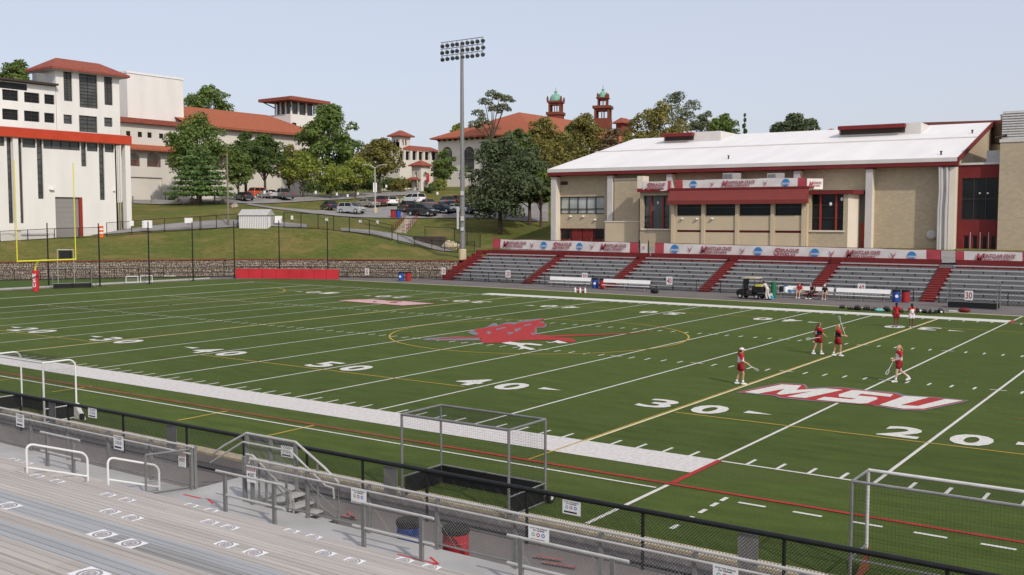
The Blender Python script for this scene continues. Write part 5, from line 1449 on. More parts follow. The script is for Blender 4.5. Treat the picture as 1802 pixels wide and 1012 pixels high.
tree('deciduous_tree', 'tall dark tree rising behind the bright pine', 348, 174, 200, 54, 'broad', leaf_mid, 5600, .34)
tree('deciduous_tree', 'small pale tree just right of the thin wooden pole', 419, 172, 262, 26, 'broad', leaf_mid, 2400, .28)
tree('deciduous_tree', 'dark tree above the parked pickup truck', 466, 180, 236, 34, 'broad', leaf_dark, 3400, .34, crown0=.3)
tree('deciduous_tree', 'dark tree half hidden between pale pole tree and pickup tree', 432, 184, 230, 30, 'broad', leaf_dark, 2600, .34, crown0=.3)
tree('deciduous_tree', 'largest round tree left of the floodlight, behind the yellow-green row', 577, 200, 183, 57, 'broad', leaf_mid, 6800, .40, crown0=.12)
tree('street_tree', 'yellow-green tree, leftmost of the roadside row', 533, 182, 268, 34, 'broad', leaf_yel, 3000, .28, crown0=.3)
tree('street_tree', 'yellow-green tree, second of the roadside row, smallest', 582, 182, 290, 28, 'broad', leaf_yel, 2400, .26, crown0=.3)
tree('street_tree', 'yellow-green tree, third of the roadside row, with fork trunk', 625, 185, 279, 33, 'broad', leaf_yel, 2800, .28, crown0=.3)
tree('deciduous_tree', 'olive tree right behind the double-arm lamp post', 668, 194, 244, 43, 'broad', leaf_olive, 4200, .34, crown0=.2)
tree('deciduous_tree', 'small dense green tree right of the gatehouse', 781, 206, 262, 22, 'broad', leaf_mid, 2400, .28, crown0=.1)
tree('shrub', 'round shrub at the foot of the small dense tree', 773, 204, 314, 13, 'bush', leaf_yel, 900, .24, crown0=.0)
tree('evergreen_tree', 'big blue-green evergreen right of the floodlight pole', 880, 146, 238, 70, 'broad', leaf_blue, 9500, .30, crown0=.08)
tree('evergreen_tree', 'second dark evergreen between the big one and the gymnasium', 932, 153, 256, 36, 'broad', leaf_blue, 3800, .30, crown0=.12)
tree('deciduous_tree', 'dark tree rising behind the blue-green evergreen', 905, 160, 220, 47, 'broad', leaf_dark, 5600, .34, crown0=.1)
tree('pine_tree', 'tall airy pine with bare stems above the red hall roof', 866, 224, 164, 34, 'airy', leaf_grey, 1600, .34, extra=[(-.75, .78), (-.35, .9), (.1, .82), (.35, .95), (.75, .93), (-.9, .66), (-.5, .7), (.55, .84), (.0, .98)], vb=330)
tree('deciduous_tree', 'autumn olive tree in front of the red hall roof', 952, 176, 205, 52, 'broad', leaf_olive, 5200, .36, crown0=.1)
tree('deciduous_tree', 'olive tree below the right bell tower', 1026, 190, 200, 46, 'broad', leaf_olive, 4600, .38, crown0=.1)
tree('deciduous_tree', 'brownish tree between bell tower and gymnasium roof', 1078, 186, 226, 36, 'broad', leaf_brown, 3200, .36, crown0=.1)
tree('deciduous_tree', 'large rounded green tree above the left of the gymnasium roof', 1152, 172, 178, 58, 'broad', leaf_olive, 6200, .36, crown0=.1)
tree('deciduous_tree', 'thin half-bare treetop behind the large rounded tree', 1186, 190, 164, 44, 'bare', leaf_grey, 1900, .28, crown0=.5)
tree('deciduous_tree', 'thin grey treetop right of the half-bare one', 1238, 185, 197, 28, 'bare', leaf_grey, 1500, .30, crown0=.5)
tree('deciduous_tree', 'green treetop left of the dark spruce', 1272, 182, 199, 27, 'broad', leaf_mid, 2400, .34, crown0=.5)
tree('spruce_tree', 'narrow dark spruce above the gymnasium ridge', 1309, 180, 200, 15, 'spruce', leaf_dark, 2600, .28)
tree('deciduous_tree', 'wide green treetop alone above the gymnasium ridge', 1398, 200, 203, 40, 'broad', leaf_blue, 3200, .38, crown0=.55)
tree('deciduous_tree', 'round tree rising behind the plain white block', 370, 230, 150, 40, 'broad', leaf_mid, 3400, .42, crown0=.62)
tree('deciduous_tree', 'treetop behind the roof of the left office wing', 36, 178, 107, 34, 'broad', leaf_mid, 2600, .36, crown0=.7)
tree('palm_like_tree', 'small spiky treetop at the left end of the red hall roof', 806, 262, 216, 13, 'broad', leaf_yel, 700, .40, crown0=.6)
tree('shrub', 'low shrub left of the roadside boulders', 300, 176, 345, 5, 'bush', leaf_dark, 300, .2, crown0=.0)
tree('shrub', 'low shrub beside the garage door of the arcade hall', 308, 176, 344, 5, 'bush', leaf_dark, 300, .2, crown0=.0)
tree('shrub', 'dark hedge bush left of the gatehouse', 700, 200, 316, 16, 'bush', leaf_olive, 1200, .26, crown0=.0)
tree('shrub', 'dark hedge bush right of the gatehouse', 757, 198, 324, 10, 'bush', leaf_dark, 700, .24, crown0=.0)
tree('deciduous_tree', 'slim dark tree behind the right bell tower base', 1005, 222, 214, 30, 'broad', leaf_dark, 2600, .4, crown0=.2)
tree('deciduous_tree', 'olive-green tree left of the largest round tree, above the row', 508, 190, 252, 26, 'broad', leaf_olive, 2600, .34, crown0=.15)
def hedge(lab, pts, ht, m, n, seed):
    rng = np.random.default_rng(seed); p0 = gp(*pts[0]); t = thing('hedge', lab, 'hedge', (p0[0], p0[1], H(*p0))); cl = []; st = MB()
    q = [np.array(gp(*p)) for p in pts]
    for a, b in zip(q[:-1], q[1:]):
        k_ = int(np.hypot(*(b - a)) / 1.3) + 1
        for i in range(k_):
            c = a + (b - a) * i / k_ + rng.normal(size=2) * .3; r = ht * (.45 + .25 * rng.random()); z = H(*c)
            cl.append((np.array([c[0], c[1], z + r * .8]), (r, r, r * .9))); st.tube((c[0], c[1], z - .1), (c[0], c[1], z + r), .05, .03, 4)
    st.build('stems', bark, t); leaf_cloud('foliage', t, cl, n, .24, m, rng, org=wloc(t))
hedge('long dark hedge along the far side of the upper road', [(540, 336, 196), (620, 332, 203), (715, 327, 212)], 2.6, leaf_dark, 5200, 71)
hedge('brown-green hedge below the beige range', [(690, 318, 214), (735, 322, 210)], 2.2, leaf_olive, 1800, 72)
tree('deciduous_tree', 'thin-stemmed tree between evergreen and gymnasium corner', 952, 152, 292, 24, 'broad', leaf_mid, 1900, .3, crown0=.3)
# ================================================================== near grandstand
ns = thing('bleachers', 'near bleachers of tan and grey planks in the foreground', 'bleachers', (20, -14, 0))
rngb = random.Random(5)
def plank_profile(y0, y1, z, th=.045, ribs=3):
    """extruded board section with shallow grooves along its length"""
    w_ = (y1 - y0) / ribs; pts = [(y0, z - th)]
    for i in range(ribs):
        a = y0 + w_ * i
        pts += [(a + .004, z - .016), (a + .010, z), (a + w_ - .010, z), (a + w_ - .004, z - .016)]
    pts.append((y1, z - th))
    return pts
def plank(name, x0, x1, y0, y1, z, m, ribs=3, th=.045):
    mb = MB(); mb.prism(plank_profile(y0, y1, z, th, ribs), (x0, 0, 0), (0, 1, 0), (0, 0, 1), (x1 - x0, 0, 0))
    return mb.build(name, m, ns)
XA, XB = 13.75, 14.95                    # the aisle
NROW = 18
for n in range(NROW):
    yc = -14.85 - .667 * n; z = 1.25 + .2333 * n
    cuts_r = sorted([XB] + [XB + q for q in ((4.6, 9.2, 13.7, 18.3) if n % 2 else (2.3, 6.9, 11.5, 16.0))] + [42])
    for x0, x1 in list(zip([-6, -1.4, 3.2, 8.0], [-1.4, 3.2, 8.0, XA])) + list(zip(cuts_r[:-1], cuts_r[1:])):
        m = rngb.choice([plank_tan, plank_tan, plank_tan2, plank_tan2])
        if n == 8 and x0 < 23: m = plank_blue
        if n == 9 and x0 < 22: m = plank_blue if rngb.random() < .6 else plank_tan
        if n == 9 and 21 < x0 < 25: m = plank_dark
        if n in (11,): m = plank_blue
        plank('seat_plank', x0 + .004, x1 - .004, yc - .145, yc + .145, z, m, 3)
        plank('foot_plank', x0 + .004, x1 - .004, yc + .245, yc + .50, z - .41, plank_tan if m is not plank_blue else plank_tan2, 3)
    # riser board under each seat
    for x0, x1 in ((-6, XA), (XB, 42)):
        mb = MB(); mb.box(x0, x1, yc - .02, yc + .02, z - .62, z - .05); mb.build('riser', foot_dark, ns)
    # aisle boards, two to a row
    mb = MB(); mb.box(XA + .01, XB - .01, yc + .02, yc + .49, z - .455, z - .41); mb.build('aisle_board', plank_tan, ns)
    mb = MB(); mb.box(XA + .02, XA + .62, yc - .20, yc + .16, z - .07, z - .0); mb.build('aisle_step', plank_tan2, ns)
# closed structure below
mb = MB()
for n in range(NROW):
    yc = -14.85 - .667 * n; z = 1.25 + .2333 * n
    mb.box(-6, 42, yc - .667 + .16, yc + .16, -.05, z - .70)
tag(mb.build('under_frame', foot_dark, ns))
# front deck and stair landing
DZ = 0.65
for x0 in np.arange(-6, 41, 3.0):
    mb = MB(); mb.box(x0 + .004, x0 + 2.996, -14.42, -12.6, DZ - .08, DZ); mb.build('deck_panel', deck_grey, ns)
mb = MB(); mb.box(14.8, 16.6, -12.598, -10.9, DZ - .08, DZ); mb.build('landing', deck_grey, ns)
mb = MB(); mb.box(-6, 42, -12.66, -12.602, .28, DZ - .085); mb.build('deck_edge', galv, ns)
for x in np.arange(-5.5, 42, 2.4):
    mb = MB(); mb.box(x, x + .12, -12.9, -12.75, -.06, DZ - .085); mb.build('deck_leg', galv, ns)
for x0, sg in ((16.6, 1), (14.8, -1)):
    for i in range(4):
        a = x0 + sg * (.30 * i + .004); b = x0 + sg * (.30 * (i + 1) + .02); z = DZ - .16 * (i + 1) + .03
        mb = MB(); mb.box(min(a, b), max(a, b), -12.45, -10.95, z - .045, z); mb.build('stair_tread', galv_light, ns)
    for y in (-12.5, -10.92):
        mb = MB(); mb.prism([(0, DZ - .05), (0, DZ - .28), (sg * 1.35, -.06), (sg * 1.35, .1)], (x0, y, 0), (1, 0, 0), (0, 0, 1), (0, -.04, 0)); mb.build('stair_stringer', galv, ns)
# seat markers: white sheets with a printed ring
def marker(u, v, n):
    yc = -14.85 - .667 * n; z = 1.25 + .2333 * n + .003
    p = onZ(u, v, z); x = p[0]
    t = thing('seat_marker', 'x', 'sticker', (x, yc, z), R(random.uniform(-4, 4)), 'seat markers on the bleacher planks')
    mb = MB(); mb.poly([(-.17, -.12, 0), (.17, -.12, 0), (.17, .12, 0), (-.17, .12, 0)]); mb.build('sheet', white_plain, t, False)
    for r0, r1, m in ((.085, .112, letter_grey), (.0, .075, pil_grey), (.045, .06, letter_grey)):
        mb = MB(); vs = []; q = 24
        for i in range(q):
            a = 2 * math.pi * i / q
            for r_ in (r0, r1): vs.append((r_ * math.cos(a) * 1.1, r_ * math.sin(a), .002 if m is not pil_grey else .001))
        if r0 == 0: mb.poly([vs[2 * i + 1] for i in range(q)])
        else: mb.add(vs, [(2 * i, 2 * i + 1, (2 * i + 3) % (2 * q), (2 * i + 2) % (2 * q)) for i in range(q)])
        mb.build('printed_ring', m, t, False)
    mb = MB(); mb.poly([(-.05, .05, .003), (-.01, -.03, .003), (.0, -.05, .003), (.012, -.03, .003), (.05, .05, .003), (.01, .0, .003), (-.01, .0, .003)][::-1]); mb.build('printed_emblem', letter_grey, t, False)
    return t
MK = [(43, 805, 0, 'seat marker, upper one of the far-left pair beyond the white hoop rail'), (66, 811, 0, 'seat marker, lower one of the far-left pair beyond the white hoop rail'),
      (16, 848, 3, 'seat marker at left frame edge just below the aisle steps'), (47, 859, 3, 'seat marker second from left frame edge below the aisle steps'),
      (189, 871, 3, 'seat marker left one of the pair below the right hoop rail'), (222, 880, 3, 'seat marker right one of the pair below the right hoop rail'),
      (333, 890, 0, 'seat marker left one of the pair beside the red floor tape'), (364, 900, 0, 'seat marker right one of the pair beside the red floor tape'),
      (14, 890, 9, 'seat marker on bluish plank at the left frame edge'), (187, 902, 6, 'seat marker left one of the middle-left pair, above the grey plank'), (226, 913, 6, 'seat marker right one of the middle-left pair, above the grey plank'),
      (361, 921, 3, 'seat marker left one of the pair below the first grey rail'), (394, 931, 3, 'seat marker right one of the pair below the first grey rail'),
      (507, 936, 0, 'seat marker left one of the front-row pair right of the first grey rail'), (544, 947, 0, 'seat marker right one of the front-row pair right of the first grey rail'),
      (177, 941, 9, 'seat marker left one of the pair on the dark grey plank'), (228, 957, 9, 'seat marker right one of the pair on the dark grey plank'),
      (390, 960, 6, 'seat marker left one of the pair at bottom centre-left'), (443, 974, 6, 'seat marker right one of the pair at bottom centre-left'),
      (568, 975, 3, 'seat marker left one of the pair near the bottom, below the stair foot'), (617, 989, 3, 'seat marker right one of the pair near the bottom, below the stair foot'),
      (703, 989, 0, 'seat marker left of the rail post beside the red arrow'), (751, 1001, 0, 'seat marker at the foot of the rail post beside the red arrow'),
      (170, 1006, 12, 'largest seat marker, cut by the bottom frame edge')]
for u, v, n, lab in MK: tag(marker(u, v, n), lab)
faded_red = mat('faded_red_paint', (.30, .10, .09), .9, .3, 6)
# floor tape
def tape(name, lab, segs, z, wd=.05, m=bright_red):
    c = segs[0][0]; t = thing(name, lab, 'tape', onZ(c[0], c[1], z))
    for p, q in segs:
        a, b = onZ(p[0], p[1], z), onZ(q[0], q[1], z); d = (b - a); L = np.linalg.norm(d); d /= L; n = np.array([-d[1], d[0], 0]) * wd / 2
        mb = MB(); mb.poly([a - n, b - n, b + n, a + n]); mb.build('strip', m, t)
tape('floor_arrow', 'red tape arrow on the deck pointing right', [((700, 975), (768, 992)), ((757, 980), (772, 993)), ((728, 992), (770, 993))], DZ + .004)
tape('floor_arrow', 'red tape marks on the deck by the gate opening', [((323, 870), (354, 877)), ((366, 878), (375, 886))], DZ + .004, .06)
tape('floor_arrow', 'red painted arrow on the walkway behind the fence mesh', [((598, 905), (628, 912)), ((615, 900), (622, 912))], .004, .10, faded_red)
tape('floor_arrow', 'red painted marks on the walkway right of the red barrel', [((940, 978), (990, 985)), ((955, 988), (1015, 998))], .004, .10, faded_red)
# front guard rail
gr = thing('guard_rail', 'galvanised guard rail with wire mesh along the bleacher front', 'railing', (20, -12.65, DZ))
def mesh_panel(parent, a, b, z0, z1, m, pitch=.07, wr=.0027, dz=0.0):
    a = np.array(a, float); b = np.array(b, float); L = np.linalg.norm(b - a); d = (b - a) / L; h = z1 - z0; net = MB(); up = np.array([0, 0, 1.0])
    for i in range(-int(h / pitch) - 1, int(L / pitch) + 1):
        for sg in (1, -1):
            s0, s1 = (i * pitch, i * pitch + h) if sg > 0 else (i * pitch + h, i * pitch); q0, q1 = z0, z1
            if s0 > s1: s0, s1, q0, q1 = s1, s0, q1, q0
            if s1 <= 0 or s0 >= L: continue
            k0, k1 = max(0, -s0) / (s1 - s0), min(1, (L - s0) / (s1 - s0))
            net.tube(a + d * (s0 + (s1 - s0) * k0) + up * (q0 + (q1 - q0) * k0), a + d * (s0 + (s1 - s0) * k1) + up * (q0 + (q1 - q0) * k1), wr, wr, 3, False)
    return tag(net.build('wire_mesh', m, parent), kind='stuff')
GX = [-3.5, -1.7, .15, 2.0, 3.85, 5.79, 7.65, 9.52, 11.39, 13.2, 14.8], [17.0, 18.8, 20.63, 22.47, 24.36, 26.2, 28.0, 29.8, 31.6, 33.4, 35.2]
for xs_ in GX:
    for x in xs_:
        mb = MB(); mb.box(x - .035, x + .035, -12.68, -12.61, .2, 1.66); mb.build('post', galv, gr)
    for z, y, r_, m in ((1.70, -12.645, .03, galv_light), (1.56, -12.74, .022, galv_light), (.76, -12.645, .02, galv)):
        mb = MB(); mb.tube((xs_[0] - .08, y, z), (xs_[-1] + .08, y, z), r_, r_, 8); mb.build('rail', m, gr)
    mesh_panel(gr, (xs_[0], -12.645, 0), (xs_[-1], -12.645, 0), .76, 1.68, wire)
# landing guards
lg = thing('landing_rail', 'galvanised stair landing rail with sloping handrails', 'railing', (15.7, -10.95, DZ))
for x, y in ((14.8, -10.95), (15.7, -10.95), (16.6, -10.95), (14.8, -12.55), (16.62, -12.55)):
    mb = MB(); mb.box(x - .04, x + .04, y - .04, y + .04, .1, 1.70); mb.build('post', galv, lg)
for y in (-10.95,):
    for z, dy, r_ in ((1.74, 0, .03), (1.52, -.08, .024)):
        mb = MB(); pts = [(13.45, y + dy, z - .72), (13.9, y + dy, z - .45), (14.8, y + dy, z), (16.6, y + dy, z), (17.6, y + dy, z - .5), (18.05, y + dy, z - .78), (18.05, y + dy, z - 1.2)] if z > 1.6 else [(13.45, y + dy, z - .72), (14.75, y + dy, z), (16.5, y + dy, z), (17.7, y + dy, z - .68), (17.95, y + dy, z - .7), (17.98, y + dy, z - .95)]
        mb.path(pts, r_, 8); mb.build('handrail', galv_light if z > 1.6 else galv_light, lg)
    mb = MB(); mb.tube((14.8, y, .74), (16.6, y, .74), .02, .02, 6); mb.build('rail', galv, lg)
    mesh_panel(lg, (14.8, y, 0), (16.6, y, 0), .74, 1.72, wire)
for x in (17.35, 18.05):
    mb = MB(); mb.tube((x, -10.95, -.05), (x, -10.95, 1.74 - (x - 16.6) * .52 - .05), .03, .03, 8); mb.build('post', galv, lg)
for z, dy in ((1.74, 0), (1.52, .08)):
    mb = MB(); mb.path([(16.62, -12.5 + dy, z), (16.85, -12.5 + dy, z), (17.9, -12.5 + dy, z - .62), (18.1, -12.5 + dy, z - .64), (18.1, -12.5 + dy, z - 1.0)], .026, 8); mb.build('handrail', galv_light, lg)
mb = MB(); mb.tube((16.75, -10.95, .95), (18.0, -10.95, .25), .018, .018, 6); mb.build('rail', galv, lg)
for x in (17.3, 18.0):
    mb = MB(); mb.tube((x, -12.5, -.05), (x, -12.5, 1.74 - (x - 16.8) * .55), .03, .03, 8); mb.build('post', galv, lg)
# gate leaves
def gate(lab, hinge, end):
    t = thing('mesh_gate', lab, 'gate', (hinge[0], hinge[1], DZ)); a = np.array((*hinge, 0.0)); b = np.array((*end, 0.0)); up = np.array([0, 0, 1.0])
    mb = MB(); mb.path([a + up * .7, a + up * 1.62, b + up * 1.62, b + up * .7, a + up * .7], .026, 8); mb.build('gate_frame', galv, t)
    mesh_panel(t, a, b, .7, 1.62, wire)
    return t
gate('mesh gate leaf swung open on the left of the stair landing', (14.72, -12.55), (14.35, -13.6))
gate('mesh gate leaf closed beside the exit sign post', (17.0, -12.45), (17.75, -12.3))
# white hoop rails in the aisle
def hoop(lab, y0, y1):
    z0, z1 = 1.1 + .35 * (-14.46 - y0) - .40, 1.1 + .35 * (-14.46 - y1) - .40
    t = thing('hoop_rail', lab, 'handrail', (14.3, (y0 + y1) / 2, z0), 0, 'white aisle hoop rails')
    h = 1.02; mb = MB(); r = .16; pts = [(14.3, y0, z0), (14.3, y0, z0 + h - r)]
    s = (z1 - z0) / (y1 - y0); top = lambda y: z0 + h + s * (y - y0)
    for i in range(1, 6):
        a = math.pi / 2 * i / 5; y = y0 + r * (1 - math.cos(a)); pts.append((14.3, y, top(y) - r * (1 - math.sin(a))))
    for i in range(0, 6):
        a = math.pi / 2 * (1 - i / 5); y = y1 - r * (1 - math.cos(a)); pts.append((14.3, y, top(y) - r * (1 - math.sin(a))))
    pts.append((14.3, y1, z1)); mb.path(pts, .026, 8); mb.build('hoop', white_metal, t)
    mb = MB(); mb.tube((14.3, y0, z0 + .5), (14.3, y1, z1 + .5), .026, .026, 8); mb.build('mid_rail', white_metal, t)
hoop('white hoop rail, left one of the aisle pair', -16.45, -15.05)
hoop('white hoop rail, right one of the aisle pair', -14.55, -13.2)
hoop('white hoop rail, mostly cut off at the left frame edge', -19.0, -17.75)
# short two-bar rails standing on the deck edge
def bar_rail(lab, x0, x1, n=2):
    y = -13.46; t = thing('bar_rail', lab, 'handrail', ((x0 + x1) / 2, y, DZ), 0, 'short grey rails on the deck')
    for x in (x0 + .3, x1 - .3)[:n]:
        mb = MB(); mb.box(x - .04, x + .04, y - .03, y + .03, DZ - .02, DZ + .92); mb.build('post', galv, t)
    for z in (.42, .92):
        mb = MB(); mb.tube((x0, y, DZ + z), (x1, y, DZ + z), .028, .028, 8); mb.build('bar', galv_light, t)
    mb = MB(); mb.box(x0 + .1, x0 + .6, y - .3, y - .05, DZ, DZ + .05); mb.build('foot_plate', galv_light, t)
bar_rail('two-bar grey rail left of the stair, on the deck', 16.75, 18.95)
bar_rail('two-bar grey rail in front of the blue barrel', 20.95, 23.05)
bar_rail('two-bar grey rail cut by the bottom frame edge', 24.75, 27.2)
bar_rail('two-bar grey rail behind the left white hoop rail', 9.6, 11.4)
# notices
def notice(lab, x, y, z, wd, ht, kind, tilt=0.0, m=white_plain):
    t = thing('notice', lab, 'sign', (x, y, z), tilt)
    mb = MB(); mb.box(-wd / 2, wd / 2, -.006, .0, -ht / 2, ht / 2); mb.build('sheet', m, t, False)
    if kind == 'health':
        for i, (s, hh) in enumerate((('STOP THE SPREAD', .35), ('OF GERMS', .22))):
            mb = MB(); text_to(mb, s, (-wd * (.42 if i == 0 else .28), -.009, ht * hh), (1, 0, 0), (0, 0, 1), wd * (.84 if i == 0 else .56), ht * .09); mb.build('lettering', frame_dark, t, False)
        for cx, m_ in ((-.26, copper), (-.02, letter_red), (.22, ncaa_blue)):
            mb = MB(); r_ = ht * .13
            mb.poly([(wd * cx + r_ * math.cos(a), -.008, r_ * math.sin(a)) for a in np.linspace(0, 2 * math.pi, 15)[:-1]]); o = mb.build('icon', m_, t, False)
            mb = MB(); r_ *= .5
            mb.poly([(wd * cx + r_ * math.cos(a), -.0095, r_ * math.sin(a)) for a in np.linspace(0, 2 * math.pi, 9)[:-1]]); mb.build('icon_centre', white_plain, o, False)
        mb = MB(); mb.poly([(-wd * .42, -.008, -ht * .40), (wd * .3, -.008, -ht * .40), (wd * .3, -.008, -ht * .27), (-wd * .42, -.008, -ht * .27)]); mb.build('black_strip', frame_dark, t, False)
    elif kind == 'exit':
        mb = MB(); mb.poly([(-wd * .46, -.008, ht * .26), (wd * .46, -.008, ht * .26), (wd * .46, -.008, ht * .44), (-wd * .46, -.008, ht * .44)]); mb.build('red_header', letter_red, t, False)
        mb = MB(); text_to(mb, 'NOTICE', (-wd * .36, -.0095, ht * .29), (1, 0, 0), (0, 0, 1), wd * .72, ht * .12); mb.build('lettering', white_plain, t, False)
        mb = MB(); text_to(mb, 'EXIT', (-wd * .12, -.009, -ht * .12), (1, 0, 0), (0, 0, 1), wd * .54, ht * .26); mb.build('lettering', frame_dark, t, False)
        mb = MB(); mb.poly([(-wd * .40, -.009, .0), (-wd * .2, -.009, -ht * .12), (-wd * .2, -.009, ht * .12)]); mb.build('arrow', frame_dark, t, False)
    return t
for x, z, lab in ((7.36, 1.50, 'white health notice on the guard rail at far left'), (12.05, 1.47, 'white health notice on the guard rail above the right hoop rail'),
                  (20.47, 1.42, 'white health notice on the guard rail right of the stair'), (24.97, 1.43, 'white health notice on the guard rail below the big goal'), (28.6, 1.42, 'white health notice on the guard rail at the bottom edge')):
    notice(lab, x, -12.69 - .09, z, .44, .30 if x > 20 else .36, 'health', R(random.uniform(-3, 3)))
for x, z, lab in ((5.85, 1.04, 'white notice on the black fence right of the white goal'), (14.8, 1.0, 'white notice on the black fence behind the stair landing'), (23.7, .97, 'white notice on the black fence right of the big goal')):
    notice(lab, x, -9.6, z, .46, .30, 'health', R(random.uniform(-4, 4)))
notice('white exit sign with red header on the gate post', 17.05, -12.72, 1.36, .3, .34, 'exit')
notice('white sign with red header left of the stair landing', 14.55, -12.72, 1.36, .28, .34, 'exit')

# ---- black fence at the field edge
FB = [(-8, -9.55, 0), (-2.6, -9.55, 0), (1.5, -9.55, 0), (4.4, -9.55, 0), (7.4, -9.55, 0), (10.5, -9.55, 0), (13.0, -9.55, 0), (15.5, -9.55, 0), (17.5, -9.55, 0), (19.6, -9.55, 0), (22.5, -9.55, 0), (25.4, -9.55, 0), (28.4, -9.55, 0), (31.3, -9.55, 0), (34.3, -9.55, 0), (37, -9.55, 0)]
bf = thing('field_fence', 'black chain-link fence with padded top along the near sideline', 'fence', (15, -9.55, 0))
for p in FB:
    mb = MB(); mb.tube((p[0], p[1], -.05), (p[0], p[1], 1.16), .035, .035, 8); mb.build('post', black, bf)
mb = MB(); mb.tube((-8, -9.55, 1.18), (37, -9.55, 1.18), .055, .055, 10); mb.build('top_rail', black, bf)
mb = MB(); mb.tube((-8, -9.55, .05), (37, -9.55, .05), .03, .03, 6); mb.build('bottom_rail', black, bf)
mesh_panel(bf, (-8, -9.55, 0), (37, -9.55, 0), .05, 1.15, black_wire, .07, .0048)
for x0, x1, lab in ((9.52, 9.98, 'grey slatted panel wired in the fence left of the stair'), (18.19, 18.63, 'grey slatted panel wired in the fence left of the big goal'), (27.46, 27.88, 'grey slatted panel wired in the fence at lower right'), (3.2, 3.6, 'grey slatted panel wired in the fence by the white goal')):
    t = thing('slatted_screen', lab, 'screen', ((x0 + x1) / 2, -9.5, .6))
    for i in range(6):
        a = x0 + (x1 - x0) * i / 6
        mb = MB(); mb.box(a + .004, a + (x1 - x0) / 6 - .004, -9.53, -9.51, .28, 1.1); mb.build('slat', galv_light, t)

# ================================================================== goals
def hockey_goal(lab, x0, x1, yf, yb, ht=2.14, fm=galv, bm_=black, rounded=False, wheels=True, white_front=False, board=True, zg=0.0, group=None):
    """front mouth on y = yf, back on y = yb"""
    t = thing('hockey_goal', lab, 'goal', ((x0 + x1) / 2, (yf + yb) / 2, zg), 0, group)
    r = .036; sg = 1 if yb > yf else -1
    for x in (x0, x1):
        mb = MB(); mb.tube((x, yf, zg), (x, yf, zg + ht), r, r, 8); mb.build('front_post', dull_white if white_front else fm, t)
        if rounded:
            pts = [(x, yf, zg + ht)]; q = .28
            for i in range(7):
                a = math.pi / 2 * i / 6; pts.append((x, yb - sg * q * (1 - math.sin(a)), zg + ht - q * (1 - math.cos(a))))
            pts.append((x, yb, zg)); mb = MB(); mb.path(pts, r * .9, 8); mb.build('side_hoop', fm, t)
        else:
            mb = MB(); mb.tube((x, yb, zg), (x, yb, zg + ht), r * .9, r * .9, 8); mb.build('back_post', fm, t)
            mb = MB(); mb.tube((x, yf, zg + ht), (x, yb, zg + ht), r * .8, r * .8, 8); mb.build('top_side_bar', fm, t)
    mb = MB(); mb.tube((x0, yf, zg + ht), (x1, yf, zg + ht), r, r, 8); mb.build('crossbar', dull_white if white_front else fm, t)
    if not rounded:
        mb = MB(); mb.tube((x0, yb, zg + ht), (x1, yb, zg + ht), r * .8, r * .8, 8); mb.build('back_bar', fm, t)
    mb = MB(); mb.tube((x0, yb, zg + .5), (x1, yb, zg + .5), .022, .022, 6); mb.build('back_rail', fm, t)
    for x in (x0, x1):
        mb = MB(); mb.tube((x, yb, zg + .5), (x, yf, zg + .5), .022, .022, 6); mb.tube((x, yb, zg + .03), (x, yf, zg + .03), .022, .022, 6); mb.build('side_rail', fm, t)
    if board:
        mb = MB(); mb.box(x0 + .05, x1 - .05, min(yb, yb - sg * .03), max(yb, yb - sg * .03), zg + .02, zg + .48); mb.build('back_board', bm_, t)
        for x in (x0 + .035, x1 - .035):
            mb = MB(); mb.box(x - .012, x + .012, min(yf + sg * .1, yb - sg * .05), max(yf + sg * .1, yb - sg * .05), zg + .02, zg + .48); mb.build('side_board', bm_, t)
    net = MB(); pt = .07; wr = .0016
    def grid(o, ea, eb, la, lb):
        o, ea, eb = (np.array(q, float) for q in (o, ea, eb))
        for i in range(int(la / pt) + 1): net.tube(o + ea * i * pt, o + ea * i * pt + eb * lb, wr, wr, 3, False)
        for j in range(int(lb / pt) + 1): net.tube(o + eb * j * pt, o + eb * j * pt + ea * la, wr, wr, 3, False)
    L = x1 - x0; dp = abs(yb - yf)
    grid((x0, yb, zg + .5), (1, 0, 0), (0, 0, 1), L, ht - .5 - (.25 if rounded else 0))
    for x in (x0, x1): grid((x, yf, zg + .5), (0, sg, 0), (0, 0, 1), dp, ht - .5 - (.25 if rounded else 0))
    grid((x0, yf, zg + ht - .01), (1, 0, 0), (0, sg, 0), L, dp)
    tag(net.build('net', black_wire, t), kind='stuff')
    if wheels:
        for x in (x1 + .12,):
            mb = MB(); mb.tube((x - .04, yb + sg * .05, zg + .14), (x + .05, yb + sg * .05, zg + .14), .14, .14, 14); wh = mb.build('wheel', rubber, t)
            mb = MB(); mb.tube((x + .05, yb + sg * .05, zg + .14), (x + .06, yb + sg * .05, zg + .14), .06, .06, 10); mb.build('hub', white_metal, wh)
    return t
hockey_goal('grey field hockey goal with black boards parked at the near fence', 17.75, 21.15, -8.35, -6.75)
hockey_goal('white field hockey goal with rounded side hoops at the left edge', -2.4, 1.26, -8.57, -7.35, fm=white_metal, rounded=True, white_front=True, wheels=False)
g3 = hockey_goal('white goal with fine net cut off by the lower right corner', 29.2, 35.2, -6.95, -8.05, ht=2.05, fm=galv, white_front=True, wheels=False, board=False)
mb = MB(); mb.prism([(0, 0), (1.05, 0), (0, .45)], (29.25, -7.0, .02), (0, -1, 0), (0, 0, 1), (.03, 0, 0)); mb.build('side_board', rust_paint, g3)
t = thing('weight_bag', 'white triangular weight leaning on the white goal foot', 'weight', (1.55, -7.45, 0))
mb = MB(); mb.prism([(0, 0), (.5, 0), (.42, .12), (.08, .55), (0, .55)], (1.33, -7.5, 0), (1, 0, 0), (0, 0, 1), (0, .16, 0)); mb.build('bag', white_metal, t)
mb = MB(); mb.tube((1.8, -7.52, .12), (1.8, -7.44, .12), .12, .12, 12); mb.build('wheel', rubber, t)

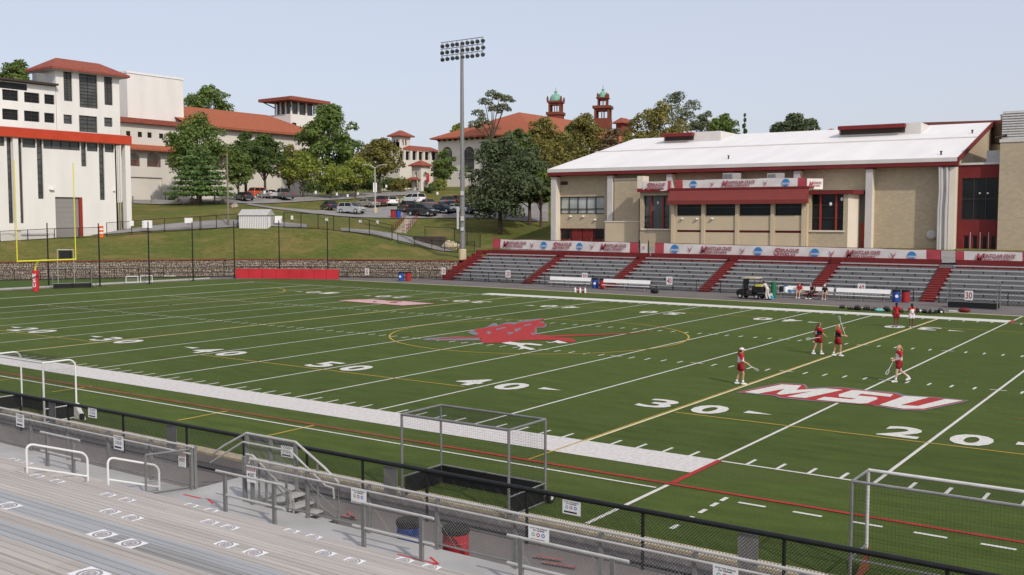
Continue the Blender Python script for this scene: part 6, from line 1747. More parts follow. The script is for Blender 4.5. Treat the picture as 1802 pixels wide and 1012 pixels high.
# ---- litter barrels
def barrel(name, lab, loc, m, s=1.0, bag=True, group=None):
    t = thing(name, lab, 'bin', loc, random.uniform(0, 3), group)
    mb = MB(); mb.lathe([(.27 * s, 0), (.285 * s, .02 * s), (.285 * s, .28 * s), (.30 * s, .30 * s), (.285 * s, .32 * s), (.285 * s, .58 * s), (.30 * s, .60 * s), (.285 * s, .62 * s), (.285 * s, .80 * s)], n=20); mb.build('drum', m, t, False, smooth=False)
    mb = MB(); mb.lathe([(.292 * s, .79 * s), (.305 * s, .82 * s), (.31 * s, .90 * s), (.29 * s, .93 * s), (.26 * s, .90 * s), (.16 * s, .84 * s), (.02 * s, .82 * s)], n=20); mb.build('bin_liner', rubber, t, False)
    return t
BB = barrel('litter_barrel', 'blue barrel with black liner behind the near guard rail', (*onZ(721, 914, .88)[:2], 0), blue_plastic, .95)
BR = barrel('litter_barrel', 'red barrel with black liner right of the near blue barrel', (*onZ(802, 926, .88)[:2], 0), red_plastic, .95)
def far_bin(lab, u, v, m):
    p = onZ(u, v)
    t = barrel('litter_barrel', lab, (p[0], p[1], 0), m, 1.12, False, 'bins along the far sideline')
    if m is blue_plastic:
        mb = MB(); mb.poly([(.0 + .14 * math.cos(a), -.345, .5 + .14 * math.sin(a)) for a in np.linspace(0, 6.28, 13)[:-1]]); o = mb.build('recycling_mark', white_plain, t, False); t.rotation_euler = (0, 0, R(20))
    return t
far_bin('blue bin by the stone wall, left of its red twin', 706, 494, blue_plastic); far_bin('red bin by the stone wall, right of its blue twin', 718.5, 494, red_plastic)
far_bin('blue bin between the two left benches', 1047.5, 507, blue_plastic); far_bin('red bin between the two left benches', 1060.5, 508, red_plastic)
far_bin('blue bin at the right end of the benches', 1577, 531, blue_plastic); far_bin('red bin at the right end of the benches', 1593.5, 531.5, red_plastic)
# ================================================================== left end: goalpost, goals, netting poles, pads
gx = -59.0
ga, gb = onX(30.5, 459.5, gx), onX(133.5, 457, gx)
ym = (ga[1] + gb[1]) / 2; hw_ = (gb[1] - ga[1]) / 2
t = thing('goalpost', 'yellow gooseneck football goalpost with red padded base', 'goalpost', (gx - 2.2, ym, 0))
zc = (ga[2] + gb[2]) / 2
q = (gx - 2.2, ym)
mb = MB(); mb.path([(q[0], q[1], -.05), (q[0], q[1], 2.2), (q[0] + .12, q[1], 2.55), (q[0] + .6, q[1], 2.95), (q[0] + 1.4, q[1], zc - .02), (gx, ym, zc)], .085, 10); mb.build('gooseneck', yellow_post, t)
mb = MB(); mb.tube((gx, ga[1], zc), (gx, gb[1], zc), .075, .075, 10); mb.build('crossbar', yellow_post, t)
for y in (ga[1], gb[1]):
    mb = MB(); mb.tube((gx, y, zc - .08), (gx, y, 12.7), .05, .05, 8); mb.build('upright', yellow_post, t)
mb = MB(); mb.lathe([(.30, 0), (.31, .05), (.31, 2.0), (.28, 2.08)], (q[0], q[1], 0), 14); pd = mb.build('pad', pad_red, t)
for i, ch in enumerate('MSU'):
    mb = MB(); ex = np.array([_R[0], _R[1], 0]); o = np.array([q[0], q[1], 0]) - np.array([_F[0], _F[1], 0]) / np.hypot(_F[0], _F[1]) * .33
    text_to(mb, ch, o - ex * .15 + np.array([0, 0, 1.38 - .48 * i]), ex, (0, 0, 1), .30, .38); mb.build('lettering', white_plain, pd)
p0, p1 = onZ(90, 509), onZ(165, 507)
t = hockey_goal('grey field hockey goal with black boards beside the goalpost', 0, 3.66, 0, 1.2, bm_=black)
t.location = (0, 0, 0)
ang = math.atan2(p1[1] - p0[1], p1[0] - p0[0])
t.location = ((p0[0] + p1[0]) / 2 - .5 * math.sin(ang), (p0[1] + p1[1]) / 2 + .5 * math.cos(ang), 0); t.rotation_euler = (0, 0, ang)
# the shot clock frame behind it
q = at(116, 470, 105.5)
t = thing('shot_clock', 'black shot clock board on a pale frame behind the hockey goal', 'clock', (q[0], q[1], 0), R(55))
mb = MB(); mb.box(-.62, .62, -.06, .06, 3.0, 3.85); mb.build('board', black, t, False)
mb = MB(); mb.path([(-.78, 0, 0), (-.78, 0, 3.95), (.78, 0, 3.95), (.78, 0, 0)], .035, 6); mb.build('frame', galv_light, t, False)
for u0, u1, v, lab in ((222, 243, 499, 'left one of two small goals by the kerb'), (247.5, 268, 498, 'right one of two small goals by the kerb')):
    p0, p1 = onZ(u0, v), onZ(u1, v - .5); L = float(np.linalg.norm(p1 - p0)); ang = math.atan2(p1[1] - p0[1], p1[0] - p0[0])
    t = thing('small_goal', lab, 'goal', p0, ang)
    mb = MB(); mb.path([(0, 0, .02), (0, 0, .78), (L, 0, .78), (L, 0, .02)], .04, 6); mb.build('front_frame', white_metal, t, False)
    mb = MB(); mb.path([(0, 0, .78), (0, .6, .05), (L, .6, .05), (L, 0, .78)], .03, 6); mb.path([(0, 0, .04), (0, .6, .05)], .03); mb.path([(L, 0, .04), (L, .6, .05)], .03); mb.build('back_frame', white_metal, t, False)
    mb = MB()
    for i in range(13): mb.tube((L * i / 12, 0, .78), (L * i / 12, .6, .05), .006, .006, 3, False)
    for i in range(8): mb.tube((0, .6 * i / 7, .78 - .73 * i / 7), (L, .6 * i / 7, .78 - .73 * i / 7), .006, .006, 3, False)
    tag(mb.build('net', wire, t, False), kind='stuff')
NP = [(86, 504, 392), (176, 504, 393), (263, 500, 390), (340, 494, 391), (413, 489.5, 389), (492, 489.5, 388), (577, 490.5, 390)]
NB = []
for i, (u, v, vt) in enumerate(NP):
    p = onZ(u, v); NB.append(p); dpt = float((p - CAM) @ _F)
    t = thing('net_pole', ('black netting pole %s' % ['left of the shot clock, just right of the goalpost', 'right of the hockey goal', 'by the right small goal', 'between small goals and red pads', 'at the left end of the red pads', 'in the middle of the red pads', 'near the right end of the red pads'][i]), 'pole', p, 0, 'black netting poles at the left end')
    mb = MB(); mb.tube((p[0], p[1], -.05), (p[0], p[1], float(at(u, vt, dpt)[2])), .085, .06, 8); mb.build('shaft', black, t)
    mb = MB(); mb.lathe([(.2, 0), (.2, .06), (.1, .08)], (p[0], p[1], 0), 10); mb.build('base', black, t)
a, b, c = onZ(414.5, 489.5), onZ(510, 490.5), onZ(596, 491.5)
t = thing('pad_wall', 'long red padded barrier behind the far end of the field', 'barrier', ((a[0] + c[0]) / 2, (a[1] + c[1]) / 2, 0))
for s, e, n in ((a, b, 4), (b, c, 4)):
    d = e - s; d[2] = 0; nn = np.array([d[1], -d[0], 0]) / np.hypot(d[0], d[1])
    for i in range(n):
        mb = MB(); mb.obox(s + d * (i / n) + d * .003, d * (1 / n - .006), -nn * .18, (0, 0, 1.16)); mb.build('pad', pad_red, t)
p = onZ(175, 488); t = thing('goal_frame', 'thin grey net frame lying on the end turf', 'frame', onZ(300, 487))
mb = MB(); q = onZ(300, 487); mb.path([q + [-.5, -.4, .1], q + [.5, .4, .1], q + [.7, .1, .1], q + [-.3, -.7, .1], q + [-.5, -.4, .1]], .05, 5); mb.build('tube', white_metal, t)

# ================================================================== floodlight mast
FD = 124.0
lamp_grey = mat('lamp_grey', (.26, .265, .27), .4, .1, 3, metal=.2, spec=.6)
fb = at(814, 452, FD); ft = at(810.5, 80, FD)
t = thing('floodlight_mast', 'tall grey floodlight mast with three rows of lamps', 'floodlight', fb)
mb = MB(); n = 12
zs_ = np.linspace(0, 1, 7)
mb.loft([[(fb[0] + (.34 - .16 * f) * math.cos(2 * math.pi * i / n), fb[1] + (.34 - .16 * f) * math.sin(2 * math.pi * i / n), fb[2] + .9 + (ft[2] - fb[2] - .9) * f) for i in range(n)] for f in zs_]); mb.build('mast', galv, t)
mb = MB(); mb.lathe([(.48, -.4), (.48, .85), (.42, .95)], fb, 14); mb.build('footing', cream_conc, t)
ex = np.array([_R[0], _R[1], 0]); fw = np.array([-_F[0], -_F[1], 0]) / np.hypot(_F[0], _F[1])
axd = ex * .8 + fw * .6; axd /= np.linalg.norm(axd)
lampdir = np.array([.75, -.62, 0])
for r_, (u0, v0, u1, v1) in enumerate(((770, 83, 848, 74), (770, 95, 849, 85), (771, 106.5, 849, 97))):
    p0, p1 = at(u0, v0 - 3, FD), at(u1, v1 - 3, FD); pm = np.array([ft[0], ft[1], (p0[2] + p1[2]) / 2])
    L = np.linalg.norm(p1 - p0) / .82; p0 = np.array([*(fb[:2] - axd[:2] * L / 2), p0[2]]); p1 = np.array([*(fb[:2] + axd[:2] * L / 2), p1[2]])
    zm_ = (p0[2] + p1[2]) / 2; p0[2] = p1[2] = zm_
    # crossarm, seen in perspective, carries nine lamps
    mb = MB(); mb.obox(p0 + [0, 0, .0], p1 - p0, fw * .08, (0, 0, .08)); arm = mb.build('crossarm', galv, t)
    for i in range(9):
        c = p0 + (p1 - p0) * (i + .25) / 8.5
        d = np.array([.55 + .12 * (i % 3), -.45 - .12 * (i % 2), -.62]); d /= np.linalg.norm(d)
        rot = Vector((0, 0, 1)).rotation_difference(Vector(d)).to_matrix()
        mb = MB(); mb.lathe([(.08, -.30), (.13, -.2), (.22, -.05), (.26, .12), (.27, .2)], (0, 0, 0), 12)
        mb.v = [tuple(np.array(rot @ Vector(p_)) + c + np.array([0, 0, -.28]) + d * .1) for p_ in mb.v]; l_ = mb.build('lamp', lamp_grey, t)
        mb = MB(); mb.lathe([(.262, .201), (.25, .21)], (0, 0, 0), 12)
        mb.v = [tuple(np.array(rot @ Vector(p_)) + c + np.array([0, 0, -.28]) + d * .1) for p_ in mb.v]; mb.build('lens', glass_grey, l_)
        mb = MB(); mb.tube(c + [0, 0, .02], c + [0, 0, -.28], .03, .03, 5); mb.build('yoke', galv, l_)
for z, s in ((4.4, .55), (3.2, .4), (7.5, .5)):
    mb = MB(); mb.obox(fb + fw * .3 - ex * .2 + [0, 0, z], ex * .4, fw * .2, (0, 0, s)); mb.build('service_box', galv_light, t)
mb = MB(); mb.obox(fb - ex * .68 + [0, 0, 3.4], ex * .26, fw * .25, (0, 0, 2.7)); mb.build('equipment_cabinet', galv_light, t)

# ================================================================== roads, lot, path on the hill
drape('road', [gp(228, 361, 168), gp(300, 364, 166), gp(400, 366, 166), gp(462, 362, 169), gp(560, 351, 178.5), gp(640, 344, 186), gp(738, 338, 196), gp(738, 331, 206), gp(640, 338, 194), gp(520, 347, 182), gp(420, 349, 178), gp(300, 352, 180), gp(226, 354, 180)], asphalt2, .14)
drape('parking_lot', [gp(430, 368, 166), gp(478, 372, 162), gp(560, 380, 158), gp(640, 382, 156.5), gp(760, 383, 156), gp(900, 384, 155), gp(965, 382, 157), gp(965, 360, 178), gp(820, 358, 179), gp(740, 358, 179), gp(690, 361, 177), gp(610, 364, 171), gp(555, 372, 165), gp(478, 367, 165), gp(440, 363, 168)], asphalt2, .12)
drape('path', [gp(150, 414, 138.5), gp(240, 410, 140.5), gp(330, 405, 141.8), gp(420, 401, 142.5), gp(480, 401, 142.5), gp(540, 402, 141.5), gp(540, 397, 144), gp(470, 393, 146), gp(400, 391, 147), (gp(330, 397, 145.5)), gp(230, 405, 142.5), gp(150, 410, 140)], asphalt2, .10)
drape('path', [gp(600, 408, 140), gp(660, 414, 139), gp(700, 424, 137), gp(745, 434, 135), gp(780, 444, 131), gp(800, 444, 131), gp(750, 425, 138), gp(700, 412, 141.5), gp(650, 405, 142.5), gp(600, 402, 142)], asphalt2, .10)

# ---- upper fences
def hill_pts(lst, off=0.0):
    out = []
    for u, v, d in lst:
        p = at(u, v, d); out.append((float(p[0]), float(p[1]), H(p[0], p[1]) + off))
    return out
chain_fence('chain_link_fence', 'black fence along the base of the white hall', hill_pts([(0, 418, 128), (96, 415, 133.5), (180, 412, 137)]), 1.35, post_every=4.0, pitch=.35, wr=.011, r=.05)
chain_fence('chain_link_fence', 'black fence with gate between white hall and shed', hill_pts([(188, 412, 137.5), (232, 410.5, 139), (290, 408, 140.5), (352, 404, 141.5)]), 1.9, post_every=3.4, pitch=.35, wr=.011, r=.05)
chain_fence('chain_link_fence', 'black fence gate frame left of the grey shed', hill_pts([(354, 404, 141.5), (381, 403, 142), (418, 402, 142.4)]), 1.9, post_every=2.2, pitch=.35, wr=.011, r=.055)
chain_fence('chain_link_fence', 'black fence stepping down the bank right of the shed', hill_pts([(500, 403, 142), (560, 404, 141), (615, 408, 139.5), (650, 414, 138.5), (690, 424, 136.8)]), 2.1, post_every=2.8, pitch=.35, wr=.011, r=.06)
chain_fence('chain_link_fence', 'low black handrail fence beside the sloping path', hill_pts([(700, 428, 135.6), (760, 440, 133), (805, 448, 129.5), (835, 447, 128)]), 1.3, post_every=3.2, pitch=.35, wr=.011, r=.045)
chain_fence('chain_link_fence', 'black fence across the bank right of the stone steps', hill_pts([(748, 425, 139), (800, 425, 139), (845, 432, 133)]), 1.9, post_every=3.4, pitch=.35, wr=.011, r=.05)
def blank_sign(lab, u, v, d, wpx, hpx, m=white_plain):
    p = at(u, v, d); k_ = d / 1780; ex = np.array([_R[0], _R[1], 0]); fw_ = np.array([-_F[0], -_F[1], 0])
    t = thing('fence_sign', lab, 'sign', p)
    mb = MB(); mb.obox(p - ex * wpx * k_ / 2 - [0, 0, hpx * k_ / 2], ex * wpx * k_, fw_ * .04, (0, 0, hpx * k_)); mb.build('board', m, t)
    mb = MB(); mb.obox(p - ex * .04 - fw_ * .06 - [0, 0, hpx * k_ / 2 + .25], ex * .08, fw_ * .05, (0, 0, hpx * k_ + .3)); mb.build('batten', black, t)
for u, v, d, w_, h_, lab in ((259, 394.5, 139.5, 18, 13, 'largest white sign on the fence right of the white hall'), (231, 393, 138.8, 9, 9, 'grey sign on the fence nearest the white column'), (332, 388, 141, 14, 9, 'white sign on the fence left of the gate'), (490, 386, 143, 13, 12, 'white sign board right of the shed'),
                             (575, 386, 141, 5, 5, 'small white sign on the stepped fence, left one'), (634, 389, 139, 5, 5, 'small white sign on the stepped fence, middle one'), (664, 391, 138, 5, 5, 'small white sign on the stepped fence, right one'), (514, 383, 146, 4, 7, 'small white post sign behind the shed')):
    blank_sign(lab, u, v, d, w_, h_)
# ---- shed
sp = at(421, 404, 142); sq = at(470, 404, 141.4)
t = thing('storage_shed', 'pale grey ribbed metal shed with shallow roof on the bank', 'shed', (sp[0], sp[1], sp[2]))
ex_ = (sq - sp); ex_[2] = 0; L = np.linalg.norm(ex_); ex_ /= L; nb = np.array([-ex_[1], ex_[0], 0]); hz_ = 2.1
wS = Wall(sp[:2], ex_[:2], -nb[:2])
z0_ = sp[2] - .1
mb = MB(); mb.obox(sp - [0, 0, .1], ex_ * L, nb * 2.6, (0, 0, hz_)); mb.build('wall', galv_light, t)
for i in range(16):
    mb = MB(); a = L * (i + .3) / 16; wS.box(mb, a, a + .1, z0_ + .05, z0_ + hz_ - .05, .002, .04); mb.build('rib', white_plain, t)
mb = MB(); b0 = sp + [0, 0, hz_ - .1]
mb.add([b0 - ex_ * .12 - nb * .2, b0 + ex_ * (L + .12) - nb * .2, b0 + ex_ * (L + .12) + nb * 1.3 + [0, 0, .85], b0 - ex_ * .12 + nb * 1.3 + [0, 0, .85], b0 - ex_ * .12 + nb * 2.8, b0 + ex_ * (L + .12) + nb * 2.8], [(0, 1, 2, 3), (3, 2, 5, 4), (0, 3, 4), (1, 5, 2)]); mb.build('roof', galv_light, t)
wE = Wall((sp + ex_ * L)[:2], nb[:2], ex_[:2])
mb = MB(); wE.box(mb, .3, 1.2, z0_ + .1, z0_ + 1.9, .003, .04); mb.build('door', white_plain, t)
# boulders, posts, barrel, bollards
for i, (u, v, d, s) in enumerate(((312, 358, 170, 1.1), (340, 359, 170, 1.2), (392, 362, 168, .9), (412, 372, 160, .8), (414, 366, 163, .7))):
    p = at(u, v, d); z = H(p[0], p[1]); rr = np.random.default_rng(i)
    mb = MB(); mb.ball((0, 0, 0), s * .9, s * .6, s * .5, 9, 6); mb.v = [tuple(np.array(q_) * (1 + .18 * rr.normal(size=3))) for q_ in mb.v]
    o = mb.build('boulder', stone_a); o.location = (p[0], p[1], z + s * .15)
    tag(o, ['pale boulder leftmost by the road edge', 'pale boulder under the bright pine', 'pale boulder left of the wooden pole', 'low pale boulder left of the shed roof', 'pale boulder just above the shed corner'][i], 'boulder', 'boulders by the road')
p = at(178.5, 414, 137); t = thing('traffic_drum', 'orange and white striped traffic drum by the white hall', 'barrel', (p[0], p[1], H(p[0], p[1])))
mb = MB(); mb.lathe([(.32, 0), (.3, .1), (.27, 1.5), (.2, 1.55)], wloc(t), 12); mb.build('drum', orange_pl, t)
for z in (.5, 1.0):
    mb = MB(); mb.lathe([(.30, z), (.295, z + .2)], wloc(t), 12); mb.build('stripe', white_plain, t)
for i, (u, v, d) in enumerate(((230, 355, 174), (234, 363, 168), (267, 362, 169), (291, 352, 179), (338, 358, 171), (378, 360, 168))):
    p = at(u, v, d); z = H(p[0], p[1])
    t = thing('guard_post', 'brown wooden guard post, %s' % ['at the white column foot', 'second from the white column', 'in front of the shutter door', 'right of the shutter door', 'under the bright pine', 'between pine and wooden pole'][i], 'post', (p[0], p[1], z), 0, 'wooden guard posts along the upper road')
    mb = MB(); mb.tube((p[0], p[1], z - .2), (p[0], p[1], z + 1.3), .13, .12, 6); mb.build('shaft', wood_pole, t)
# lamps and poles
p = at(402, 404, 143.5); z = H(p[0], p[1]); t = thing('utility_pole', 'thin grey wooden pole left of the shed', 'pole', (p[0], p[1], z))
mb = MB(); mb.tube((p[0], p[1], z - .3), (p[0], p[1], float(at(401, 272, 143.5)[2])), .16, .1, 7); mb.build('shaft', wood_pole, t)
p = at(660.5, 374, 163); z = H(p[0], p[1]); zt_ = float(at(660, 296, 163)[2])
t = thing('street_lamp', 'double-arm street lamp at the car park edge', 'lamp post', (p[0], p[1], z))
mb = MB(); mb.tube((p[0], p[1], z - .2), (p[0], p[1], zt_), .12, .08, 8); mb.build('post', galv_light, t)
mb = MB(); mb.lathe([(.34, -.2), (.34, .75), (.28, .85)], (p[0], p[1], z), 10); mb.build('footing', cream_conc, t)
for sg in (-1, 1):
    c = np.array([p[0], p[1], zt_]); mb = MB(); mb.path([c, c + ex * sg * .7 + [0, 0, .45], c + ex * sg * 1.5 + [0, 0, .55]], .05, 5); mb.build('arm', galv_light, t)
    mb = MB(); mb.ball(c + ex * sg * 1.75 + [0, 0, .53], .35, .2, .09, 8, 5); mb.build('lamp_head', galv_light, t)
for u, v in ((653, 330), (655, 338)):
    q = at(660, v, 162.8); mb = MB(); mb.obox(q - ex * .3, ex * .6, fw * .05, (0, 0, .75)); mb.build('plate', white_plain, t)
for i, (u, vb_, vt_, d) in enumerate(((556, 349, 334, 181), (593, 348, 336, 183), (612, 346, 337, 184), (630, 345, 334, 186), (498, 352, 336, 177), (477, 353, 338, 176), (466, 353, 337, 176), (680, 341, 322, 192), (737, 356, 339, 184), (770, 352, 340, 190))):
    p = at(u, vb_, d); z = H(p[0], p[1]); zt_ = z + (vb_ - vt_) * d / 1780
    t = thing('parking_sign', 'small white sign on a thin post, %s' % ['below the leftmost yellow tree', 'below the second yellow tree', 'left of the third yellow tree', 'below the third yellow tree', 'by the pickup truck bonnet', 'behind the pickup truck bed', 'left of the pickup truck', 'below the olive tree', 'on the bank below the gatehouse', 'on the bank right of the gatehouse'][i], 'sign', (p[0], p[1], z), 0, 'small signs along the upper road')
    mb = MB(); mb.tube((p[0], p[1], z), (p[0], p[1], zt_), .035, .035, 5); mb.build('post', galv, t)
    mb = MB(); mb.obox(np.array([p[0], p[1], zt_ - .55]) - ex * .18 + fw * .05, ex * .36, fw * .02, (0, 0, .5)); mb.build('plate', white_plain, t)
# stone steps with red rails, brown revetment
t = thing('stone_steps', 'pale stone steps with red rails down from the car park', 'steps', at(710, 400, 148))
q0, q1 = at(704, 409, 143.5), at(724, 381, 156)
n = 16
for i in range(n):
    p = q0 + (q1 - q0) * i / n; z = H(p[0], p[1])
    mb = MB(); mb.obox(p * [1, 1, 0] + [0, 0, z - .3] - ex * .9, ex * 1.8, -fw * .85, (0, 0, .3 + .14)); mb.build('step', stone_a, t)
for sg in (-.95, .95):
    mb = MB()
    a = q0 * [1, 1, 0] + ex * sg; b = q1 * [1, 1, 0] + ex * sg
    for f0 in np.linspace(0, 1, 7):
        c = a + (b - a) * f0; mb.tube(c + [0, 0, H(c[0], c[1])], c + [0, 0, H(c[0], c[1]) + 1.05], .035, .035, 5)
    for h_ in (.55, 1.05):
        mb.path([a + (b - a) * f0 + [0, 0, H(*(a + (b - a) * f0)[:2]) + h_] for f0 in np.linspace(0, 1, 7)], .035, 5)
    mb.build('rail', dark_red, t)
a, b = at(727, 424, 138.5), at(785, 436, 134)
t = thing('timber_revetment', 'dark brown timber bank wall left of the floodlight', 'wall', a)
d = (b - a) * [1, 1, 0]
for i in range(4):
    mb = MB(); mb.obox(np.array([a[0], a[1], 0]) + d * .0 + [0, 0, min(a[2], b[2]) - .2 + i * .42] , d, -fw * .5, (0, 0, .40)); mb.build('sleeper', mat('timber_%d' % i, (.10, .075, .06), .9, .2, 1.5), t)
p = at(792, 433, 133.5); mb = MB(); mb.ball((0, 0, 0), 1.5, .8, .7, 9, 6); rr = np.random.default_rng(9); mb.v = [tuple(np.array(q_) * (1 + .12 * rr.normal(size=3))) for q_ in mb.v]
o = mb.build('boulder', cream_conc); o.location = (p[0], p[1], H(p[0], p[1]) + .3); tag(o, 'large tan boulder left of the floodlight base', 'boulder')

# ================================================================== vehicles
def car_meshes(kind):
    """returns list of (part, mesh, material or 'paint', location) for a car facing +x, wheels on z = 0"""
    L, Wd, Hh, hood, belt = {'sedan': (4.6, 1.8, 1.42, .88, .92), 'suv': (4.65, 1.88, 1.70, 1.02, 1.06), 'van': (5.1, 1.98, 1.78, 1.02, 1.10), 'pickup': (5.6, 1.98, 1.85, 1.12, 1.16)}[kind]
    h = L / 2; w_ = Wd / 2; parts = []
    prof = {'sedan': [(-h, .35), (-h + .02, .75), (-h + .12, .93), (-h + .75, .98), (h - 1.35, .92), (h - .25, .78), (h - .03, .62), (h, .35)],
            'suv': [(-h, .42), (-h + .02, .9), (-h + .1, 1.06), (-.3, 1.08), (h - 1.15, 1.05), (h - .22, .93), (h - .03, .75), (h, .42)],
            'van': [(-h, .40), (-h + .02, .95), (-h + .08, 1.1), (0, 1.12), (h - 1.0, 1.05), (h - .22, .86), (h - .03, .7), (h, .40)],
            'pickup': [(-h, .55), (-h, 1.08), (-h + .1, 1.12), (-.2, 1.14), (h - 1.3, 1.14), (h - .15, 1.05), (h - .02, .8), (h, .5)]}[kind]
    mb = MB(); rings = []
    z0 = .26
    for y, ins, up in ((-w_, .10, .0), (-w_ + .06, 0, .0), (w_ - .06, 0, .0), (w_, .10, .0)):
        r = [(x * (1 - ins * .25), y, max(z0 + .02, z - (.05 if ins else 0))) for x, z in prof]
        r = [(-h + .15 + ins * .3, y, z0)] + r + [(h - .15 - ins * .3, y, z0)]
        rings.append(r)
    mb.loft(rings); parts.append(('body', mb.mesh('body', [rubber]), 'paint'))
    # greenhouse
    g = {'sedan': ([-1.75, -1.05, .35, 1.05], .97, 1.42), 'suv': ([-2.2, -1.85, .25, 1.0], 1.08, 1.70), 'van': ([-2.45, -2.2, .45, 1.5], 1.12, 1.78), 'pickup': ([-.75, -.6, .55, 1.25], 1.14, 1.85)}[kind]
    (xb0, xb1, xf1, xf0), zb_, zt_ = g; wi_ = w_ - .07; wt = w_ - .26
    mb = MB(); mb.add([(xb0, -wi_, zb_ - .02), (xf0, -wi_, zb_ - .02), (xf0, wi_, zb_ - .02), (xb0, wi_, zb_ - .02), (xb1, -wt, zt_), (xf1, -wt, zt_), (xf1, wt, zt_), (xb1, wt, zt_)],
                      [(4, 5, 6, 7), (0, 1, 5, 4), (1, 2, 6, 5), (2, 3, 7, 6), (3, 0, 4, 7)]); parts.append(('cabin', mb.mesh('cabin', [rubber]), 'paint'))
    def panel(name, q, ins=.08, out=.012):
        q = np.array(q, float); c = q.mean(0); n = np.cross(q[1] - q[0], q[3] - q[0]); n /= np.linalg.norm(n)
        m_ = MB(); m_.poly([c + (p_ - c) * (1 - ins) + n * out for p_ in q]); parts.append((name, m_.mesh(name, [glass_dark]), None))
    for sg in (-1, 1):
        lo = lambda x: (x, sg * wi_, zb_); hi = lambda f: None
        xm0, xm1 = (xb0 + xf0) / 2 - .1, (xb1 + xf1) / 2 - .1
        for (a0, a1, c0, c1) in ((xb0 + .05, xm0, xb1 + .05, xm1), (xm0, xf0 - .05, xm1, xf1 - .05)):
            q = [(a0, sg * wi_, zb_), (a1, sg * wi_, zb_), (c1, sg * wt, zt_ - .04), (c0, sg * wt, zt_ - .04)]
            panel('side_window', q if sg < 0 else q[::-1])
    panel('windscreen', [(xf0, -wi_, zb_), (xf0, wi_, zb_), (xf1, wt, zt_), (xf1, -wt, zt_)], .07)
    panel('rear_window', [(xb0, wi_, zb_), (xb0, -wi_, zb_), (xb1, -wt, zt_), (xb1, wt, zt_)], .09)
    rw = {'sedan': .32, 'suv': .36, 'van': .34, 'pickup': .40}[kind]
    for x in (-h + .85, h - .88):
        for sg in (-1, 1):
            mb = MB(); mb.tube((x, sg * (w_ - .2), rw), (x, sg * (w_ + .01), rw), rw, rw, 16); parts.append(('wheel', mb.mesh('wheel', [rubber]), None))
            mb = MB(); mb.tube((x, sg * (w_ + .011), rw), (x, sg * (w_ + .025), rw), rw * .62, rw * .55, 10); parts.append(('>rim', mb.mesh('rim', [alu]), None))
    for sg in (-1, 1):
        zl = prof[-3][1] - .06
        mb = MB(); mb.box(h - .28, h - .015, sg * (w_ - .28) - .2, sg * (w_ - .28) + .2, zl - .1, zl + .05); parts.append(('headlight', mb.mesh('headlight', [glass_pale]), None))
        zl = prof[2][1] - .12
        mb = MB(); mb.box(-h - .01, -h + .14, sg * (w_ - .2) - .16, sg * (w_ - .2) + .16, zl - .14, zl + .06); parts.append(('tail_light', mb.mesh('tail_light', [bright_red]), None))
        mb = MB(); mb.box(xf0 - .45, xf0 - .25, sg * (w_ + .02) - .09, sg * (w_ + .02) + .09, zb_ + .02, zb_ + .16); parts.append(('wing_mirror', mb.mesh('wing_mirror', [rubber]), 'paint'))
    mb = MB(); mb.box(h - .02, h + .02, -.55, .55, .5, .62); parts.append(('grille', mb.mesh('grille', [frame_dark]), None))
    if kind == 'pickup':
        mb = MB(); mb.box(-h + .1, -.85, -w_ + .15, w_ - .15, 1.121, 1.13); parts.append(('cargo_bed', mb.mesh('cargo_bed', [rubber]), None))
    return parts
CARS = {}
PAINT = {k_: mat('paint_' + k_, c, .3, .03, 1, spec=.5, coat=.6) for k_, c in {'black': (.012, .013, .016), 'navy': (.018, .025, .045), 'silver': (.42, .44, .45), 'white': (.78, .78, .78), 'grey': (.10, .105, .11), 'beige': (.34, .31, .27), 'maroon': (.12, .02, .03), 'green': (.015, .03, .032), 'orange': (.55, .10, .03), 'blue': (.05, .09, .2)}.items()}
def car(kind, paint, u, v, d, rz, label):
    if kind not in CARS: CARS[kind] = car_meshes(kind)
    p = at(u, v, d); z = H(p[0], p[1]) + .14
    c = thing('parked_car' if kind != 'pickup' else 'pickup_truck', label, {'sedan': 'car', 'suv': 'car', 'van': 'van', 'pickup': 'pickup'}[kind], (p[0], p[1], z), R(rz), 'cars parked on the hill')
    last = None
    for nm, me, m in CARS[kind]:
        par = last if nm[0] == '>' else c
        o = link(nm.lstrip('>'), me, par)
        if m == 'paint': o.material_slots[0].link = 'OBJECT'; o.material_slots[0].material = PAINT[paint]
        last = o if nm == 'wheel' else last
    return c
# heading 0 = nose to +x (image right and away); view looks along 125 degrees
car('suv', 'silver', 619, 376, 161, 6, 'silver SUV at the left front of the car park')
car('sedan', 'navy', 580, 369, 167, 155, 'dark navy sedan left of the silver SUV')
car('sedan', 'beige', 648, 367, 173, -8, 'beige sedan behind the silver SUV')
car('suv', 'maroon', 675, 366, 175, 120, 'dark maroon car left of the white hatchback')
car('sedan', 'white', 692, 363, 176, 130, 'white hatchback left of the white SUV')
car('van', 'white', 727, 360, 179, 170, 'white SUV with dark windows at the back of the car park')
car('van', 'black', 744, 379, 158.5, 4, 'black minivan in the front row right of the bins')
car('suv', 'black', 716, 374, 164, 150, 'black car behind the red and blue bins')
car('sedan', 'navy', 779, 377, 161, 0, 'black sedan in the front row right of the minivan')
car('sedan', 'grey', 752, 369, 170, 150, 'grey car roof behind the black minivan')
car('suv', 'navy', 786, 367, 172, 145, 'dark blue SUV in the back row near the floodlight')
car('suv', 'maroon', 805, 366, 174, 150, 'maroon car behind the floodlight mast')
car('sedan', 'silver', 808, 375, 161, 5, 'silver sedan cut by the floodlight mast')
car('sedan', 'black', 829, 377, 160, -30, 'black car right of the floodlight mast, by the evergreen')
car('suv', 'grey', 850, 374, 164, 150, 'grey car half hidden by the evergreen')
car('sedan', 'green', 429, 352, 172, 165, 'dark green sedan on the upper road')
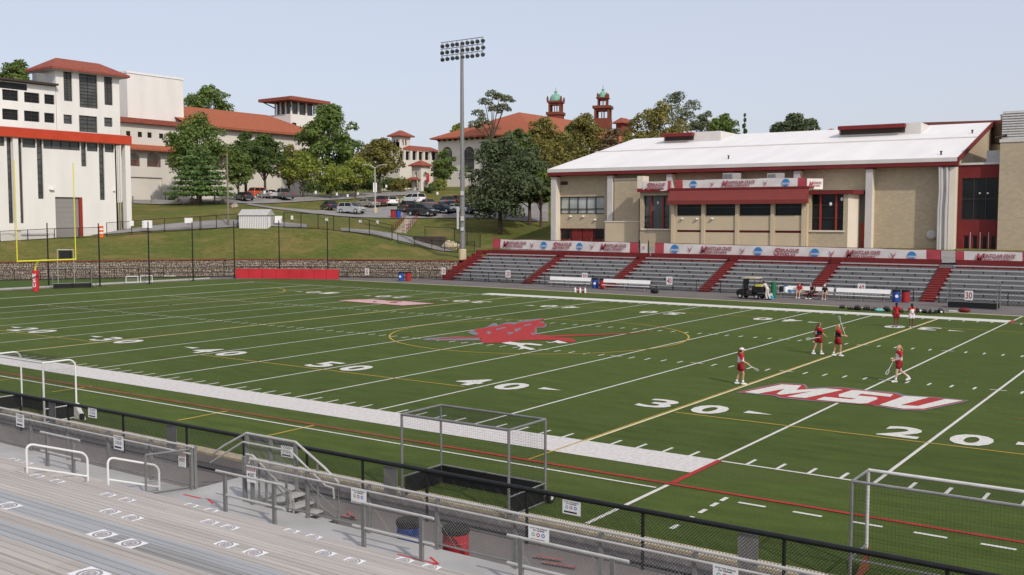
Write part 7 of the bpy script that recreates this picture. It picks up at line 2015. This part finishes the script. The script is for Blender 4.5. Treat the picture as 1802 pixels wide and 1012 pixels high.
car('pickup', 'grey', 499, 349, 177, 160, 'dark grey pickup truck on the upper road')
car('suv', 'orange', 459, 349, 180, 90, 'orange-red car between sedan and pickup')
car('sedan', 'silver', 472, 350, 178, 170, 'silver car nose left of the pickup')
for u, m, lab in ((692, red_plastic, 'red bin at the car park edge'), (701, blue_plastic, 'blue bin at the car park edge')):
    p = at(u, 382, 156.8); z = H(p[0], p[1]) + .1
    barrel('litter_barrel', lab, (p[0], p[1], z), m, 1.35)
# ================================================================== far sideline: benches, cart, kit
def bench(lab, x0, x1, y, back=True):
    t = thing('team_bench', lab, 'bench', ((x0 + x1) / 2, y, 0), 0, 'white team benches along the far sideline')
    mb = MB(); mb.box(x0, x1, y - .15, y + .15, .45, .5); mb.build('seat', white_metal, t)
    mb = MB(); mb.prism([(0, 0), (.05, 0), (.15, .36), (.10, .36)], (x0, y + .17, .72), (0, 1, 0), (0, 0, 1), (x1 - x0, 0, 0)); mb.build('backrest', white_metal, t)
    n = 3
    for i in range(n):
        x = x0 + .4 + (x1 - x0 - .8) * i / (n - 1)
        mb = MB(); mb.path([(x, y - .28, 0), (x, y - .05, .44), (x, y + .2, .46), (x, y + .3, 1.05)], .025, 5); mb.path([(x, y + .3, 0), (x, y + .1, .44)], .025, 5); mb.build('leg', galv, t)
bench('white bench with backrest left of the blue and red bins', -23.4, -18.4, 61.7)
bench('white bench with backrest right of the blue and red bins', -16.6, -11.3, 61.2)
bench('white bench with coolers and seated people', 1.6, 4.9, 61.7)
bench('white bench, middle one of the right three', 5.1, 6.7, 61.5)
bench('white bench, rightmost before the bins', 6.95, 11.6, 61.5)
p = onZ(1152, 516); t = thing('equipment_bag', 'black bag at the right end of the second bench', 'bag', p)
mb = MB(); mb.ball(wloc(t) + [0, 0, .2], .45, .3, .28, 9, 6); mb.build('bag', rubber, t)
p = onZ(1021, 515); t = thing('bottle_carrier', 'small white and red bottle carriers in front of the left bench', 'carrier', p)
for i in range(5):
    c = wloc(t) + [(i - 2) * .28, .1 * (i % 2), 0]; mb = MB(); mb.lathe([(.1, .0), (.1, .35), (.05, .42), (.04, .5)], c, 8); mb.build('bottle', white_plain if i % 2 == 0 else red_plastic, t)
mb = MB(); mb.path([wloc(t) + [-.7, 0, .25], wloc(t) + [.7, 0, .25]], .03, 5); mb.build('tray', white_metal, t)
# far hockey goal by the open stair
hockey_goal('black-framed hockey goal with dark boards at the right end of the far sideline', 16.7, 20.4, 60.6, 59.4, fm=galv, bm_=black, wheels=False)
for i in range(7):
    pass
# golf cart
t = thing('golf_cart', 'black golf cart with tan roof beside the far benches', 'cart', (.25, 58.75, 0), R(173))
def part(name, m, f, par=None):
    mb = MB(); f(mb); return mb.build(name, m, par or t, False)
part('chassis', rubber, lambda b: (b.box(-1.25, 1.15, -.55, .55, .28, .42), b.prism([(1.15, .3), (1.25, .55), (.95, .85), (.55, .9), (.5, .42)], (0, -.55, 0), (1, 0, 0), (0, 0, 1), (0, 1.1, 0))))
part('seat', frame_dark, lambda b: (b.box(-.35, .2, -.52, .52, .42, .78), b.box(-.45, -.34, -.52, .52, .78, 1.2)))
part('cargo_box', rubber, lambda b: b.box(-1.35, -.5, -.58, .58, .6, 1.15))
part('cargo', yellow_post, lambda b: b.box(-1.25, -.62, -.45, .45, 1.152, 1.3))
for x, y in ((.62, -.5), (.62, .5), (-.5, -.5), (-.5, .5)): part('roof_post', black, lambda b: b.tube((x, y, .8), (x - .12, y, 1.83), .025, .025, 6))
part('roof', cream_conc, lambda b: b.prism([(-.75, 1.83), (.62, 1.83), (.68, 1.86), (.55, 1.92), (-.7, 1.92), (-.78, 1.87)], (0, -.6, 0), (1, 0, 0), (0, 0, 1), (0, 1.2, 0)))
part('windscreen', glass_grey, lambda b: b.obox((.60, -.48, .92), (0, .96, 0), (.015, 0, 0), (-.09, 0, .85)))
part('steering_wheel', black, lambda b: b.tube((.32, .25, 1.02), (.36, .25, .98), .17, .17, 12))
for x in (.82, -.82):
    for sg in (-1, 1):
        wh = part('wheel', rubber, lambda b: b.tube((x, sg * .46, .23), (x, sg * .62, .23), .23, .23, 14))
        part('rim', alu, lambda b: b.tube((x, sg * .621, .23), (x, sg * .635, .23), .12, .11, 10), wh)
# coolers and bottles on and by the bench
def cooler(lab, loc, r, h, m, lidm):
    t = thing('drinks_cooler', lab, 'cooler', loc)
    mb = MB(); mb.lathe([(r * .9, 0), (r, .04), (r, h * .85)], loc, 14); mb.build('body', m, t)
    mb = MB(); mb.lathe([(r * 1.04, h * .852), (r * 1.04, h * .95), (r * .5, h)], loc, 14); mb.build('lid', lidm, t)
cooler('tall green bin bag holder at the left end of the busy bench', (1.35, 61.3, 0), .24, 1.45, mat('green_plastic', (.02, .16, .07), .5), mat('green_plastic_b', (.02, .14, .06), .5))
cooler('white drinks cooler with pale lid on the busy bench', (2.35, 61.7, .5), .2, .62, white_plain, blue_plastic)
cooler('dark drinks cooler beside the white one on the bench', (1.95, 61.7, .5), .2, .55, rubber, rubber)
cooler('blue cooler box on the busy bench', (2.85, 61.65, .5), .17, .3, mat('sky_plastic', (.05, .28, .6), .5), white_plain)
t = thing('bottle_crate', 'light blue bottle crate on the ground behind the cart', 'crate', (1.95, 58.9, 0))
mb = MB(); mb.box(1.7, 2.2, 58.7, 59.1, .02, .32); mb.build('crate', mat('sky_crate', (.05, .35, .55), .5), t)
for i in range(3):
    mb = MB(); mb.lathe([(.06, .3), (.06, .5), (.03, .56)], (1.8 + i * .15, 58.9, 0), 8); mb.build('bottle', white_plain, t)
# rows of kit bags
rb_ = random.Random(4)
names = ['leftmost in the long row', 'second from the left of the long row', 'third in the long row', 'humped fourth in the long row', 'fifth in the long row beside the teal towel', 'right of the teal towel', 'left of the two far players', 'between the two far players', 'left one of the short row', 'second of the short row', 'third of the short row', 'rightmost of the short row']
for i, (u, v) in enumerate(((1482, 543), (1496, 545), (1509, 546), (1525, 546), (1538, 547), (1560, 548), (1586, 550), (1614, 550), (1627, 551), (1637, 552), (1646, 552), (1655, 551))):
    p = onZ(u, v); t = thing('kit_bag', 'black kit bag, ' + names[i], 'bag', p, rb_.uniform(0, 3), 'black kit bags behind the far sideline')
    s = rb_.uniform(.42, .68)
    mb = MB(); mb.loft([[(x * s, .24 * k_ * math.cos(a) * s, .22 * k_ * s + .22 * k_ * s * math.sin(a)) for a in np.linspace(0, 2 * math.pi, 9)[:-1]] for x, k_ in ((-.5, .55), (-.42, .95), (0, 1.1 + .2 * rb_.random()), (.42, .95), (.5, .5))]); mb.build('body', rubber, t, False)
    mb = MB(); mb.path([(-.25, 0, .42 * s), (-.15, 0, .62 * s), (.15, 0, .62 * s), (.25, 0, .42 * s)], .025, 5); mb.build('handle', frame_dark, t, False)
    if i % 3 == 1:
        mb = MB(); mb.ball((.5, -.25, .1), .12, .09, .09, 7, 5); mb.build('shoe', white_plain, t, False)
p = onZ(1548, 548); t = thing('towel', 'crumpled teal and white towel among the bags', 'towel', p)
mb = MB(); rr = np.random.default_rng(2); mb.ball((0, 0, .09), .34, .22, .12, 10, 6); mb.v = [tuple(np.array(q_) * (1 + .15 * rr.normal(size=3))) for q_ in mb.v]; mb.build('cloth', mat('teal', (.15, .5, .48), .8), t, False)
p = onZ(1697, 549.5); t = thing('kit_bag', 'dark red bag with pale strap alone right of the short row', 'bag', p)
mb = MB(); mb.ball((0, 0, .16), .45, .24, .2, 10, 6); mb.build('body', dark_red, t, False)
mb = MB(); mb.box(-1.1, -.45, -.12, .12, .02, .08); mb.build('strap', white_plain, t, False)

# ================================================================== people
skin_m = mat('skin', (.50, .27, .18), .55, .06, 6); skin_d = mat('skin_dark', (.11, .055, .035), .55, .06, 6); skin_l = mat('skin_light', (.62, .40, .30), .55, .06, 6)
hair_blond = mat('hair_blond', (.36, .22, .09), .6, .2, 30); hair_brown = mat('hair_brown', (.09, .045, .02), .6, .2, 30); hair_black = mat('hair_black', (.012, .01, .01), .6, .2, 30)
kit_red = mat('kit_red', (.42, .016, .02), .7, .08, 12); kit_white = mat('kit_white', (.70, .68, .68), .7, .08, 12); kit_black = mat('kit_black', (.014, .013, .015), .7, .1, 12); kit_khaki = mat('kit_khaki', (.38, .30, .21), .8, .08, 12); kit_pale = mat('kit_pale', (.58, .54, .48), .8, .08, 12)
kit_maroon = mat('kit_dark_red', (.26, .012, .016), .7, .12, 14)
def caps(segs, n=10):
    mb = MB()
    for p0, r0, p1, r1 in segs:
        p0, p1 = np.array(p0, float), np.array(p1, float); d = p1 - p0; L = np.linalg.norm(d)
        if L < 1e-5: mb.ball(p0, r0, r0, r0, n, 6); continue
        mb.tube(p0, p1, r0, r1, n); mb.ball(p0, r0, r0, r0, n, 6); mb.ball(p1, r1, r1, r1, n, 6)
    return mb
def remesh(o, vox, smooth=2):
    m = o.modifiers.new('r', 'REMESH'); m.mode = 'VOXEL'; m.voxel_size = vox; m.use_smooth_shade = True
    if smooth:
        s = o.modifiers.new('s', 'SMOOTH'); s.iterations = smooth; s.factor = .5
    return o
def person(label, loc, face, J, skin, hair, top, bottom, shoe, sc=1.0, bare_arms=True, legs_bare=True, vest=None, bottom_kind='skirt', cap_m=None, number=None, group=None, sock=None):
    """J: joints in metres, +y is the way the person faces, x to the person's right"""
    t = thing('person', label, 'person', loc, face, group); t.scale = (sc,) * 3
    a = lambda k_: np.array(J[k_], float)
    hipL, hipR = a('pel') + [-.09, 0, -.02], a('pel') + [.09, 0, -.02]
    shL, shR = a('chest') + np.array(J.get('tw', (0, 0, 0))) + [-.165, 0, .10], a('chest') - np.array(J.get('tw', (0, 0, 0))) + [.165, 0, .10]
    neck, head = a('neck'), a('head')
    S = [(hipL, .10, hipR, .10), (a('pel'), .115, a('chest') - [0, 0, .05], .105), (shL * .62 + a('chest') * .38, .095, shR * .62 + a('chest') * .38, .095), (a('chest') + [0, 0, .05], .085, neck, .052), (neck, .05, head - [0, 0, .05], .05),
         (head + [0, -.01, .035], .088, head + [0, .012, -.02], .078), (head + [0, .03, -.05], .055, head + [0, .055, -.075], .04), (head + [0, .085, .0], .016, head + [0, .095, -.022], .017),
         (head + [-.08, -.005, -.0], .02, head + [-.083, -.01, .02], .018), (head + [.08, -.005, -.0], .02, head + [.083, -.01, .02], .018)]
    for sd, sh, hp in (('L', shL, hipL), ('R', shR, hipR)):
        el, wr = a('el' + sd), a('wr' + sd); kn, an = a('kn' + sd), a('an' + sd)
        S += [(sh, .056, el, .042), (el, .041, wr, .028), (hp, .088, kn, .055), (kn, .053, (kn * .45 + an * .55) + [0, -.01, 0], .046), (kn * .45 + an * .55, .046, an, .034)]
        toe = np.array(J.get('toe' + sd, (0, .15, -.045)), float)
        S += [(an, .038, an + toe * [1, 1, 1], .035)]
        d = wr - el; d /= np.linalg.norm(d); side = np.cross(d, [0, 1, 0]); side = side / (np.linalg.norm(side) + 1e-6); fwd = np.cross(side, d)
        pm_ = wr + d * .07
        S += [(wr, .027, pm_, .033)]
        for i, fl in enumerate((.070, .080, .075, .058)):
            b0 = pm_ + side * (.026 * (i - 1.5) / 1.5); b1 = b0 + d * fl * .55 + fwd * .005; b2 = b1 + d * fl * .35 + fwd * .03
            S += [(b0, .0095, b1, .009), (b1, .009, b2, .0085)]
        th = wr + d * .025 - side * .022
        S += [(th, .0105, th - side * .025 + d * .03 + fwd * .012, .010), (th - side * .025 + d * .03 + fwd * .012, .010, th - side * .028 + d * .055 + fwd * .025, .0085)]
    body = caps(S, 8).build('body', skin, t, False); remesh(body, .0095, 1)
    # clothes
    k_ = .022
    T = [(shL * .68 + a('chest') * .32, .098 + k_, shR * .68 + a('chest') * .32, .098 + k_), (a('pel') + [0, 0, .03], .118 + k_, a('chest') - [0, 0, .03], .108 + k_), (a('pel') + [-.06, 0, .03], .095 + k_, a('pel') + [.06, 0, .03], .095 + k_)]
    for sd, sh in (('L', shL), ('R', shR)):
        e = a('el' + sd); f_ = .62 if bare_arms else 1.0
        T += [(sh, .06 + k_ * .8, sh + (e - sh) * f_, .050 + k_ * .6)]
        if not bare_arms: T += [(e, .048 + k_ * .5, e + (a('wr' + sd) - e) * .95, .036 + k_ * .4)]
    remesh(caps(T, 10).build('shirt', top, t, False), .014, 2)
    if vest:
        V = [(shL * .42 + a('chest') * .58 - [0, 0, .04], .105 + k_, shR * .42 + a('chest') * .58 - [0, 0, .04], .105 + k_), (a('pel') + [0, 0, .12], .128 + k_, a('chest') - [0, 0, .06], .118 + k_)]
        remesh(caps(V, 10).build('bib', vest, t, False), .014, 2)
        if number:
            for sg in (1, -1):
                mb = MB(); c = a('chest') + [0, sg * (.118 + k_ + .035), -.08]; text_to(mb, number, c - np.array([.07 * sg * -1, 0, .09]) * [1, 1, 1] if sg < 0 else c + np.array([.07, 0, -.09]), (-1 if sg > 0 else 1, 0, 0), (0, 0, 1), .14, .2); mb.build('number', kit_white, t, False)
    B = [(hipL, .105 + k_, hipR, .105 + k_)]
    for sd, hp in (('L', hipL), ('R', hipR)):
        kn = a('kn' + sd); an = a('an' + sd)
        if bottom_kind == 'skirt': B += [(hp, .098 + k_, hp + (kn - hp) * .42, .108 + k_)]
        elif bottom_kind == 'shorts': B += [(hp, .098 + k_, hp + (kn - hp) * .75, .072 + k_)]
        else: B += [(hp, .098 + k_, kn, .062 + k_), (kn, .062 + k_, an + (kn - an) * .08, .05 + k_)]
    remesh(caps(B, 10).build({'skirt': 'skirt', 'shorts': 'shorts'}.get(bottom_kind, 'trousers'), bottom, t, False), .014, 2)
    for sd in 'LR':
        an = a('an' + sd); toe = np.array(J.get('toe' + sd, (0, .15, -.045)), float)
        heel = an - toe * [.3, .3, 0] + [0, 0, toe[2] * .6]
        SH = [(heel, .046, an + toe, .044), (an + [0, 0, -.01], .048, an + toe * .6, .045)]
        remesh(caps(SH, 9).build('shoe', shoe, t, False), .012, 1)
        if sock is not None:
            kn = a('kn' + sd); mb = caps([(an + (kn - an) * .03, .044, an + (kn - an) * .28, .050)], 9); mb.build('sock', sock, t, False, smooth=True)
    HR = [(head + [0, -.03, .055], .085, head + [0, -.035, -.01], .082)]
    if bottom_kind == 'skirt': HR += [(head + [0, -.095, .03], .035, head + [0, -.15, -.06], .036), (head + [0, -.15, -.06], .036, head + [0, -.15, -.2], .018)]
    remesh(caps(HR, 9).build('hair', hair, t, False), .012, 1)
    if cap_m is not None:
        mb = MB(); mb.lathe([(.108, .03), (.106, .075), (.085, .115), (.03, .135)], head + [0, -.01, 0], 14); c_ = mb.build('cap', cap_m, t, False, smooth=True)
        mb = MB(); mb.prism([(-.07, .08), (.07, .08), (.06, .19), (-.06, .19)], head + [0, 0, .035], (1, 0, 0), (0, 1, 0), (0, 0, .012)); mb.build('peak', cap_m, c_, False)
    for sg in (-1, 1):
        mb = MB(); mb.ball(head + [sg * .032, .083, .012], .012, .008, .009, 7, 5); mb.build('eye', rubber, t, False)
    mb = MB(); mb.ball(head + [0, .088, -.048], .022, .007, .006, 7, 5); mb.build('mouth', letter_red, t, False)
    return t
def stand_pose(**k):
    J = dict(pel=(0, 0, .93), chest=(0, .0, 1.25), neck=(0, .0, 1.43), head=(0, .02, 1.55), elL=(-.22, -.03, 1.10), wrL=(-.24, .08, .88), elR=(.22, -.03, 1.10), wrR=(.24, .08, .88),
             knL=(-.10, .02, .50), anL=(-.11, -.02, .085), knR=(.10, .02, .50), anR=(.11, -.02, .085))
    J.update(k); return J
def faceto(dx, dy):                       # heading so that +y looks along (dx, dy)
    return math.atan2(dy, dx) - math.pi / 2
RX, RY = _R[0], _R[1]
grpP = 'lacrosse players on the field'
p = onZ(1303, 677)
person('player in red and white kit with pale visor, nearest the midfield, facing right', p, faceto(RX, RY), stand_pose(elL=(-.2, .02, 1.12), wrL=(-.1, .22, 1.0), elR=(.21, .0, 1.1), wrR=(.16, .24, .98), head=(0, .04, 1.54), knL=(-.09, -.06, .5), anL=(-.1, -.16, .085), knR=(.1, .1, .5), anR=(.11, .08, .085)), skin_m, hair_brown, kit_red, kit_maroon, kit_white, .97, vest=kit_white, cap_m=kit_white, group=grpP, sock=kit_white)
P1 = p
p = onZ(1440, 624)
person('player in black bib on red, left of the pair on the yellow line', p, faceto(RX * .9 - RY * .4, RY * .9 + RX * .4), stand_pose(elL=(-.22, -.08, 1.12), wrL=(-.26, .02, .9), elR=(.23, .1, 1.1), wrR=(.26, .28, .96), knL=(-.1, -.1, .5), anL=(-.12, -.26, .09), knR=(.1, .1, .5), anR=(.11, .1, .085)), skin_m, hair_brown, kit_red, kit_maroon, kit_white, 1.01, vest=kit_black, number='8', group=grpP, sock=kit_white)
P2_ = p
p = onZ(1474, 627)
person('player in black bib with stick raised, right of the pair on the yellow line', p, faceto(RX, RY), stand_pose(elL=(-.25, .12, 1.24), wrL=(-.16, .3, 1.42), elR=(.22, .12, 1.12), wrR=(.1, .34, 1.08), knL=(-.1, -.08, .5), anL=(-.11, -.2, .085), knR=(.1, .12, .5), anR=(.11, .1, .085)), skin_m, hair_blond, kit_red, kit_maroon, kit_white, 1.0, vest=kit_black, number='3', group=grpP, sock=kit_white)
P3_ = p
p = onZ(1581, 673)
person('player in red and white kit walking left, by the big white letters', p, faceto(-RX * .95 + -.1, -RY), stand_pose(pel=(0, 0, .91), elL=(-.2, -.02, 1.1), wrL=(-.1, .2, 1.02), elR=(.21, .02, 1.1), wrR=(.1, .22, 1.06), knL=(-.1, .12, .5), anL=(-.1, .16, .085), knR=(.1, -.12, .5), anR=(.11, -.5, .22), toeR=(0, .12, -.12)), skin_l, hair_blond, kit_red, kit_maroon, kit_white, .99, vest=kit_white, group=grpP, sock=kit_white)
p = onZ(1577, 576)
person('far player in red kit, left of the two near the kit bags', p, faceto(-.3, 1), stand_pose(elR=(.25, .05, 1.12), wrR=(.32, .18, 1.0)), skin_d, hair_black, kit_red, kit_maroon, kit_white, .98, group=grpP, sock=skin_d)
p = onZ(1604, 577)
person('far player in red and white kit, right of the two near the kit bags', p, faceto(-.6, .8), stand_pose(elL=(-.24, .05, 1.12), wrL=(-.18, .25, 1.1)), skin_d, hair_black, kit_red, kit_white, kit_white, .96, vest=kit_white, group=grpP, sock=skin_d)
def lax_stick(lab, a, b, hs=1.0):
    a, b = np.array(a, float), np.array(b, float); t = thing('lacrosse_stick', lab, 'stick', a)
    d = b - a; d /= np.linalg.norm(d); s = np.cross(d, [0.3, .8, .2]); s /= np.linalg.norm(s)
    mb = MB(); mb.tube(a, b - d * .25, .012, .012, 7); mb.build('shaft', white_metal, t)
    mb = MB(); mb.path([b - d * .27, b - d * .17 + s * .05, b - d * .04 + s * .055, b, b - d * .04 - s * .055, b - d * .17 - s * .05, b - d * .27], .010, 6); mb.build('head_frame', white_plain, t)
    mb = MB()
    for i in range(5):
        q_ = b - d * (.02 + .05 * i); mb.tube(q_ - s * .045, q_ + s * .045, .004, .004, 3)
    mb.build('pocket', kit_white, t)
rv = np.array([RX, RY, 0]); fv = np.array([-RY, RX, 0])
lax_stick('lacrosse stick held low by the player with the pale visor', P1 + rv * .02 + [0, 0, 1.05] - fv * .1, P1 + rv * .75 + [0, 0, .62] - fv * .12)
lax_stick('lacrosse stick carried low behind by the left bib player', P2_ + rv * .0 + [0, 0, .95] - fv * .26, P2_ - rv * .75 + [0, 0, .86] - fv * .3)
lax_stick('white lacrosse stick raised above the head of the right bib player', P3_ + rv * .42 + [0, 0, .98], P3_ + rv * .02 + [0, 0, 2.12])
lax_stick('lacrosse stick carried low by the walking player', onZ(1581, 673) - rv * .2 + [0, 0, 1.05], onZ(1581, 673) - rv * .55 + [0, 0, .35])
def sit_pose(z=.5, lean=0.0, **k):
    J = dict(pel=(0, 0, z + .10), chest=(0, .05 - lean, z + .42), neck=(0, .07 - lean * 1.3, z + .60), head=(0, .1 - lean * 1.4, z + .72), elL=(-.24, .06, z + .28), wrL=(-.16, .3, z + .2), elR=(.24, .06, z + .28), wrR=(.16, .3, z + .2),
             knL=(-.12, .44, z + .07), anL=(-.12, .42, .085), knR=(.12, .44, z + .07), anR=(.12, .42, .085))
    J.update(k); return J
person('person in red shirt and khaki shorts sitting on the busy bench', (3.65, 61.72, 0), faceto(0, -1), sit_pose(), skin_l, hair_brown, kit_red, kit_khaki, kit_white, 1.02, bottom_kind='shorts', cap_m=kit_red)
person('person in black leaning forward at the right end of the busy bench', (5.05, 61.5, 0), faceto(-.6, -.8), sit_pose(.5, -.18, wrL=(-.1, .42, .62), wrR=(.1, .42, .62), elL=(-.2, .22, .8), elR=(.2, .22, .8), anR=(.12, .62, .085)), skin_m, hair_black, kit_black, kit_black, kit_white, 1.03, bottom_kind='trousers')
person('person in dark shirt and white cap sitting on the middle bench', (6.05, 61.45, 0), faceto(.1, -1), sit_pose(.5, -.08), skin_m, hair_brown, kit_black, kit_khaki, kit_white, 1.0, bottom_kind='shorts', cap_m=kit_white)
person('person in pale clothes and dark cap leaning on the golf cart', (1.78, 58.45, 0), faceto(-1, .1), stand_pose(pel=(0, -.1, .92), chest=(0, .12, 1.2), neck=(0, .22, 1.36), head=(0, .3, 1.46), elL=(-.22, .3, 1.12), wrL=(-.18, .52, 1.2), elR=(.22, .3, 1.12), wrR=(.18, .52, 1.2), knR=(.1, -.1, .5), anR=(.11, -.3, .09), knL=(-.1, .0, .5), anL=(-.11, -.12, .085)), skin_m, hair_black, kit_pale, kit_pale, rubber, 1.04, bottom_kind='trousers', bare_arms=False, cap_m=kit_black)
